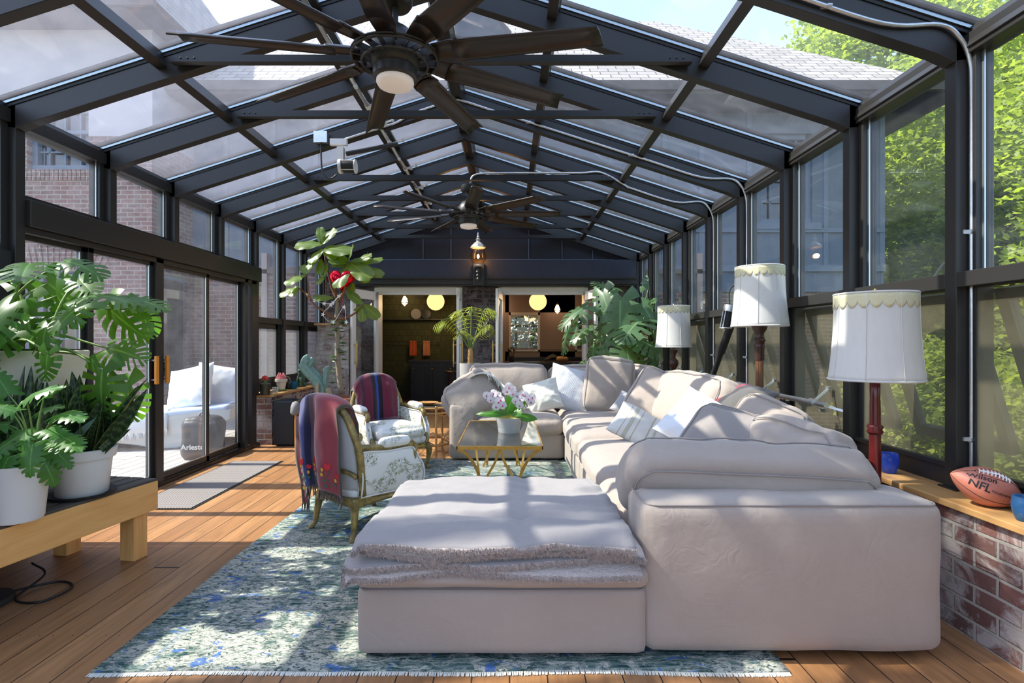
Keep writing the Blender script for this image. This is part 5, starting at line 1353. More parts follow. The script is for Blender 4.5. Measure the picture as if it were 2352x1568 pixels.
# ================================================================ FLOOR LAMPS
def floor_lamp(label, loc, zb, zt, rb, rt, style, rz=0):
    t = thing('floor_lamp', label, 'floor lamp', loc, rz)
    h = zt - zb; n = 48
    def sh(u, v): # bell: concave flare
        r = rt + (rb - rt) * (v ** 2.2) + .004; a = u * 2 * PI; r *= 1 - .012 * abs(math.sin(a * 4)) ; return (r * math.cos(a), r * math.sin(a), zt - h * v)
    m = MB(); m.grid(sh, 64, 20, wrapu=True); shd = m.build('lamp_shade', 'lamp_fabric', t, 180, solid=.003)
    m = MB()
    for r, z in ((rt + .004, zt), (rb + .004, zb)): m.tube([(r * math.cos(2 * PI * k / 40), r * math.sin(2 * PI * k / 40), z) for k in range(40)], .006, 6, close=True)
    for k in range(8):
        a = 2 * PI * k / 8; m.tube([Vector(sh(k / 8, v / 12)) * 1.0 + Vector((math.cos(a) * .003, math.sin(a) * .003, 0)) for v in range(13)], .0022, 5)
    m.build('shade_trim', 'lamp_fabric', shd, 180)
    m = MB()
    def lc(u, v):
        a = u * 2 * PI; q = abs(math.sin(a * 11)); dz = (.030 + .030 * q ** .6) * (h / .45) * 1.25
        p = Vector(sh(u, (dz * v + .006) / h)); return p + Vector((math.cos(a) * .004, math.sin(a) * .004, 0))
    m.grid(lc, 220, 4, wrapu=True)
    m.build('lace_trim', 'lace', shd, 180, solid=.001)
    m = MB()
    for k in range(3): a = 2 * PI * k / 3; m.tube([(0, 0, zt - .02), (rt * math.cos(a), rt * math.sin(a), zt)], .003, 5)
    m.lathe([(.004, zt - .03), (.006, zt), (.014, zt + .01), (.009, zt + .022), (.004, zt + .03)], (0, 0, 0), 10); m.build('spider', 'brass', t, 40)
    MB().sphere((0, 0, zb + h * .45), .03, 12, 8, (1, 1, 1.3)).tube([(0, 0, zb - .03), (0, 0, zb + h * .4)], .012, 8).build('bulb', 'ceramic_white', t, 180)
    if style == 'red':
        m = MB().lathe([(.13, 0), (.14, .02), (.10, .05), (.04, .08), (.028, .12), (.027, .42), (.034, .44), (.036, .47), (.028, .49), (.030, .52), (.038, .535), (.030, .55), (.029, .60), (.026, zb - .14), (.024, zb - .10), (.026, zb - .02), (.016, zb)], (0, 0, 0), 20)
        m.v = [v if True else v for v in m.v]; m.build('pole', 'red_lacquer', t, 40)
        m = MB().lathe([(.032, .86), (.040, .872), (.032, .884), (.041, .898), (.032, .91)], (0, 0, 0), 20); m.build('collar', 'red_lacquer', t, 180)
    elif style == 'fluted':
        m = MB().lathe([(.13, 0), (.14, .02), (.09, .05), (.04, .08), (.032, .12), (.031, .7), (.029, zb - .26)], (0, 0, 0), 24, flute=.14, flr=(.12, 9)); m.build('pole', 'fluted_wood', t, 0)
        m = MB().lathe([(.031, zb - .27), (.036, zb - .25), (.034, zb - .20), (.040, zb - .165), (.042, zb - .15), (.036, zb - .14), (.040, zb - .12), (.046, zb - .11), (.036, zb - .10), (.032, zb - .06), (.050, zb - .03), (.058, zb - .005), (.055, zb + .0)], (0, 0, 0), 20); m.build('capital', 'dark_wood', t, 40)
    else:
        m = MB().lathe([(.13, 0), (.14, .02), (.09, .05), (.04, .08), (.028, .12), (.027, .7), (.027, zb - .36)], (0, 0, 0), 20, flute=.12, flr=(.12, 9)); m.build('pole', 'fluted_wood', t, 0)
        m = MB().lathe([(.028, zb - .37), (.030, zb - .30), (.026, zb - .26), (.050, zb - .22), (.056, zb - .19), (.050, zb - .165), (.022, zb - .13), (.024, zb - .09), (.046, zb - .06), (.048, zb - .035), (.022, zb - .02), (.014, zb + .02)], (0, 0, 0), 20); m.build('turned_stem', 'dark_wood', t, 40)
    return t
floor_lamp('tall floor lamp with a dark red pole, the nearest of the white shades', (1.955, 2.86, 0), 1.15, 1.605, .215, .186, 'red')
floor_lamp('floor lamp with a fluted dark wood column and white shade, the middle one', (1.965, 4.20, 0), 1.475, 1.935, .203, .172, 'fluted', .3)
floor_lamp('floor lamp with a turned wooden stem beside the big monstera, farthest', (1.975, 6.42, 0), 1.29, 1.775, .212, .182, 'turned', .1)
# ================================================================ CEILING FANS
def fan(label, loc, top):
    t = thing('ceiling_fan', label, 'ceiling fan', loc, 0)
    m = MB().lathe([(.03, top), (.085, top), (.088, top - .05), (.075, top - .07), (.02, top - .075)], (0, 0, 0), 28); m.build('canopy', 'black_metal', t, 40)
    MB().tube([(0, 0, .12), (0, 0, top - .03)], .016, 12).lathe([(.016, .16), (.034, .155), (.036, .11), (.02, .10)], (0, 0, 0), 16).build('downrod', 'black_metal', t, 40)
    m = MB().lathe([(.03, .14), (.07, .13), (.105, .09), (.125, .05), (.13, .0), (.125, -.045), (.10, -.075), (.085, -.08)], (0, 0, 0), 36)
    m.build('motor_housing', 'black_metal', t, 40)
    m = MB()
    for r, z in ((.215, -.005), (.215, -.02), (.165, -.045)): m.tube([(r * math.cos(2 * PI * k / 48), r * math.sin(2 * PI * k / 48), z) for k in range(48)], .007, 6, close=True)
    for k in range(18): a = 2 * PI * k / 18; m.bar((.12 * math.cos(a), .12 * math.sin(a), -.02), (.215 * math.cos(a), .215 * math.sin(a), -.012), .008, .03)
    m.build('vented_ring', 'black_metal', t, 40)
    MB().lathe([(.10, -.06), (.112, -.07), (.112, -.115), (.10, -.125), (.09, -.126)], (0, 0, 0), 36).build('light_collar', 'black_metal', t, 40)
    MB().lathe([(.092, -.118), (.095, -.14), (.085, -.158), (.05, -.168), (.001, -.171)], (0, 0, 0), 36).build('light_diffuser', 'fan_diffuser', t, 180)
    for k in range(9):
        a = math.radians(90 + 180 + k * 40); R_ = Matrix.Rotation(a, 4, 'Z'); pit = math.radians(-16)
        m = MB()
        def bl(u, v):
            x = .30 + v * .73; w = .135 - .02 * v; y = (u - .5) * w; z = .028 * (1 - (2 * u - 1) ** 2) * (.75) - .008
            y2 = y * math.cos(pit) - z * math.sin(pit); z2 = y * math.sin(pit) + z * math.cos(pit)
            return R_ @ Vector((x + (.03 * (u - .5) if v > .99 else 0), y2, z2))
        m.grid(bl, 10, 8); b = m.build('fan_blade', 'bronze', t, 60, solid=.008)
        m = MB()
        def br(u, v):
            x = .17 + v * .17; w = .09 + .055 * v; y = (u - .5) * w; z = .032 * (1 - (2 * u - 1) ** 2) * .8 - .004
            y2 = y * math.cos(pit) - z * math.sin(pit); z2 = y * math.sin(pit) + z * math.cos(pit); return R_ @ Vector((x, y2, z2))
        m.grid(br, 8, 6); m.build('blade_bracket', 'bronze', b, 60, solid=.007)
    return t
f1 = fan('large nine-blade bronze ceiling fan in front, directly overhead', (-.58, 2.73, CAMH + 1.46), .315)
for ch in f1.children:
    pass
f2 = copy_tree(f1, None, (-.455, 6.02, CAMH + 1.44), math.radians(9), 'smaller-looking bronze ceiling fan farther down the room')

# ================================================================ CONDUITS, MOTORS, SHAFTS
def conduit(label, y, pts, clips, name='conduit', r=.011):
    t = thing(name, label, 'conduit', pts[0]); p = catmull(pts, 6) if len(pts) > 2 else pts
    MB().tube(p, r, 10).build('pipe', 'galv', t, 180, world=True)
    for c in clips: m = MB(); m.box((c[0] - .035, y - .045, c[2] - .008), (c[0] + .018, y - .037, c[2] + .012)); m.tube([(c[0] - .012 + .0, y - .052, c[2]), (c[0] + .012, y - .052, c[2])], .014, 8); m.build('pipe_clip', 'galv', t, 30, world=True)
    return t
def rafpath(y, xa, zoff=.05):        # from floor-side of the right post up and along the right rafter
    yy = y - .052; X = 2.315; pts = [(X, yy, .62), (X, yy, 1.4), (X, yy, 2.2), (X, yy, 2.62)]
    for dx, dz in ((-.01, 2.76), (-.06, 2.87), (-.16, 2.935)): pts.append((X + dx, yy, dz))
    x = X - .45
    while x > xa: pts.append((x, yy, zroof(x) + zoff)); x -= .5
    pts.append((xa, yy, zroof(xa) + zoff)); return pts
conduit('galvanised conduit bent around the nearest right post and rafter', 2.73, rafpath(2.73, -.35), [(2.315, 0, .86), (2.315, 0, 1.9), (1.6, 0, zroof(1.6) + .05), (.6, 0, zroof(.6) + .05)])
p = rafpath(5.262, -.45, .06)
for x in (-.55, -.9, -1.1, -1.2): p.append((x, 5.21, zroof(x) + (.06 if x > -1 else .02)))
p.append((-1.62, 5.21, zroof(-1.62) + .02))
c2 = conduit('galvanised conduit crossing the ridge to the junction box', 5.262, p, [(2.315, 0, 1.2), (1.2, 0, zroof(1.2) + .06), (.2, 0, zroof(.2) + .06), (-1.3, 0, zroof(-1.3) + .02)])
p = [q for q in rafpath(6.106, 1.35, .04)] ; p.append((1.05, 6.05, 3.26)); p.append((.8, 6.04, 3.255)); p.append((.2, 6.04, 3.255)); p.append((-.25, 6.04, 3.25)); p.append((-.40, 6.03, 3.22)); p.append((-.44, 6.03, 3.13))
conduit('galvanised conduit running along the tie bar to the far fan', 6.106, p, [(2.315, 0, 1.2), (.5, 0, 3.255)])

t = thing('junction_box', 'square galvanised junction box on the left roof slope beside the vent motor', 'junction box', (-1.82, 5.2, 3.33))
MB().box((-.06, -.03, -.05), (.06, .03, .05)).build('box', 'galv', t, 0, bevel=.004)
MB().box((-.065, -.036, -.055), (.065, -.03, .055)).build('cover', 'galv', t, 0, bevel=.002)
MB().tube(catmull([(0, -.01, -.05), (.0, -.01, -.2), (.02, -.02, -.34), (.09, -.02, -.40), (.16, -.02, -.36)], 5), .008, 8).build('cable', 'rubber', t, 180)
t = thing('roof_vent_motor', 'black and white vent motor with a long drive arm under the left roof slope', 'motor', (-1.60, 5.1, 3.08))
MB().lathe([(.05, 0), (.06, .01), (.06, .10), (.05, .12)], (.02, 0, -.06), 20, 'x').build('motor_body', 'black_matte', t, 40)
m = MB(); m.lathe([(.03, 0), (.068, .005), (.068, .03), (.03, .035)], (-.02, 0, -.06), 20, 'x'); m.lathe([(.03, 0), (.066, .004), (.066, .014), (.03, .018)], (.13, 0, -.06), 20, 'x'); m.box((-.03, -.03, -.05), (.03, .03, .12)); m.box((-.10, -.02, .14), (.06, .02, .20))
for a in (45, 135, 225, 315): m.tube([(.0, .062 * math.cos(math.radians(a)), -.06 + .062 * math.sin(math.radians(a))), (.14, .062 * math.cos(math.radians(a)), -.06 + .062 * math.sin(math.radians(a)))], .004, 5)
m.build('cage', 'plastic_white', t, 30)
MB().tube([(.05, .0, .06), (.50, .18, .22)], .022, 10).build('drive_arm', 'black_metal', t, 40)

def shaft(name, label, a, b, brk, r, bdir):
    t = thing(name, label, 'window opener', a)
    MB().tube([a, b], r, 12).build('tube', 'galv', t, 40, world=True)
    for y in brk:
        m = MB(); s_ = (y - a[1]) / (b[1] - a[1]); c = Vector(a).lerp(Vector(b), s_)
        m.tube([c + Vector((0, -.03, 0)), c + Vector((0, .03, 0))], r * 1.45, 12)
        for q in bdir: m.bar(c, c + Vector(q), .016, .008, (0, 1, 0)); m.box(tuple(c + Vector(q) - Vector((.012, .02, .012))), tuple(c + Vector(q) + Vector((.012, .02, .012))))
        m.build('scissor_bracket', 'plastic_white' if name == 'roof_vent_shaft' else 'galv', t, 30, world=True)
    return t
shaft('window_opener_shaft', 'galvanised opener tube with hinged brackets along the right lower windows', (2.11, 3.56, .93), (2.11, 9.3, .93), [3.72, 4.5, 5.35, 6.2, 7.0, 7.9, 8.7], .019, [(.17, .10, .09), (.16, -.12, -.05), (.10, .06, -.06)])
shaft('roof_vent_shaft', 'pale roof-vent tube with scissor brackets under the left slope', (-1.24, 3.2, 3.42), (-1.24, 9.0, 3.42), [3.95, 4.7, 5.1, 5.6, 6.4, 7.2, 8.0], .017, [(-.04, .16, .05), (.10, -.16, -.05), (.05, .2, -.09), (.13, .0, .04)])
t = thing('window_motor', 'tilted black tubular opener motor with a caged grey head beside the middle lamp', 'motor', (2.08, 5.25, .98))
a, b = Vector((2.09, 5.55, .94)), Vector((2.13, 5.06, 1.60))
MB().tube([a, a.lerp(b, .45), a.lerp(b, .47), b], [.028, .028, .036, .036], 14).build('barrel', 'black_matte', t, 40, world=True)
c = b + Vector((-.09, -.04, -.02)); m = MB(); m.tube([c + Vector((.02, 0, .05)), c + Vector((.035, .0, .11))], .055, 16); m.build('motor_head', 'galv', t, 40, world=True)
m = MB()
m.tube([c + Vector((.02, 0, .05)), c + Vector((-.01, 0, -.09))], .045, 12); m.build('motor_coil', 'black_matte', t, 40, world=True)
m = MB()
for k in range(4):
    q = Vector((.054 * math.cos(k * PI / 2 + .7), .054 * math.sin(k * PI / 2 + .7), 0)); m.tube([c + Vector((.02, 0, .06)) + q, c + Vector((-.01, 0, -.10)) + q], .005, 6)
m.tube([c + Vector((-.01 + .054 * math.cos(k * PI / 8), .054 * math.sin(k * PI / 8), -.10)) for k in range(16)], .005, 6, close=True); m.build('cage', 'galv', t, 40, world=True)
MB().tube(catmull([c + Vector((.03, 0, .11)), c + Vector((.03, 0, .25)), c + Vector((.10, -.02, .34)), (2.30, 5.2, 2.02)], 6), .006, 6).build('cable', 'rubber', t, 180, world=True)

# ================================================================ LANTERN, GLOBES, INTERIOR LIGHTS
t = thing('wall_lantern', 'ornate silver-grey wall lantern with an amber ribbed globe, lit, on the rear beam', 'lantern', (-.53, 9.33, 2.55))
m = MB().box((-.10, .0, -.22), (.10, .10, .18)); m.build('backplate', 'black_metal', t, 0, bevel=.01)
m = MB().lathe([(.02, -.15), (.035, -.12), (.02, -.09), (.04, -.06), (.022, -.03), (.045, .0), (.03, .03), (.03, .06), (.06, .08), (.065, .10)], (0, -.12, 0), 16); m.tube([(0, -.12, -.02), (0, .02, -.02)], .02, 8); m.build('bracket', 'black_metal', t, 40)
m = MB().lathe([(.07, .09), (.085, .11), (.075, .125), (.08, .14)], (0, -.12, 0), 16).lathe([(.12, .41), (.135, .42), (.12, .45), (.07, .50), (.035, .525), (.03, .54), (.045, .56), (.02, .585), (.03, .60), (.012, .63), (.018, .645), (.002, .69)], (0, -.12, 0), 8); m.build('lantern_crown', 'ceramic_grey', t, 30)
def gl(u, v): a = u * 2 * PI; r = (.075 + .06 * math.sin(PI * min(1, v * 1.05)) ** .8) * (1 + .04 * math.cos(8 * a)); return (r * math.cos(a), -.12 + r * math.sin(a), .14 + .275 * v)
m = MB(); m.grid(gl, 64, 14, wrapu=True); m.build('amber_globe', 'glass_amber', t, 180)
MB().sphere((0, -.12, .27), .022, 12, 8, (1, 1, 1.7)).build('bulb', 'filament', t, 180)
def plight(loc, e, col, r=.1):
    d = bpy.data.lights.new('lamp_glow', 'POINT'); d.energy = e; d.color = col; d.shadow_soft_size = r
    o = bpy.data.objects.new('lamp_glow', d); COL.objects.link(o); o.location = loc; return o
plight((-.53, 9.14, 2.82), 6, (1, .6, .3), .04)
for x, y, z, lb in ((-1.67, 12.2, 2.27, 'glowing globe pendant in the green kitchen'), (.66, 12.2, 2.27, 'glowing globe pendant in the mauve room')):
    t = thing('globe_pendant', lb, 'pendant light', (x, y, z)); MB().sphere((0, 0, 0), .2, 32, 20).build('globe', 'globe_light', t, 180)
    MB().tube([(0, 0, .2), (0, 0, .36)], .006, 6).lathe([(.03, .19), (.035, .21), (.01, .22)], (0, 0, 0), 12).sphere((0, 0, -.205), .012, 8, 6).build('stem', 'brass', t, 40)
    plight((x, y - .35, z - .1), 26, (1, .66, .32), .2)
def sconce(x, y, z, lb):
    t = thing('wall_sconce', lb, 'wall light', (x, y, z))
    MB().lathe([(.03, .10), (.075, -.02), (.078, -.04)], (0, 0, 0), 6).lathe([(.078, -.05), (.001, -.13)], (0, 0, 0), 6).build('glass_shade', 'sconce_light', t, 0)
    MB().lathe([(.080, -.035), (.082, -.045), (.080, -.055)], (0, 0, 0), 6).lathe([(.012, .10), (.03, .11), (.008, .16)], (0, 0, 0), 8).tube([(0, 0, .14), (0, .05, .18), (0, .10, .14)], .008, 6).lathe([(.05, .10), (.05, .12)], (0, 0, .04), 16, 'y').build('bracket', 'brass', t, 30)
    plight((x, y - .12, z), 2.2, (1, .6, .35), .05)
sconce(-2.48, 12.73, 2.33, 'lit hexagonal brass sconce high on the green tiled wall')
sconce(1.27, 14.05, 2.22, 'lit hexagonal brass sconce on the mauve wall right of the arched window')
sconce(-.30, 14.05, 2.22, 'lit hexagonal brass sconce at the left edge of the mauve wall')
# kitchen cabinets and bits
t = thing('kitchen_cabinet', 'black panelled kitchen cabinet against the green tiles', 'cabinet', (-2.0, 12.5, 0))
MB().box((-.25, -.25, 0), (1.4, .34, .90)).build('body', 'cabinet_dark', t, 0)
for a in (-.22, .20, .62, 1.02):
    m = MB(); m.box((a, -.275, .08), (a + .37, -.25, .84)); m.box((a + .05, -.285, .14), (a + .32, -.275, .16)); m.box((a + .05, -.285, .76), (a + .32, -.275, .78)); m.box((a + .05, -.285, .14), (a + .07, -.275, .78)); m.box((a + .30, -.285, .14), (a + .32, -.275, .78))
    d = m.build('cabinet_door', 'cabinet_dark', t, 0, bevel=.003); MB().sphere((a + .05, -.295, .74), .016, 8, 6).build('knob', 'brass', d, 180)
tag(MB().box((-2.30, 12.22, .902), (-.58, 12.85, .935)).build('kitchen_counter', 'counter_dark', smooth=0), 'dark kitchen worktop on the black cabinet', 'countertop')
t = thing('wall_shelf', 'thin black wall shelf on the green tiles holding two plates', 'shelf', (-2.3, 12.8, 1.87)); MB().box((-.75, -.12, 0), (.75, .04, .02)).build('board', 'black_metal', t, 0)
for x, mt, lb in ((-2.22, 'pebble_grey', 'grey-pink plate standing on the black shelf'), (-1.98, 'speaker_black', 'glossy black plate standing on the black shelf')):
    o = MB().lathe([(.02, 0), (.12, .01), (.125, .02), (.11, .018), (.02, .01)], (0, 0, 0), 28, 'y').build('plate', mt, None, 40, loc=(x, 12.76, 2.016)); tag(o, lb, 'plate')
t = thing('towel_rail', 'slim black rail on the green tiles below the shelf', 'rail', (-2.2, 12.8, 1.36)); MB().tube([(-.75, -.06, 0), (.55, -.06, 0)], .008, 6).tube([(-.6, -.06, 0), (-.6, .04, 0)], .006, 6).tube([(.5, -.06, 0), (.5, .04, 0)], .006, 6).build('rod', 'black_metal', t, 40)
for x, mt, lb in ((-2.28, 'orange_cloth', 'bright orange tea towel hanging on the kitchen rail'), (-1.96, 'terracotta', 'dull red tea towel hanging on the kitchen rail')):
    m = MB(); m.grid(lambda u, v: (x + (u - .5) * (.16 + .02 * v), 12.725 - .006 * math.sin(u * 14) - .03 * (1 if v < .02 else 0), 1.372 - .36 * v), 12, 10); tag(m.build('tea_towel', mt, None, 180, solid=.006), lb, 'towel')
t = thing('bar_stool', 'dark wooden bar stool standing by the kitchen cabinet', 'stool', (-1.18, 11.2, 0)); MB().lathe([(.15, .70), (.17, .71), (.17, .74), (.15, .75)], (0, 0, 0), 20).build('seat', 'dark_wood', t, 40)
for k in range(4): a = PI / 4 + k * PI / 2; MB().tube([(.11 * math.cos(a), .11 * math.sin(a), .70), (.19 * math.cos(a), .19 * math.sin(a), 0)], .018, 8).build('leg', 'dark_wood', t, 40)
MB().tube([(.165 * math.cos(PI / 4 + k * PI / 2), .165 * math.sin(PI / 4 + k * PI / 2), .22) for k in range(4)], .012, 6, close=True).build('footring', 'dark_wood', t, 40)
t = thing('kitchen_island', 'black panelled island in the mauve room', 'cabinet', (.75, 12.1, 0)); MB().box((-.82, -.3, 0), (1.6, .5, .86)).build('body', 'cabinet_dark', t, 0)
for a in (-.78, .0, .8): MB().box((a + .04, -.315, .1), (a + .72, -.30, .8)).box((a + .09, -.325, .15), (a + .67, -.315, .17)).box((a + .09, -.325, .73), (a + .67, -.315, .75)).build('panel', 'cabinet_dark', t, 0)
tag(MB().box((-.10, 11.72, .862), (2.4, 12.66, .90)).build('island_top', 'counter_dark', smooth=0, bevel=.004), 'dark wood worktop on the black island', 'countertop')
tag(MB().box((-.05, 13.75, 0), (2.6, 14.12, .96)).build('sideboard', 'cabinet_dark', smooth=0, bevel=.006), 'low dark sideboard under the arched window', 'sideboard')
t = thing('knife_block', 'pale wooden knife block at the right end of the island', 'knife block', (2.02, 12.1, .90)); MB().box((-.07, -.06, 0), (.07, .06, .17)).build('block', 'pale_wood', t, 0, bevel=.004)
for k in range(4): MB().box((-.05 + k * .028, -.012, .17), (-.034 + k * .028, .012, .27)).build('knife_handle', 'dark_wood', t, 0)
t = thing('bread_loaf', 'round loaf in dark cloth on the island', 'bread', (1.2, 12.1, .901)); m = MB(); puffbox(m, .28, .2, .11, .05, (0, 0, .01), 10, .008, 8, 1, Matrix.Translation((0, 0, .055))); m.build('loaf', 'bowl_wood', t, 180)
m = MB(); m.grid(lambda u, v: (-.35 + .42 * u, -.1 + .3 * v, .02 + .14 * math.sin(PI * u) * math.sin(PI * (.15 + .8 * v)) + .02 * nz((u, v, 0), 6)), 16, 12); tag(m.build('dark_cloth', 'black_matte', None, 180, loc=(1.14, 12.15, .905), solid=.006), 'crumpled dark cloth beside the loaf on the island', 'cloth')
t = thing('utensil_jar', 'dark jar of kitchen utensils at the left end of the island', 'jar', (.06, 12.0, .90)); MB().lathe([(.05, 0), (.06, .02), (.06, .13), (.05, .13)], (0, 0, 0), 16).build('jar', 'black_metal', t, 40)
for k in range(7): a = k * .9; MB().tube([(.02 * math.cos(a), .02 * math.sin(a), .05), (.07 * math.cos(a), .05 * math.sin(a), .26 + .02 * (k % 3))], .006, 6).sphere((.072 * math.cos(a), .052 * math.sin(a), .27 + .02 * (k % 3)), .02, 8, 6, (1, .5, 1.3)).build('utensil', 'dark_wood', t, 180)
m = MB(); m.grid(lambda u, v: (-.08 + .34 * u, 9.15 - .02 * math.sin(u * 8), .98 - .75 * v), 14, 10); o = m.build('striped_cloth', 'plum_stripe', None, 180, solid=.008)
tag(o, 'plum and white striped cloth over a chair rail in the right doorway', 'cloth')
tt = thing('dining_chair', 'mostly hidden dark chair under the striped cloth in the right doorway', 'chair', (.09, 9.32, 0)); MB().box((-.18, -.19, .42), (.18, .17, .46)).build('seat', 'dark_wood', tt, 0, bevel=.005)
MB().bar((-.18, -.155, .965), (.18, -.155, .965), .02, .02).bar((-.18, -.155, .7), (.18, -.155, .7), .02, .03).build('backrest', 'dark_wood', tt, 0)
for sx in (-1, 1): MB().bar((sx * .17, -.155, 0), (sx * .17, -.155, .97), .025, .025, (0, 1, 0)).build('leg', 'dark_wood', tt, 0); MB().bar((sx * .16, .14, 0), (sx * .16, .14, .42), .03, .03, (0, 1, 0)).build('leg', 'dark_wood', tt, 0)
# ================================================================ PLANTS
def pot(t, prof, mat, n=40, name='pot', soil_z=None, soil_r=None):
    MB().lathe(prof, (0, 0, 0), n).build(name, mat, t, 50)
    if soil_z: MB().grid(lambda u, v: (soil_r * v * math.cos(u * 2 * PI), soil_r * v * math.sin(u * 2 * PI), soil_z + .008 * nz((u * 6, v * 3, 0), 3) + .01 * (1 - v)), 24, 5).build('soil', 'soil', t, 180)
def petiole(mb, a, b, r0, r1, sag=.1):
    a, b = Vector(a), Vector(b); d = b - a; mid = a + d * .5 + Vector((0, 0, sag * d.length)); mb.tube(catmull([a, mid, b], 6), [r0 + (r1 - r0) * i / 12 for i in range(13)], 6)

def monstera(t, leaves, root, mat='monstera_leaf', loc=(0, 0, 0), n=0):
    """leaves: (tip-of-petiole point, forward, up, length)"""
    lf, st = MB(), MB(); L0 = Vector(loc); T = world_of(t).inverted()
    for i, (p, f, u, L) in enumerate(leaves):
        leaf(lf, T @ Vector(p), f, u, L, 'monstera', droop=.30 + .15 * (i % 3), fold=.10, seed=i * 3 + n)
        r = root[i % len(root)] if isinstance(root, list) else root
        petiole(st, T @ Vector(r), T @ Vector(p), .010, .006, .12)
    TI = T.inverted()
    for q in (lf, st):
        for i, v in enumerate(q.v):
            w = TI @ Vector(v); x = w.x
            if x > 2.17: x = 2.17 + .02 * math.tanh((x - 2.17) * 3)
            if x < -3.20: x = -3.20 + .02 * math.tanh((x + 3.20) * 3)
            q.v[i] = tuple(T @ Vector((x, w.y, w.z)))
    lf.build('leaves', mat, t, 180, recalc=False); st.build('stems', 'stem_green', t, 180)

# --- slatted bench
BX = thing('slatted_bench', 'long low slatted wooden bench at left carrying the potted plants', 'bench', (-2.24, 3.42, 0), math.radians(-9.5))
m = MB(); m.box((-.045, -1.9, .285), (0, .0, .465)); m.build('front_board', 'pine_y', BX, 0, bevel=.004)
m = MB(); m.box((-.68, -1.9, .285), (-.635, .0, .465)); m.build('back_board', 'pine_y', BX, 0, bevel=.004)
m = MB(); m.box((-.635, -.045, .285), (-.045, .0, .463)); m.box((-.635, -1.2, .285), (-.045, -1.16, .43)); m.build('cross_board', 'pine_y', BX, 0, bevel=.004)
for k in range(7): MB().box((-.68 + k * .0975, -1.9, .463), (-.68 + k * .0975 + .085, .004, .480)).build('slat', 'bench_top', BX, 0, bevel=.003)
for (x, y) in ((-.14, -.14), (-.63, -.14), (-.14, -1.5), (-.63, -1.5)): MB().box((x - .0, y - .0, 0), (x + .10, y + .10, .285)).build('leg', 'pine_z', BX, 0, bevel=.004)

def lobed_plant(t, tips, root, seed=1, L=.24):
    lf, st = MB(), MB(); T = world_of(t).inverted(); rnd = random.Random(seed)
    for i, (p, f) in enumerate(tips):
        f = Vector(f); leaf(lf, T @ Vector(p), f, Vector((0.15, -.45, 1)) - f * .2, L * rnd.uniform(.85, 1.15), 'lobed', droop=.5, fold=.12, seed=i)
        petiole(st, T @ Vector(root), T @ Vector(p), .005, .003, .15)
    lf.build('leaves', 'philodendron_leaf', t, 180, recalc=False); st.build('stems', 'stem_green', t, 180)
def blade(mb, base, tip, w, twist=0, curl=.0):
    a, b = Vector(base), Vector(tip); d = b - a; s = d.cross(Vector((math.sin(twist), -math.cos(twist), 0))).normalized(); n = s.cross(d).normalized()
    def fn(u, v):
        ww = w * (1 - max(0, v - .3) ** 2.0 * 2.0) if v > .3 else w * (.75 + .83 * v); ww = max(ww, .0015)
        if v > .985: ww = .0015
        return a + d * v + s * (u - .5) * ww + n * (.35 * ww * (2 * u - 1) ** 2 + curl * math.sin(PI * v) * d.length)
    mb.grid(fn, 6, 18)

# snake plant in white pot, front
sp = thing('snake_plant', 'dense snake plant in a white rimmed plastic pot on the end of the bench', 'potted plant', (-2.43, 3.05, .4825))
pot(sp, [(.115, .004), (.122, .01), (.142, .21), (.158, .212), (.166, .262), (.160, .266), (.150, .255), (.135, .235)], 'plastic_white', soil_z=.235, soil_r=.14)
m = MB(); m.lathe([(.12, -.002), (.155, .0), (.165, .018), (.16, .018), (.13, .006)], (0, 0, 0), 32); m.build('saucer', 'black_matte', sp, 40)
rnd = random.Random(5); m = MB()
def W2(px, py, d): return world_of(sp).inverted() @ P(px, py, d)
specs = [((150, 980), (95, 858), .05), ((180, 1000), (143, 852), .05), ((200, 1000), (165, 852), .06), ((215, 1000), (200, 905), .085), ((190, 1010), (185, 880), .075), ((235, 1010), (318, 885), .045), ((245, 1005), (340, 868), .04), ((235, 1000), (338, 893), .05), ((225, 1010), (230, 950), .06), ((160, 1010), (182, 922), .045), ((170, 1015), (150, 970), .05), ((205, 1015), (228, 958), .03), ((245, 1012), (300, 985), .03), ((150, 1012), (140, 905), .05), ((220, 1005), (250, 940), .07), ((175, 1005), (160, 900), .06), ((205, 1000), (215, 890), .07), ((240, 1000), (285, 930), .055)]
for i, ((bx, by), (tx, ty), w) in enumerate(specs):
    dd = 3.05 + rnd.uniform(-.07, .08); b = W2(200 + (bx - 200) * .75, 1035, dd); tip = W2(tx, ty, dd + rnd.uniform(-.12, .15)); blade(m, b, tip, w * 1.7, rnd.uniform(-.8, .8), rnd.uniform(-.03, .03))
for i in range(26):
    a = rnd.uniform(0, 2 * PI); r = rnd.uniform(0, .10); h = rnd.uniform(.22, .46); q = rnd.uniform(.02, .17); blade(m, (r * math.cos(a), r * math.sin(a), .23), (r * math.cos(a) + q * math.cos(a), r * math.sin(a) + q * math.sin(a), .24 + h), rnd.uniform(.08, .13), rnd.uniform(-.6, .6), rnd.uniform(-.04, .04))
m.build('leaves', 'snake_leaf', sp, 180, recalc=False)
m = MB(); blade(m, W2(150, 1030, 2.95), W2(222, 958, 2.9), .045, .3); m.build('pale_leaf', 'cactus_blue', sp, 180, recalc=False)

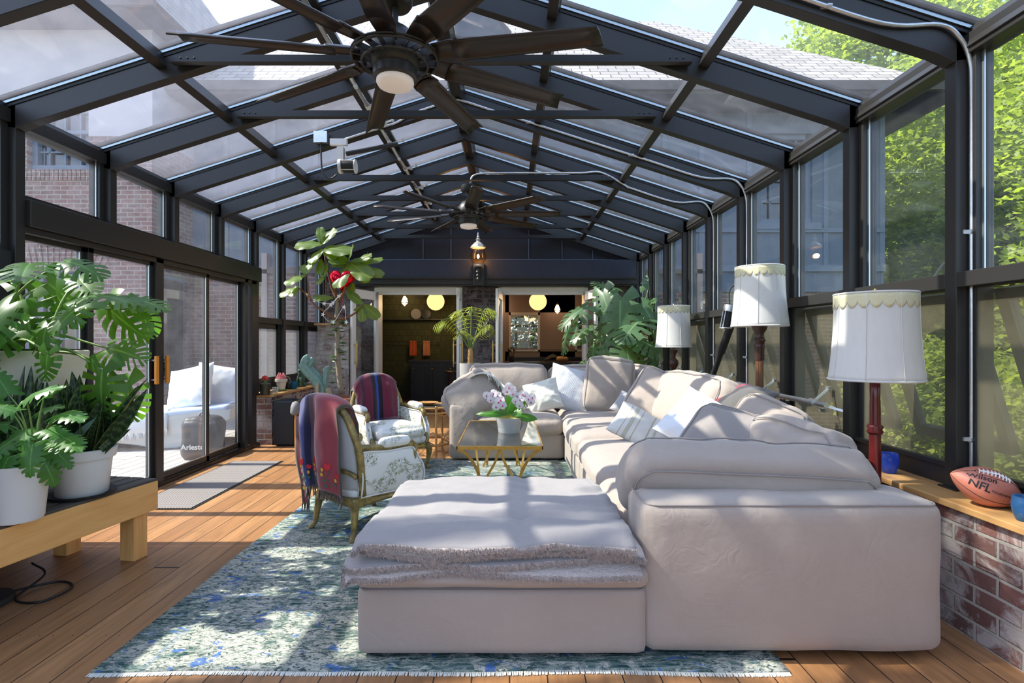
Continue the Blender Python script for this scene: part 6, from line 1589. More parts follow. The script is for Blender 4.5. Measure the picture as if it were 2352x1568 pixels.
# terracotta planter with a second snake plant behind
sq = thing('snake_plant', 'snake plant rising from an orange terracotta pot between the two white pots', 'potted plant', (-2.68, 2.92, .4825))
pot(sq, [(.09, 0), (.10, .02), (.125, .22), (.135, .22), (.135, .26), (.12, .26), (.11, .23)], 'terracotta', soil_z=.23, soil_r=.11)
m = MB()
for i in range(13):
    a = rnd.uniform(0, 2 * PI); r = rnd.uniform(0, .07); h = rnd.uniform(.22, .50); q = rnd.uniform(0, .14); blade(m, (r * math.cos(a), r * math.sin(a), .22), (r * math.cos(a) + q * math.cos(a), r * math.sin(a) + q * math.sin(a), .24 + h), rnd.uniform(.05, .075), rnd.uniform(-1, 1), rnd.uniform(-.04, .04))
m.build('leaves', 'snake_leaf', sq, 180, recalc=False)

# philodendron in the tall white pot
ph = thing('philodendron', 'split-leaf philodendron spilling from a tapered white pot at the bench front', 'potted plant', (-2.40, 2.62, .4825))
pot(ph, [(.095, 0), (.10, .01), (.125, .27), (.128, .275), (.118, .27), (.11, .24)], 'plastic_white', soil_z=.24, soil_r=.115)
tips = []
for (px_, py_, fx, fz) in ((20, 905, -.2, .6), (60, 915, .8, .5), (35, 945, -.6, .3), (90, 945, .9, .4), (140, 950, 1, .1), (20, 975, -.5, .1), (60, 985, .3, -.1), (110, 985, .9, -.2), (150, 1005, 1, -.1), (25, 1015, -.4, -.4), (75, 1020, .1, -.5), (120, 1030, .8, -.6), (20, 1050, -.2, -.8), (55, 1060, .2, -.9), (95, 1050, .5, -.9), (130, 1010, 1, 0), (5, 930, -.9, .2), (100, 915, .7, .6), (45, 1000, -.1, -.3), (10, 1080, .1, -1)):
    d = 2.52 + .2 * rnd.random(); tips.append((P(px_, py_, d), (fx, rnd.uniform(-.7, .1), fz)))
lobed_plant(ph, tips, P(80, 1050, 2.62), 2, .145)
# small white pot far left
o = thing('small_white_pot', 'small white pot at the far left edge behind the philodendron', 'pot', (-2.95, 2.75, .4825)); MB().lathe([(.07, 0), (.08, .42), (.10, .50), (.10, .53), (.09, .53)], (0, 0, 0), 24).build('pot', 'plastic_white', o, 40)
MB().grid(lambda u, v: (.085 * v * math.cos(u * 2 * PI), .085 * v * math.sin(u * 2 * PI), .51), 16, 3).build('soil', 'soil', o, 180)

# monstera in a long cream trough on a stand
st_ = thing('plant_stand', 'dark wooden stand on the bench under the cream trough', 'plant stand', (-2.72, 3.20, .4825))
MB().box((-.26, -.13, .40), (.04, .13, .43)).build('shelf_board', 'dark_wood', st_, 0, bevel=.003)
for x in (-.25, -.01):
    for y in (-.12, .08): MB().box((x, y, 0), (x + .04, y + .04, .40)).build('leg', 'dark_wood', st_, 0)
mo = thing('monstera', 'big monstera in a long cream trough above the bench, leaves lit bright green', 'potted plant', (-2.80, 3.20, .9145))
m = MB(); x0, x1 = -.34, .18
def tr(u, z, f): pass
for (zz, g) in ((0, .0), (.40, .045)): pass
m.hexa([(x0, -.13, 0), (x1 - .04, -.13, 0), (x1 - .04, .13, 0), (x0, .13, 0), (x0 - .0, -.16, .385), (x1, -.16, .385), (x1, .16, .385), (x0 - .0, .16, .385)])
m.build('trough', 'cream_plastic', mo, 0, bevel=.012)
MB().box((x0 + .02, -.14, .385), (x1 - .02, .14, .392)).build('soil', 'soil', mo, 0)
R0 = [Vector((-2.95, 3.1, 1.3)), Vector((-2.75, 3.1, 1.3)), Vector((-3.1, 3.12, 1.3)), Vector((-2.68, 3.08, 1.3))]
LV = [ # px, py of the petiole end, depth, forward, up, length
 (70, 605, 3.0, (.5, -.8, -.25), (0, -.3, 1), .34), (30, 640, 3.2, (-.6, -.6, -.3), (0, -.4, 1), .32), (150, 600, 3.1, (.8, -.2, -.1), (-.1, -.5, .9), .28),
 (180, 640, 3.3, (.6, -.4, -.3), (0, -.6, .8), .24), (60, 690, 3.2, (.3, -.3, -.7), (.2, -.9, .3), .30), (20, 700, 2.9, (-.2, -.6, -.7), (0, -.8, .5), .30),
 (130, 680, 3.25, (.6, -.2, -.6), (-.5, -.5, .4), .28), (210, 680, 3.15, (.9, -.2, .05), (0, -.35, .95), .34), (250, 705, 3.35, (.65, -.35, -.5), (-.3, -.9, .25), .36),
 (300, 685, 3.3, (.95, -.1, -.15), (0, -.35, .9), .28), (325, 710, 3.4, (.5, -.2, -.9), (.6, -.6, .3), .22), (110, 745, 3.0, (.2, -.6, -.6), (0, -.8, .6), .22),
 (110, 810, 2.85, (.0, -.25, -1), (0, -1, .2), .17), (235, 850, 3.0, (.05, -.25, -1), (.1, -1, .3), .30),
 (250, 800, 3.1, (.9, -.3, -.1), (0, -.8, .6), .26), (290, 880, 3.1, (.25, -.1, -1), (.5, -.8, .2), .26),
 (40, 760, 3.0, (-.7, -.4, -.5), (0, -.8, .5), .28), (5, 620, 3.4, (-.8, -.3, 0), (0, -.4, 1), .34), (110, 650, 3.5, (.4, .2, -.4), (0, -.8, .6), .30), (190, 700, 2.95, (-.3, -.6, -.5), (0, -.7, .6), .24), (5, 790, 3.1, (-.4, -.4, -.7), (0, -.8, .4), .24)]
monstera(mo, [(P(a, b, d), f, u, L * .85) for a, b, d, f, u, L in LV], R0, 'monstera_leaf')
# speaker base and cable under the bench
t = thing('floor_speaker', 'round black speaker base under the bench with a looped cable', 'speaker', (-2.72, 2.75, 0)); MB().lathe([(.13, 0), (.14, .01), (.13, .03), (.03, .04), (.025, .20), (.001, .21)], (0, 0, 0), 28).build('base', 'black_matte', t, 40)
MB().tube(catmull([(.05, .1, .02), (.2, .25, .008), (.33, .18, .007), (.30, .02, .007), (.14, .05, .008), (.12, .25, .05), (.02, .28, .10)], 6), .006, 6).build('cable', 'rubber', t, 180)

# --- fiddle leaf fig
fg = thing('fiddle_leaf_fig', 'tall fiddle-leaf fig tree in a terracotta pot at the left rear', 'potted tree', (-2.35, 7.65, 0))
pot(fg, [(.18, .03), (.19, .05), (.245, .50), (.26, .50), (.265, .56), (.25, .565), (.235, .50)], 'terracotta', soil_z=.51, soil_r=.24)
MB().lathe([(.20, 0), (.235, .01), (.24, .04), (.22, .04), (.2, .02)], (0, 0, 0), 32).build('saucer', 'terracotta', fg, 40)
tm = MB(); T = world_of(fg).inverted()
def FP(px, py, d=7.65): return T @ P(px, py, d)
trunk = catmull([FP(785, 905), FP(776, 830), FP(775, 760), FP(773, 730), FP(775, 690)], 6); tm.tube(trunk, [.042 - .0008 * i for i in range(len(trunk))], 10)
m2 = MB()
BR = [[(773, 735), (745, 715), (715, 690), (705, 630)], [(715, 690), (700, 672), (683, 660)], [(775, 690), (762, 660), (750, 610), (743, 575)], [(775, 695), (790, 670), (800, 610), (802, 600)], [(773, 732), (795, 730), (820, 715), (833, 698)], [(780, 685), (800, 655), (822, 636)], [(774, 690), (766, 650), (754, 612)]]
for b in BR: p = catmull([FP(x, y, 7.6 + .1 * math.sin(x)) for x, y in b], 5); m2.tube(p, [.016 * (1 - i / len(p)) + .006 for i in range(len(p))], 7)
tm.build('trunk', 'bark_pale', fg, 180); m2.build('branches', 'twig_red', fg, 180)
lf = MB(); FL = [(738, 562, -.8, -.1, .05, .36), (738, 562, .5, .1, .8, .30), (740, 560, -.2, .0, 1, .24), (742, 572, -.5, -.5, -.6, .28), (742, 572, .95, -.3, .0, .42), (745, 578, .8, -.2, -.3, .34), (733, 590, -.6, -.4, -.6, .24), (738, 595, -.1, -.3, -1, .22), (755, 600, .5, -.2, .4, .2), (752, 605, -.3, -.2, -.7, .2),
 (702, 632, -.7, -.4, -.3, .30), (704, 630, -.4, .3, .6, .2), (705, 628, .3, -.2, .6, .18), (683, 660, -.8, -.3, -.35, .26), (684, 658, -.2, -.6, -.5, .2), (800, 605, -.8, -.3, .2, .26), (800, 605, .2, -.5, .6, .3), (803, 603, .75, -.55, -.45, .46), (800, 607, -.3, -.6, -.8, .40), (806, 600, .95, -.1, .1, .30), (812, 604, .9, -.2, .5, .28), (840, 616, .9, -.3, -.3, .28), (840, 606, .8, .1, .4, .24), (822, 640, .8, -.4, -.1, .2), (812, 650, -.2, -.5, -.9, .2), (790, 662, -.3, -.3, .5, .16),
 (833, 700, -.5, -.4, .6, .26), (834, 700, .7, -.3, -.5, .30), (832, 702, .1, -.5, -.8, .24), (830, 702, -.6, -.4, -.4, .12), (765, 685, -.8, -.3, .1, .26), (748, 630, -.4, -.3, -.5, .18), (760, 610, .6, -.2, .1, .2)]
for i, (px_, py_, fx, fy, fz, L) in enumerate(FL): leaf(lf, FP(px_, py_, 7.6), (fx, fy, fz), Vector((-.2, -.75, .75)), L, 'fiddle', droop=.25, fold=.15, seed=i)
lf.build('leaves', 'fiddle_leaf', fg, 180, recalc=False)
iv = MB()
for i in range(80):
    a = rnd.uniform(0, 6.28); k = rnd.random() ** 2.2; c = FP(776 + 3 * math.sin(i), 735 + 165 * k * (1 if k < .6 else 1), 7.65) ; c = c + Vector((.055 * math.cos(a), .055 * math.sin(a), 0)); leaf(iv, c, (math.cos(a), math.sin(a), .2), (math.cos(a) * .3, math.sin(a) * .3 - .4, 1), rnd.uniform(.035, .08), 'heart', droop=rnd.uniform(.2, .9))
iv.tube([FP(776, 735 + 165 * k / 60, 7.65) + Vector((.042 * math.cos(k * .45), .042 * math.sin(k * .45), 0)) for k in range(61)], .0025, 5)
iv.build('ivy', 'ivy_leaf', fg, 180, recalc=False)
gw = thing('star_garland', 'white wire garland of small stars strung through the fig tree', 'garland', P(700, 690, 7.5))
m = MB(); T2 = world_of(gw).inverted(); pts = [T2 @ P(x, y, 7.5) for x, y in ((722, 690), (745, 697), (765, 695), (778, 680), (760, 700), (742, 722), (765, 740), (790, 705), (795, 740))]
m.tube(catmull(pts, 5), .003, 5)
for i, p in enumerate(pts):
    k0 = len(m.v)
    for s_ in (-.003, .003):
        for k in range(10): r = .035 if k % 2 == 0 else .014; a = k * PI / 5; m.v.append(tuple(p + Vector((r * math.cos(a), s_, r * math.sin(a)))))
    m.face(range(k0, k0 + 10)); m.face(range(k0 + 10, k0 + 20))
    for k in range(10): m.face((k0 + k, k0 + (k + 1) % 10, k0 + 10 + (k + 1) % 10, k0 + 10 + k))
m.build('garland', 'white_paint', gw, 0)
# heart balloon
m = MB()
def hb(u, v):
    a = u * 2 * PI; b = v * PI; x = 16 * math.sin(a) ** 3 / 17; z = (13 * math.cos(a) - 5 * math.cos(2 * a) - 2 * math.cos(3 * a) - math.cos(4 * a)) / 17; s_ = math.sin(b); rr = s_ ** .55
    return (x * .19 * rr, .075 * math.cos(b) * (1 if True else 0) + .004 * math.sin(a * 30) * rr * rr * s_, z * .19 * rr)
m.grid(hb, 90, 24, wrapu=True); o = m.build('heart_balloon', 'foil_red', None, 180, loc=P(786, 642, 7.55)); tag(o, 'shiny red heart-shaped foil balloon caught in the fig tree', 'balloon')
MB().tube(catmull([(0, 0, -.15), (.01, 0, -.34), (-.01, .01, -.47), (.02, 0, -.55)], 5), .002, 5).build('string', 'foil_red', o, 180)

# --- cactus and friends
ca = thing('tall_cactus', 'blue-green branching cactus in a pot behind the nearer armchair', 'potted cactus', (-2.62, 7.05, 0))
pot(ca, [(.14, 0), (.15, .02), (.17, .30), (.18, .32), (.165, .32), (.15, .28)], 'concrete_grey', soil_z=.29, soil_r=.155)
def column(mb, pts, r, ribs=6, n=24):
    pts = catmull(pts, 6); m_ = len(pts); base = len(mb.v); prev = None
    for i, p in enumerate(pts):
        d = (pts[min(i + 1, m_ - 1)] - pts[max(i - 1, 0)]).normalized(); x = d.cross(Vector((0, 1, .01))).normalized() if prev is None else (prev - d * prev.dot(d)).normalized(); prev = x; y = d.cross(x)
        k_ = i / (m_ - 1); rr = r * (min(1, k_ * 8 + .6)) * (1 if k_ < .85 else math.sqrt(max(.01, 1 - ((k_ - .85) / .15) ** 2)))
        for k in range(n): a = 2 * PI * k / n; q = rr * (.72 + .28 * abs(math.cos(ribs * a / 2))); mb.v.append(tuple(p + (x * math.cos(a) + y * math.sin(a)) * q))
    for i in range(m_ - 1):
        for k in range(n): a, b = base + i * n + k, base + i * n + (k + 1) % n; mb.face((a, b, b + n, a + n))
    mb.face([base + (m_ - 1) * n + k for k in range(n)])
m = MB(); C = lambda x, y, d=7.05: world_of(ca).inverted() @ P(x, y, d)
column(m, [C(741, 935), C(738, 895), C(728, 872), C(712, 855), C(700, 840), C(698, 832)], .085); column(m, [C(742, 915), C(746, 880), C(750, 850), C(748, 842)], .042)
column(m, [C(700, 842), C(704, 828), C(712, 824)], .07); column(m, [C(708, 845), C(716, 830), C(722, 826)], .05)
m.build('stems', 'cactus_blue', ca, 180)
m = MB(); column(m, [C(753, 930), C(754, 905), C(752, 890)], .045); column(m, [C(728, 925, 6.95), C(729, 900, 6.95), C(730, 878, 6.95)], .018); m.build('side_shoots', 'cactus_tan', ca, 180)
t = thing('mushroom_ornament', 'dark grey mushroom-shaped ornament on an orange stake beside the cactus', 'ornament', (-2.70, 6.78, .40))
MB().lathe([(.001, .20), (.04, .185), (.06, .13), (.065, .06), (.05, .03), (.02, .03)], (0, 0, .0), 20).build('cap', 'pebble_grey', t, 180); MB().tube([(0, 0, -.40), (0, 0, .04)], .014, 8).build('stake', 'orange_handle', t, 40)
# ledge objects
def ledge(px, d=None, x=-3.17): return Vector((x, (XL + 0 if False else x) * FPX / (px - 1169), .664))
t = thing('pot_red_cactus', 'dark green glazed pot with a red-topped cactus on the brick ledge', 'potted cactus', ledge(609)); MB().lathe([(.055, 0), (.062, .01), (.062, .12), (.068, .13), (.068, .145), (.056, .145)], (0, 0, 0), 24).build('pot', 'dark_green_glaze', t, 40)
MB().lathe([(.018, .13), (.018, .19)], (0, 0, 0), 6).build('stem', 'stem_green', t, 30)
m = MB(); [m.sphere((.022 * math.cos(a * 1.05), .018 * math.sin(a * 1.05), .21 + .012 * (a % 2)), .020, 8, 6) for a in range(6)]; m.sphere((0, 0, .225), .026, 10, 8); m.build('red_top', 'red_flower', t, 180)
t = thing('glass_votive', 'rippled clear glass votive between the two cactus pots', 'votive', ledge(632, x=-3.12)); MB().lathe([(.030, 0), (.040, .02), (.043, .05), (.040, .085), (.037, .085), (.039, .05), (.03, .01)], (0, 0, 0), 24).build('cup', 'glass_cup', t, 180)
t = thing('pot_star_cactus', 'tan clay pot with a red-spined cactus on a green saucer', 'potted cactus', ledge(646, x=-3.20)); MB().lathe([(.05, .02), (.07, .13), (.082, .13), (.084, .165), (.07, .165)], (0, 0, 0), 24).build('pot', 'cream_plastic', t, 40)
MB().lathe([(.05, 0), (.066, .005), (.068, .025), (.05, .022)], (0, 0, 0), 24).build('saucer', 'stem_green', t, 40)
m = MB()
for i in range(60): a = i * 2.4; e = .25 + .75 * (i / 60); r = .065 * math.sqrt(1 - (i / 60) ** 2 * .6); b = Vector((r * .5 * math.cos(a), r * .5 * math.sin(a), .16 + .05 * i / 60)); m.tube([b, b + Vector((math.cos(a) * .055 * (1.2 - e), math.sin(a) * .055 * (1.2 - e), .05 * e))], [.007, .002], 5)
m.sphere((0, 0, .17), .05, 14, 8); m.build('spiny_head', 'pink_flower', t, 180)
t = thing('turquoise_votive', 'turquoise glass votive on the ledge in front of the green figurine', 'votive', ledge(675, x=-3.17)); MB().lathe([(.035, 0), (.048, .02), (.052, .06), (.046, .105), (.043, .105), (.047, .06), (.03, .01)], (0, 0, 0), 24).build('cup', 'glass_sky', t, 180)
# green figurine: seated dog-like garden ornament
t = thing('green_figurine', 'mottled green seated animal figurine at the end of the brick ledge', 'figurine', ledge(693, x=-3.17), math.radians(-20))
m = MB(); m.sphere((0, 0, .11), .055, 16, 12, (1, .9, 1.5)); m.sphere((0, -.02, .20), .045, 14, 10, (1, 1, 1.1)); m.sphere((0, -.03, .245), .036, 14, 10); m.sphere((0, -.065, .24), .018, 10, 8, (1, 1.4, .8))
for s_ in (-1, 1): m.tube(catmull([(s_ * .03, -.02, .18), (s_ * .035, -.05, .10), (s_ * .032, -.055, .012)], 5), [.02, .02, .019, .018, .017, .016, .015, .015, .016, .017, .018], 8); m.sphere((s_ * .045, .02, .04), .035, 12, 8, (1, 1.3, 1)); m.sphere((s_ * .028, -.02, .285), .014, 8, 6, (1, .6, 1.5))
m.build('body', 'verdigris', t, 180)
t = thing('black_desk_lamp', 'small curved black watering spout behind the ledge pots', 'watering can', ledge(662, x=-3.24)); MB().lathe([(.05, 0), (.055, .01), (.05, .09), (.04, .10)], (0, 0, 0), 16).build('body', 'black_metal', t, 40); MB().tube(catmull([(.03, -.02, .06), (.05, -.06, .14), (.03, -.12, .19), (-.0, -.2, .17)], 6), .007, 6).build('spout', 'galv', t, 180)
t.name = 'watering_can'
# black tower speaker
t = thing('tower_speaker', 'tall black speaker cabinet standing by the brick half wall', 'speaker', (-2.90, 7.06, 0)); m = MB(); puffbox(m, .29, .30, .585, .03, (0, 0, 0), 8); m.xf(Matrix.Translation((0, 0, .30))); m.build('cabinet', 'speaker_black', t, 180)
MB().box((-.125, -.158, .03), (.125, -.151, .57)).build('grille', 'black_matte', t, 0, bevel=.004); MB().lathe([(.10, .592), (.10, .605), (.07, .61)], (0, 0, 0), 24).build('dial', 'speaker_black', t, 40)
t = thing('wooden_outlet_box', 'pale wooden outlet box on the inner side of the brick pier', 'outlet box', (-3.08, 7.30, .36)); MB().box((-.02, -.10, -.12), (.05, .10, .12)).build('frame', 'pale_wood', t, 0, bevel=.004); MB().box((.05, -.06, -.07), (.053, .06, .07)).build('socket_plate', 'black_matte', t, 0)
# brass tap on rear wall
t = thing('wall_tap', 'chrome wall tap on the brick left of the open french door', 'tap', P(806, 838, 9.5)); MB().tube([(0, .14, 0), (0, -.02, 0), (0, -.05, -.02), (0, -.05, -.07)], .014, 8).tube([(-.06, .05, .0), (.06, .05, 0)], .012, 8).tube([(-.06, .05, -.03), (-.06, .05, .04)], .012, 8).tube([(.06, .05, -.03), (.06, .05, .04)], .012, 8).tube([(0, .05, 0), (0, .05, .07)], .01, 8).tube([(-.04, .05, .07), (.04, .05, .07)], .008, 8).build('tap_body', 'galv', t, 180)

# --- palm
pa = thing('areca_palm', 'yellow-green palm in a tall pale cylinder planter before the brick pier', 'potted palm', (-.60, 8.35, 0))
pot(pa, [(.165, 0), (.17, .01), (.17, 1.02), (.158, 1.02), (.155, .98)], 'concrete_grey', soil_z=.98, soil_r=.158)
m = MB(); tr_ = MB(); rnd = random.Random(11)
tr_.lathe([(.05, .97), (.042, 1.08), (.048, 1.10), (.038, 1.16), (.042, 1.18), (.028, 1.26)], (0, 0, 0), 12); tr_.build('trunk', 'cane', pa, 60)
rs = MB()
for (tx, ty, dz, L_, cy) in ((1000, 745, .25, .30, -.1), (1085, 715, .30, .34, -.15), (1135, 712, .26, .30, .05), (1040, 725, .3, .24, .15), (1125, 745, .1, .24, -.2), (1060, 760, .12, .22, -.25)):
    T3 = world_of(pa).inverted(); tip = T3 @ P(tx, ty, 8.35 + cy); b = Vector((0, 0, 1.2)); top = b.lerp(tip, .62) + Vector((0, 0, dz)); pts = catmull([b, b.lerp(top, .5) + Vector((0, 0, .04)), top, tip], 12); rs.tube(pts, [.009 * (1 - i / len(pts)) + .003 for i in range(len(pts))], 6)
    n0 = 12
    for i in range(n0, len(pts), 2):
        d = (pts[min(i + 1, len(pts) - 1)] - pts[i - 1]).normalized(); k = (i - n0) / (len(pts) - n0); ll = L_ * math.sin(PI * (.18 + .78 * k)) ** .7
        for s_ in (-1, 1):
            sd = d.cross(Vector((0, 0, 1))).normalized() * s_
            for j in (0,):
                p_ = pts[i].lerp(pts[i - 1], j); f = (sd * .8 + d * .45 + Vector((0, 0, -.45))).normalized(); leaf(m, p_, f, Vector((0, 0, 1)) + d * -.2, ll, 'plain', droop=.6, fold=.2, W=.0075)
rs.build('frond_stems', 'stem_green', pa, 180); m.build('fronds', 'palm_leaf', pa, 180, recalc=False)
tr2 = MB().tube(catmull([(0, 0, 1.15), (.12, -.03, 1.45), (.24, -.06, 1.60)], 5), .006, 5)
for i in range(14): a = i * 1.1; tr2.tube([(.2, -.05, 1.55), (.22 + .06 * math.cos(a), -.05 + .05 * math.sin(a), 1.62 + .05 * math.cos(i))], .003, 4)
tr2.build('dry_sprig', 'bark_pale', pa, 180)
o = thing('grey_planter', 'short dark grey planter right of the palm planter', 'planter', (-.26, 8.5, 0)); MB().lathe([(.11, 0), (.115, .01), (.115, .97), (.10, .97), (.098, .94), (.001, .94)], (0, 0, 0), 28).build('planter_body', 'pebble_grey', o, 40)

# --- big monstera at the right rear
mb_ = thing('monstera', 'huge climbing monstera filling the right rear corner behind the sofa', 'potted plant', (1.95, 8.3, 0))
pot(mb_, [(.2, 0), (.21, .02), (.26, .45), (.28, .50), (.26, .50), (.24, .45)], 'dark_green_glaze', soil_z=.46, soil_r=.24)
MB().box((-.05, -.04, .45), (.02, .03, 1.75)).build('support_post', 'pine_z', mb_, 0)
rnd = random.Random(21)
LV2 = [(1385, 672, 8.0, (-.1, -.5, -.8), (-.3, -.9, .6), .50), (1425, 690, 7.8, (.1, -.4, -1), (0, -1, .4), .70), (1475, 700, 7.9, (.5, -.4, -.5), (0, -.9, .5), .50), (1500, 690, 8.1, (.7, -.2, .1), (0, -.7, .7), .45), (1520, 700, 8.2, (.5, -.3, -.6), (.2, -.9, .4), .48), (1345, 705, 8.0, (-.8, -.3, -.5), (-.3, -.8, .6), .52), (1310, 745, 7.9, (-.25, -.2, -1), (-.6, -.8, .2), .50),
 (1470, 735, 7.7, (-.5, -.6, -.3), (0, -.8, .7), .62), (1465, 780, 7.7, (.7, -.5, -.3), (0, -.8, .6), .50), (1400, 735, 8.1, (-.4, -.4, -.8), (0, -1, .4), .44), (1365, 790, 7.9, (-.3, -.4, -.9), (-.3, -.9, .4), .40), (1385, 800, 7.8, (.2, -.4, -1), (0, -1, .4), .44), (1440, 800, 7.7, (-.2, -.6, -.8), (0, -1, .5), .58), (1500, 800, 7.9, (.2, -.4, -.9), (.2, -.9, .4), .46), (1360, 755, 8.2, (-.7, -.2, -.2), (0, -.8, .7), .40), (1410, 665, 8.3, (-.6, .1, .3), (0, -.7, .7), .40), (1540, 760, 8.1, (.3, -.3, -.9), (.2, -.9, .4), .42), (1595, 730, 7.6, (.7, -.3, -.3), (0, -.7, .8), .34), (1480, 850, 7.7, (-.1, -.5, -.9), (0, -1, .4), .44), (1520, 850, 7.8, (.3, -.4, -.8), (0, -1, .5), .46), (1345, 845, 7.9, (-.5, -.4, -.7), (0, -1, .5), .34), (1440, 850, 8.0, (.1, -.5, -.8), (0, -1, .5), .44), (1395, 850, 8.1, (-.2, -.4, -.8), (0, -1, .4), .40), (1555, 830, 8.2, (.2, -.4, -.9), (0, -1, .4), .40), (1450, 700, 8.4, (-.2, .2, .4), (0, -.8, .7), .42), (1490, 660, 8.3, (.3, .1, .4), (0, -.8, .7), .34)]
root = [Vector((1.95, 8.2, .6)), Vector((1.93, 8.25, 1.0)), Vector((1.9, 8.25, 1.3)), Vector((2.0, 8.2, 1.5))]
rv = random.Random(77)
monstera(mb_, [(P(a, b, d), (f[0] + rv.uniform(-.3, .3), f[1], f[2]), (u[0] + rv.uniform(-.9, .3), u[1] * rv.uniform(.3, 1), u[2] + rv.uniform(.1, .6)), L * .9) for a, b, d, f, u, L in LV2], root, 'monstera_blue', n=50)
m = MB()
for i in range(14): a = i * .7; m.tube(catmull([(.0, -.05, 1.4 - .03 * i), (.15 * math.cos(a) - .1, -.25, 1.0 - .02 * i), (.25 * math.cos(a * 1.3), -.2 + .1 * math.sin(a), .5)], 5), .006, 5)
m.build('aerial_roots', 'twig_red', mb_, 180)

# ================================================================ SILL OBJECTS RIGHT
def votive(lb, loc, mat, s=1.0):
    t = thing('blue_votive', lb, 'votive', loc); MB().lathe([(.028 * s, 0), (.034 * s, .006), (.046 * s, .045 * s), (.048 * s, .07 * s), (.043 * s, .108 * s), (.039 * s, .108 * s), (.044 * s, .07 * s), (.040 * s, .04 * s), (.02 * s, .02)], (0, 0, 0), 32).build('cup', mat, t, 180)
    MB().lathe([(.020, .021), (.020, .045)], (0, 0, 0), 16).build('candle', 'ceramic_white', t, 40)
votive('cobalt blue glass votive on the sill behind the red lamp pole', (2.17, 3.06, .604), 'glass_blue', 1.05)
votive('pale blue glass votive at the right edge beside the football', (2.155, 2.235, .604), 'glass_sky2', .95) if 'glass_sky2' in M else None
glassy('glass_sky2', (.25, .5, .75), refl=1.0, dust=.5, dscale=2, dcol=(.15, .45, .8))
votive('pale blue glass votive at the right edge beside the football', (2.155, 2.235, .604), 'glass_sky2', .95)
# football
fbc = Vector((2.175, 2.44, .604 + .087)); fb = thing('football', 'pink-brown leather football with white laces lying on the sill', 'football', fbc, (math.radians(2), math.radians(20), math.radians(-24)))
A_, B_ = .140, .086
prof = [(max(1e-4, B_ * (math.cos(PI / 2 * (x)) ** .72)), A_ * x) for x in [-1, -.985, -.95, -.9, -.8, -.65, -.5, -.3, -.1, .1, .3, .5, .65, .8, .9, .95, .985, 1]]
MB().lathe(prof, (0, 0, 0), 40, 'x').build('ball', 'football_leather', fb, 180)
def on_ball(x, ang, lift=.0008):       # x along the axis, ang round it (0 = towards -y)
    r = B_ * (math.cos(PI / 2 * min(1, abs(x) / A_)) ** .72) + lift; return Vector((x, -r * math.cos(ang), r * math.sin(ang)))
m = MB()
for ang in (-.55, 1.0, 2.6): m.tube([on_ball(-A_ * .985 + 2 * A_ * .985 * i / 40, ang, .0) for i in range(41)], .0012, 5)
m.build('seam', 'football_dark', fb, 180)
m = MB()
m.bar(on_ball(-.062, 1.0, .004), on_ball(.0, 1.0, .005), .008, .003, (0, -.5, .8)); m.bar(on_ball(.0, 1.0, .005), on_ball(.05, 1.0, .004), .008, .003, (0, -.5, .8))
for k in range(9):
    x = -.062 + k * .0135; m.tube([on_ball(x, 1.0 - .20, .001), on_ball(x, 1.0, .0055), on_ball(x, 1.0 + .20, .001)], .0026, 6)
m.build('laces', 'ceramic_white', fb, 60)
pts = [on_ball(-.012 + .066 * math.cos(a), 1.0 + .30 * math.sin(a) * (1 if abs(math.cos(a)) < .95 else .6), .0006) for a in [2 * PI * i / 40 for i in range(40)]]; MB().tube(pts, .0009, 5, close=True).build('lace_panel_line', 'football_dark', fb, 180)
for body, size, cx, ca_, nm, sx in (('Wilson', .034, -.050, .56, 'maker_lettering', 1.0), ('NFL', .052, -.050, .06, 'league_lettering', .85), ('TOUCHDOWN', .0125, .045, .0, 'model_lettering', 1.25)):
    me = text_mesh(body, size); bmx = bmesh.new(); bmx.from_mesh(me); bmesh.ops.subdivide_edges(bmx, edges=[e for e in bmx.edges if e.calc_length() > .006], cuts=2); bmesh.ops.triangulate(bmx, faces=bmx.faces)
    for v in bmx.verts: v.co = on_ball(cx + v.co.x * sx, ca_ + v.co.y / B_, .0012)
    bmx.to_mesh(me); bmx.free(); me.materials.append(M['football_dark']); me.name = nm; o = bpy.data.objects.new(nm, me); COL.objects.link(o); o.parent = fb

# ================================================================ OUTSIDE FURNITURE
ch = thing('outdoor_daybed', 'curved pale outdoor daybed on the deck beyond the sliding doors', 'daybed', (-4.72, 7.25, -.03), math.radians(12))
m = MB()
arc = [(-.95, .0), (-.95, .26), (-.5, .34), (.2, .42), (.8, .52), (1.0, .50), (1.0, .36), (.75, .22), (.5, .06), (.35, 0), (.1, 0), (-.1, .06), (-.35, .10), (-.6, .06), (-.75, 0)]
m.prism(arc, -.42, .42, 'y'); m.build('shell', 'chaise_shell', ch, 30, bevel=.02)
m = MB(); m.grid(lambda u, v: (-.93 + 1.9 * u, -.42 + .84 * v, .345 + .16 * u - .05 * (2 * u - 1) ** 2 * (1 if u < .5 else 0) + (.02 if .0 < v < 1 else 0) + .008 * nz((u * 2, v, 0), 4)), 30, 12); m.build('mattress', 'blue_fabric', ch, 180, solid=.07)
m = MB(); m.grid(lambda u, v: (-1.0 + 1.25 * u, -.455 + .91 * v, (.40 + .10 * u) + .012 * nz((u * 3, v * 3, 4), 3) - (.25 * max(0, .05 - v) / .05) - (.25 * max(0, v - .95) / .05) - .16 * max(0, .08 - u) / .08), 30, 24)
tw = m.build('white_throw', 'outdoor_fabric', None, 180, solid=.02); tw.location = ch.location; tw.rotation_euler = ch.rotation_euler; tag(tw, 'white fringed throw spread over the foot of the outdoor daybed', 'throw')
f = MB()
for i in range(90): u = i / 89; f.tube([(-1.0 + 1.25 * u, -.46, .16 + .10 * u), (-1.0 + 1.25 * u + .01 * math.sin(i), -.465, .07 + .10 * u)], [.005, .003], 4)
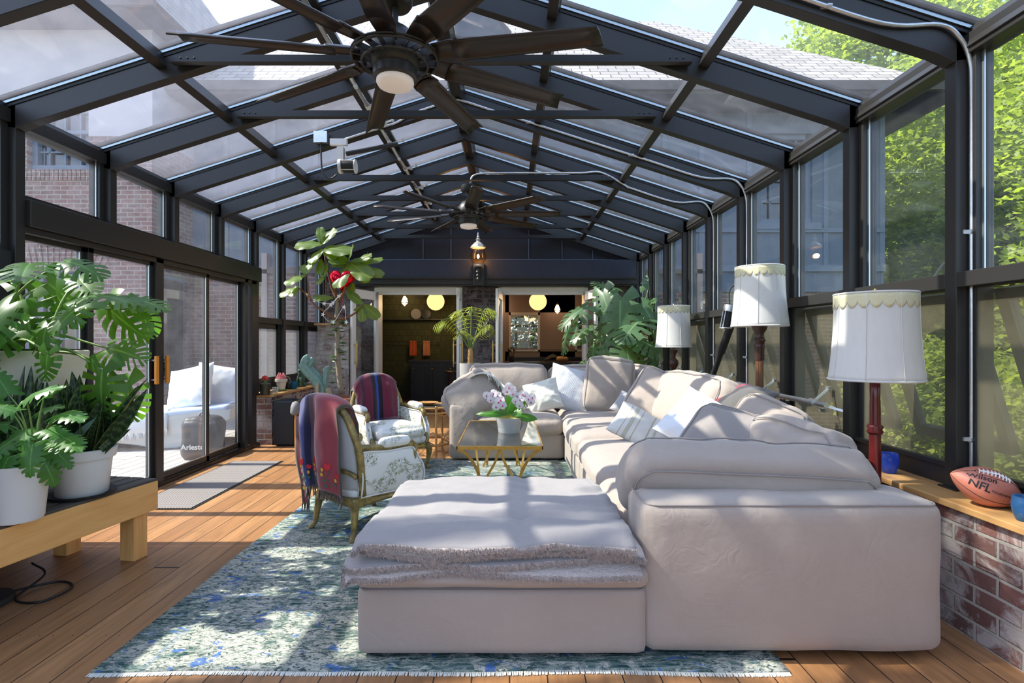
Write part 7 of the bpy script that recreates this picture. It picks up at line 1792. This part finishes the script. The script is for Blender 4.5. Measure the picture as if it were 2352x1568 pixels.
f.build('fringe', 'outdoor_fabric', tw, 180)
for i, (dx, dy, rz, lb) in enumerate(((.42, -.15, -20, 'pale grey outdoor pillow at the near side of the daybed head'), (.72, .08, 8, 'pale grey outdoor pillow behind, at the far side of the daybed head'))):
    o = pillow_mb(.66, .60, .24, .01, i + 3).build('outdoor_pillow', 'outdoor_fabric', None, 180, loc=ch.matrix_basis @ Vector((dx, dy, .77)), rot=(math.radians(-22), math.radians(-12 if i == 0 else 10), math.radians(rz + 12))); tag(o, lb, 'pillow')
bgx = thing('covered_grill', 'grey-black zip cover bag with white lettering standing on the deck by the doors', 'bag', (-3.66, 6.42, -.03), math.radians(8))
m = MB(); puffbox(m, .40, .34, .46, .07, (.01, .02, .03), 16, .02, 5, 3, Matrix.Translation((0, 0, .235))); m.build('cover', 'bag_black', bgx, 180)
MB().tube(catmull([(-.06, 0, .47), (-.03, 0, .53), (.04, 0, .53), (.07, 0, .47)], 5), .012, 6).build('handle', 'pebble_grey', bgx, 180)
me = text_mesh('Ariesto', .085, .001); me.materials.append(M['white_paint']); o = bpy.data.objects.new('lettering', me); COL.objects.link(o); o.parent = bgx; o.location = (-.03, -.222, .16); o.rotation_euler = (PI / 2, 0, 0)

# ================================================================ TREES OUTSIDE
def tree(name, label, loc, H, crown, nleaf, size, mat, seed, trunk=True, boughs=(), cat='tree', zlo=.2, clump=34, bark='bark_grey'):
    rnd = np.random.default_rng(seed); t = thing(name, label, cat, loc)
    c = np.array(crown[0]); R_ = np.array(crown[1]); ncl = max(4, nleaf // clump)
    d = rnd.normal(size=(ncl, 3)); d /= np.linalg.norm(d, axis=1)[:, None]; rad = rnd.uniform(.25, 1, ncl) ** (1 / 2.2); cc = c + d * rad[:, None] * R_
    cc = cc[cc[:, 2] > zlo]; ncl = len(cc)
    ctr = np.repeat(cc, clump, axis=0) + rnd.normal(size=(ncl * clump, 3)) * np.array([.30, .30, .16]) * (size / .13) * .9; n = len(ctr)
    nrm = rnd.normal(size=(n, 3)) * .55 + np.array([0, 0, 1]); nrm /= np.linalg.norm(nrm, axis=1)[:, None]
    a = rnd.normal(size=(n, 3)); x = np.cross(nrm, a); x /= np.linalg.norm(x, axis=1)[:, None]; y = np.cross(nrm, x); s = rnd.uniform(.7, 1.3, n)[:, None] * size
    prof = [(0, -.5), (.38, -.28), (.55, .10), (.25, .12), (0, .6), (-.25, .12), (-.55, .10), (-.38, -.28)]
    k = len(prof); V = np.empty((n, k, 3))
    for i, (p, q) in enumerate(prof): V[:, i] = ctr + x * p * s + y * q * s - nrm * (abs(p) * .25 * s)
    me = bpy.data.meshes.new('leaves'); me.vertices.add(n * k); me.vertices.foreach_set('co', V.astype(np.float32).ravel())
    me.loops.add(n * k); me.loops.foreach_set('vertex_index', np.arange(n * k, dtype=np.int32)); me.polygons.add(n); me.polygons.foreach_set('loop_start', np.arange(0, n * k, k, dtype=np.int32)); me.polygons.foreach_set('loop_total', np.full(n, k, dtype=np.int32))
    me.update(); me.validate(); me.materials.append(M[mat]); o = bpy.data.objects.new('crown', me); COL.objects.link(o); o.parent = t
    if trunk:
        m = MB(); rr = random.Random(seed); top = Vector(crown[0]); m.tube(catmull([(0, 0, 0), (.1, .05, H * .35), tuple(top * .8), tuple(top + Vector((0, 0, R_[2] * .5)))], 6), [.16 * (1 - .045 * i) * (H / 9) for i in range(19)], 10)
        m.build('trunk', bark, t, 180)
        m = MB()
        for i in range(14): q = Vector(cc[rr.randrange(ncl)]); b = Vector((.05, 0, H * rr.uniform(.2, .6))); m.tube(catmull([b, b.lerp(q, .5) + Vector((rr.uniform(-.3, .3), rr.uniform(-.3, .3), .3)), q], 5), [.06 * (1 - .075 * j) for j in range(11)], 7)
        for b in boughs: p = catmull([Vector(q) - Vector(loc) for q in b], 6); m.tube(p, [.055 * (1 - .7 * j / len(p)) for j in range(len(p))], 8)
        m.build('boughs', bark, t, 180)
    return t
tree('maple_tree', 'sunlit maple with grey boughs beyond the corner of the house, seen through the right windows', (11.2, 12.0, -.4), 10, ((0, 0, 4.6), (3.2, 2.6, 5.0)), 42000, .125, 'maple_leaf', 1, boughs=([(10.0, 11.4, 1.2), (9.2, 10.6, 2.6), (8.4, 10.2, 2.9), (7.6, 9.6, 2.5)], [(10.4, 11.5, 3.0), (9.6, 9.9, 4.4), (8.6, 9.4, 3.9), (8.0, 9.2, 4.3)]))
tree('maple_tree', 'tall maple rising behind the slate roof at upper right', (12.0, 16.5, -.4), 13, ((0, 0, 8.6), (3.8, 3.0, 4.9)), 34000, .15, 'maple_leaf', 2)
tree('maple_tree', 'nearest maple at the right edge, its crown filling the last window', (10.2, 7.4, -.4), 10, ((0, 0, 4.8), (2.7, 2.3, 5.4)), 40000, .125, 'maple_leaf', 3, boughs=([(9.4, 7.2, 2.2), (8.4, 6.6, 3.0), (7.2, 6.2, 2.7), (6.4, 5.6, 3.1)],))
tree('garden_tree', 'dark dense tree far behind the maples', (19, 19, -.4), 13, ((0, 0, 6.5), (6, 4, 6.5)), 26000, .26, 'dark_tree_leaf', 8)
tree('garden_shrub', 'bright green shrub below the sill of the second right window', (6.0, 7.6, -.4), 1.4, ((0, 0, .95), (1.0, 1.1, .80)), 9000, .075, 'maple_leaf', 4, trunk=False, cat='shrub', zlo=0, clump=24)
tree('garden_shrub', 'darker green shrub close to the blue-grey facade', (8.6, 9.3, -.4), 1.8, ((0, 0, 1.2), (1.1, .8, 1.1)), 7000, .10, 'dark_tree_leaf', 5, trunk=False, cat='shrub', zlo=0, clump=24)
tree('garden_shrub', 'low leafy shrub close outside at the right edge of the view', (5.4, 4.6, -.4), 1.4, ((0, 0, .9), (.9, 1.2, .85)), 9000, .075, 'maple_leaf', 6, trunk=False, cat='shrub', zlo=0, clump=24)
tree('garden_tree', 'greenery beyond the arched window of the mauve room', (1.2, 17.6, -.4), 4, ((0, 0, 2.0), (2.4, .8, 2.0)), 16000, .12, 'dark_tree_leaf', 9)
tree('unseen_tree', 'unseen tree over the deck left of the view, its bough placed to dapple the sofa arm', (-11.5, .4, -.4), 12, ((5.6, 2.15, 9.7), (.75, .5, .9)), 420, .13, 'maple_leaf', 7, clump=20)  # unseen tree, sparse crown placed to cast dapples on the sofa arm
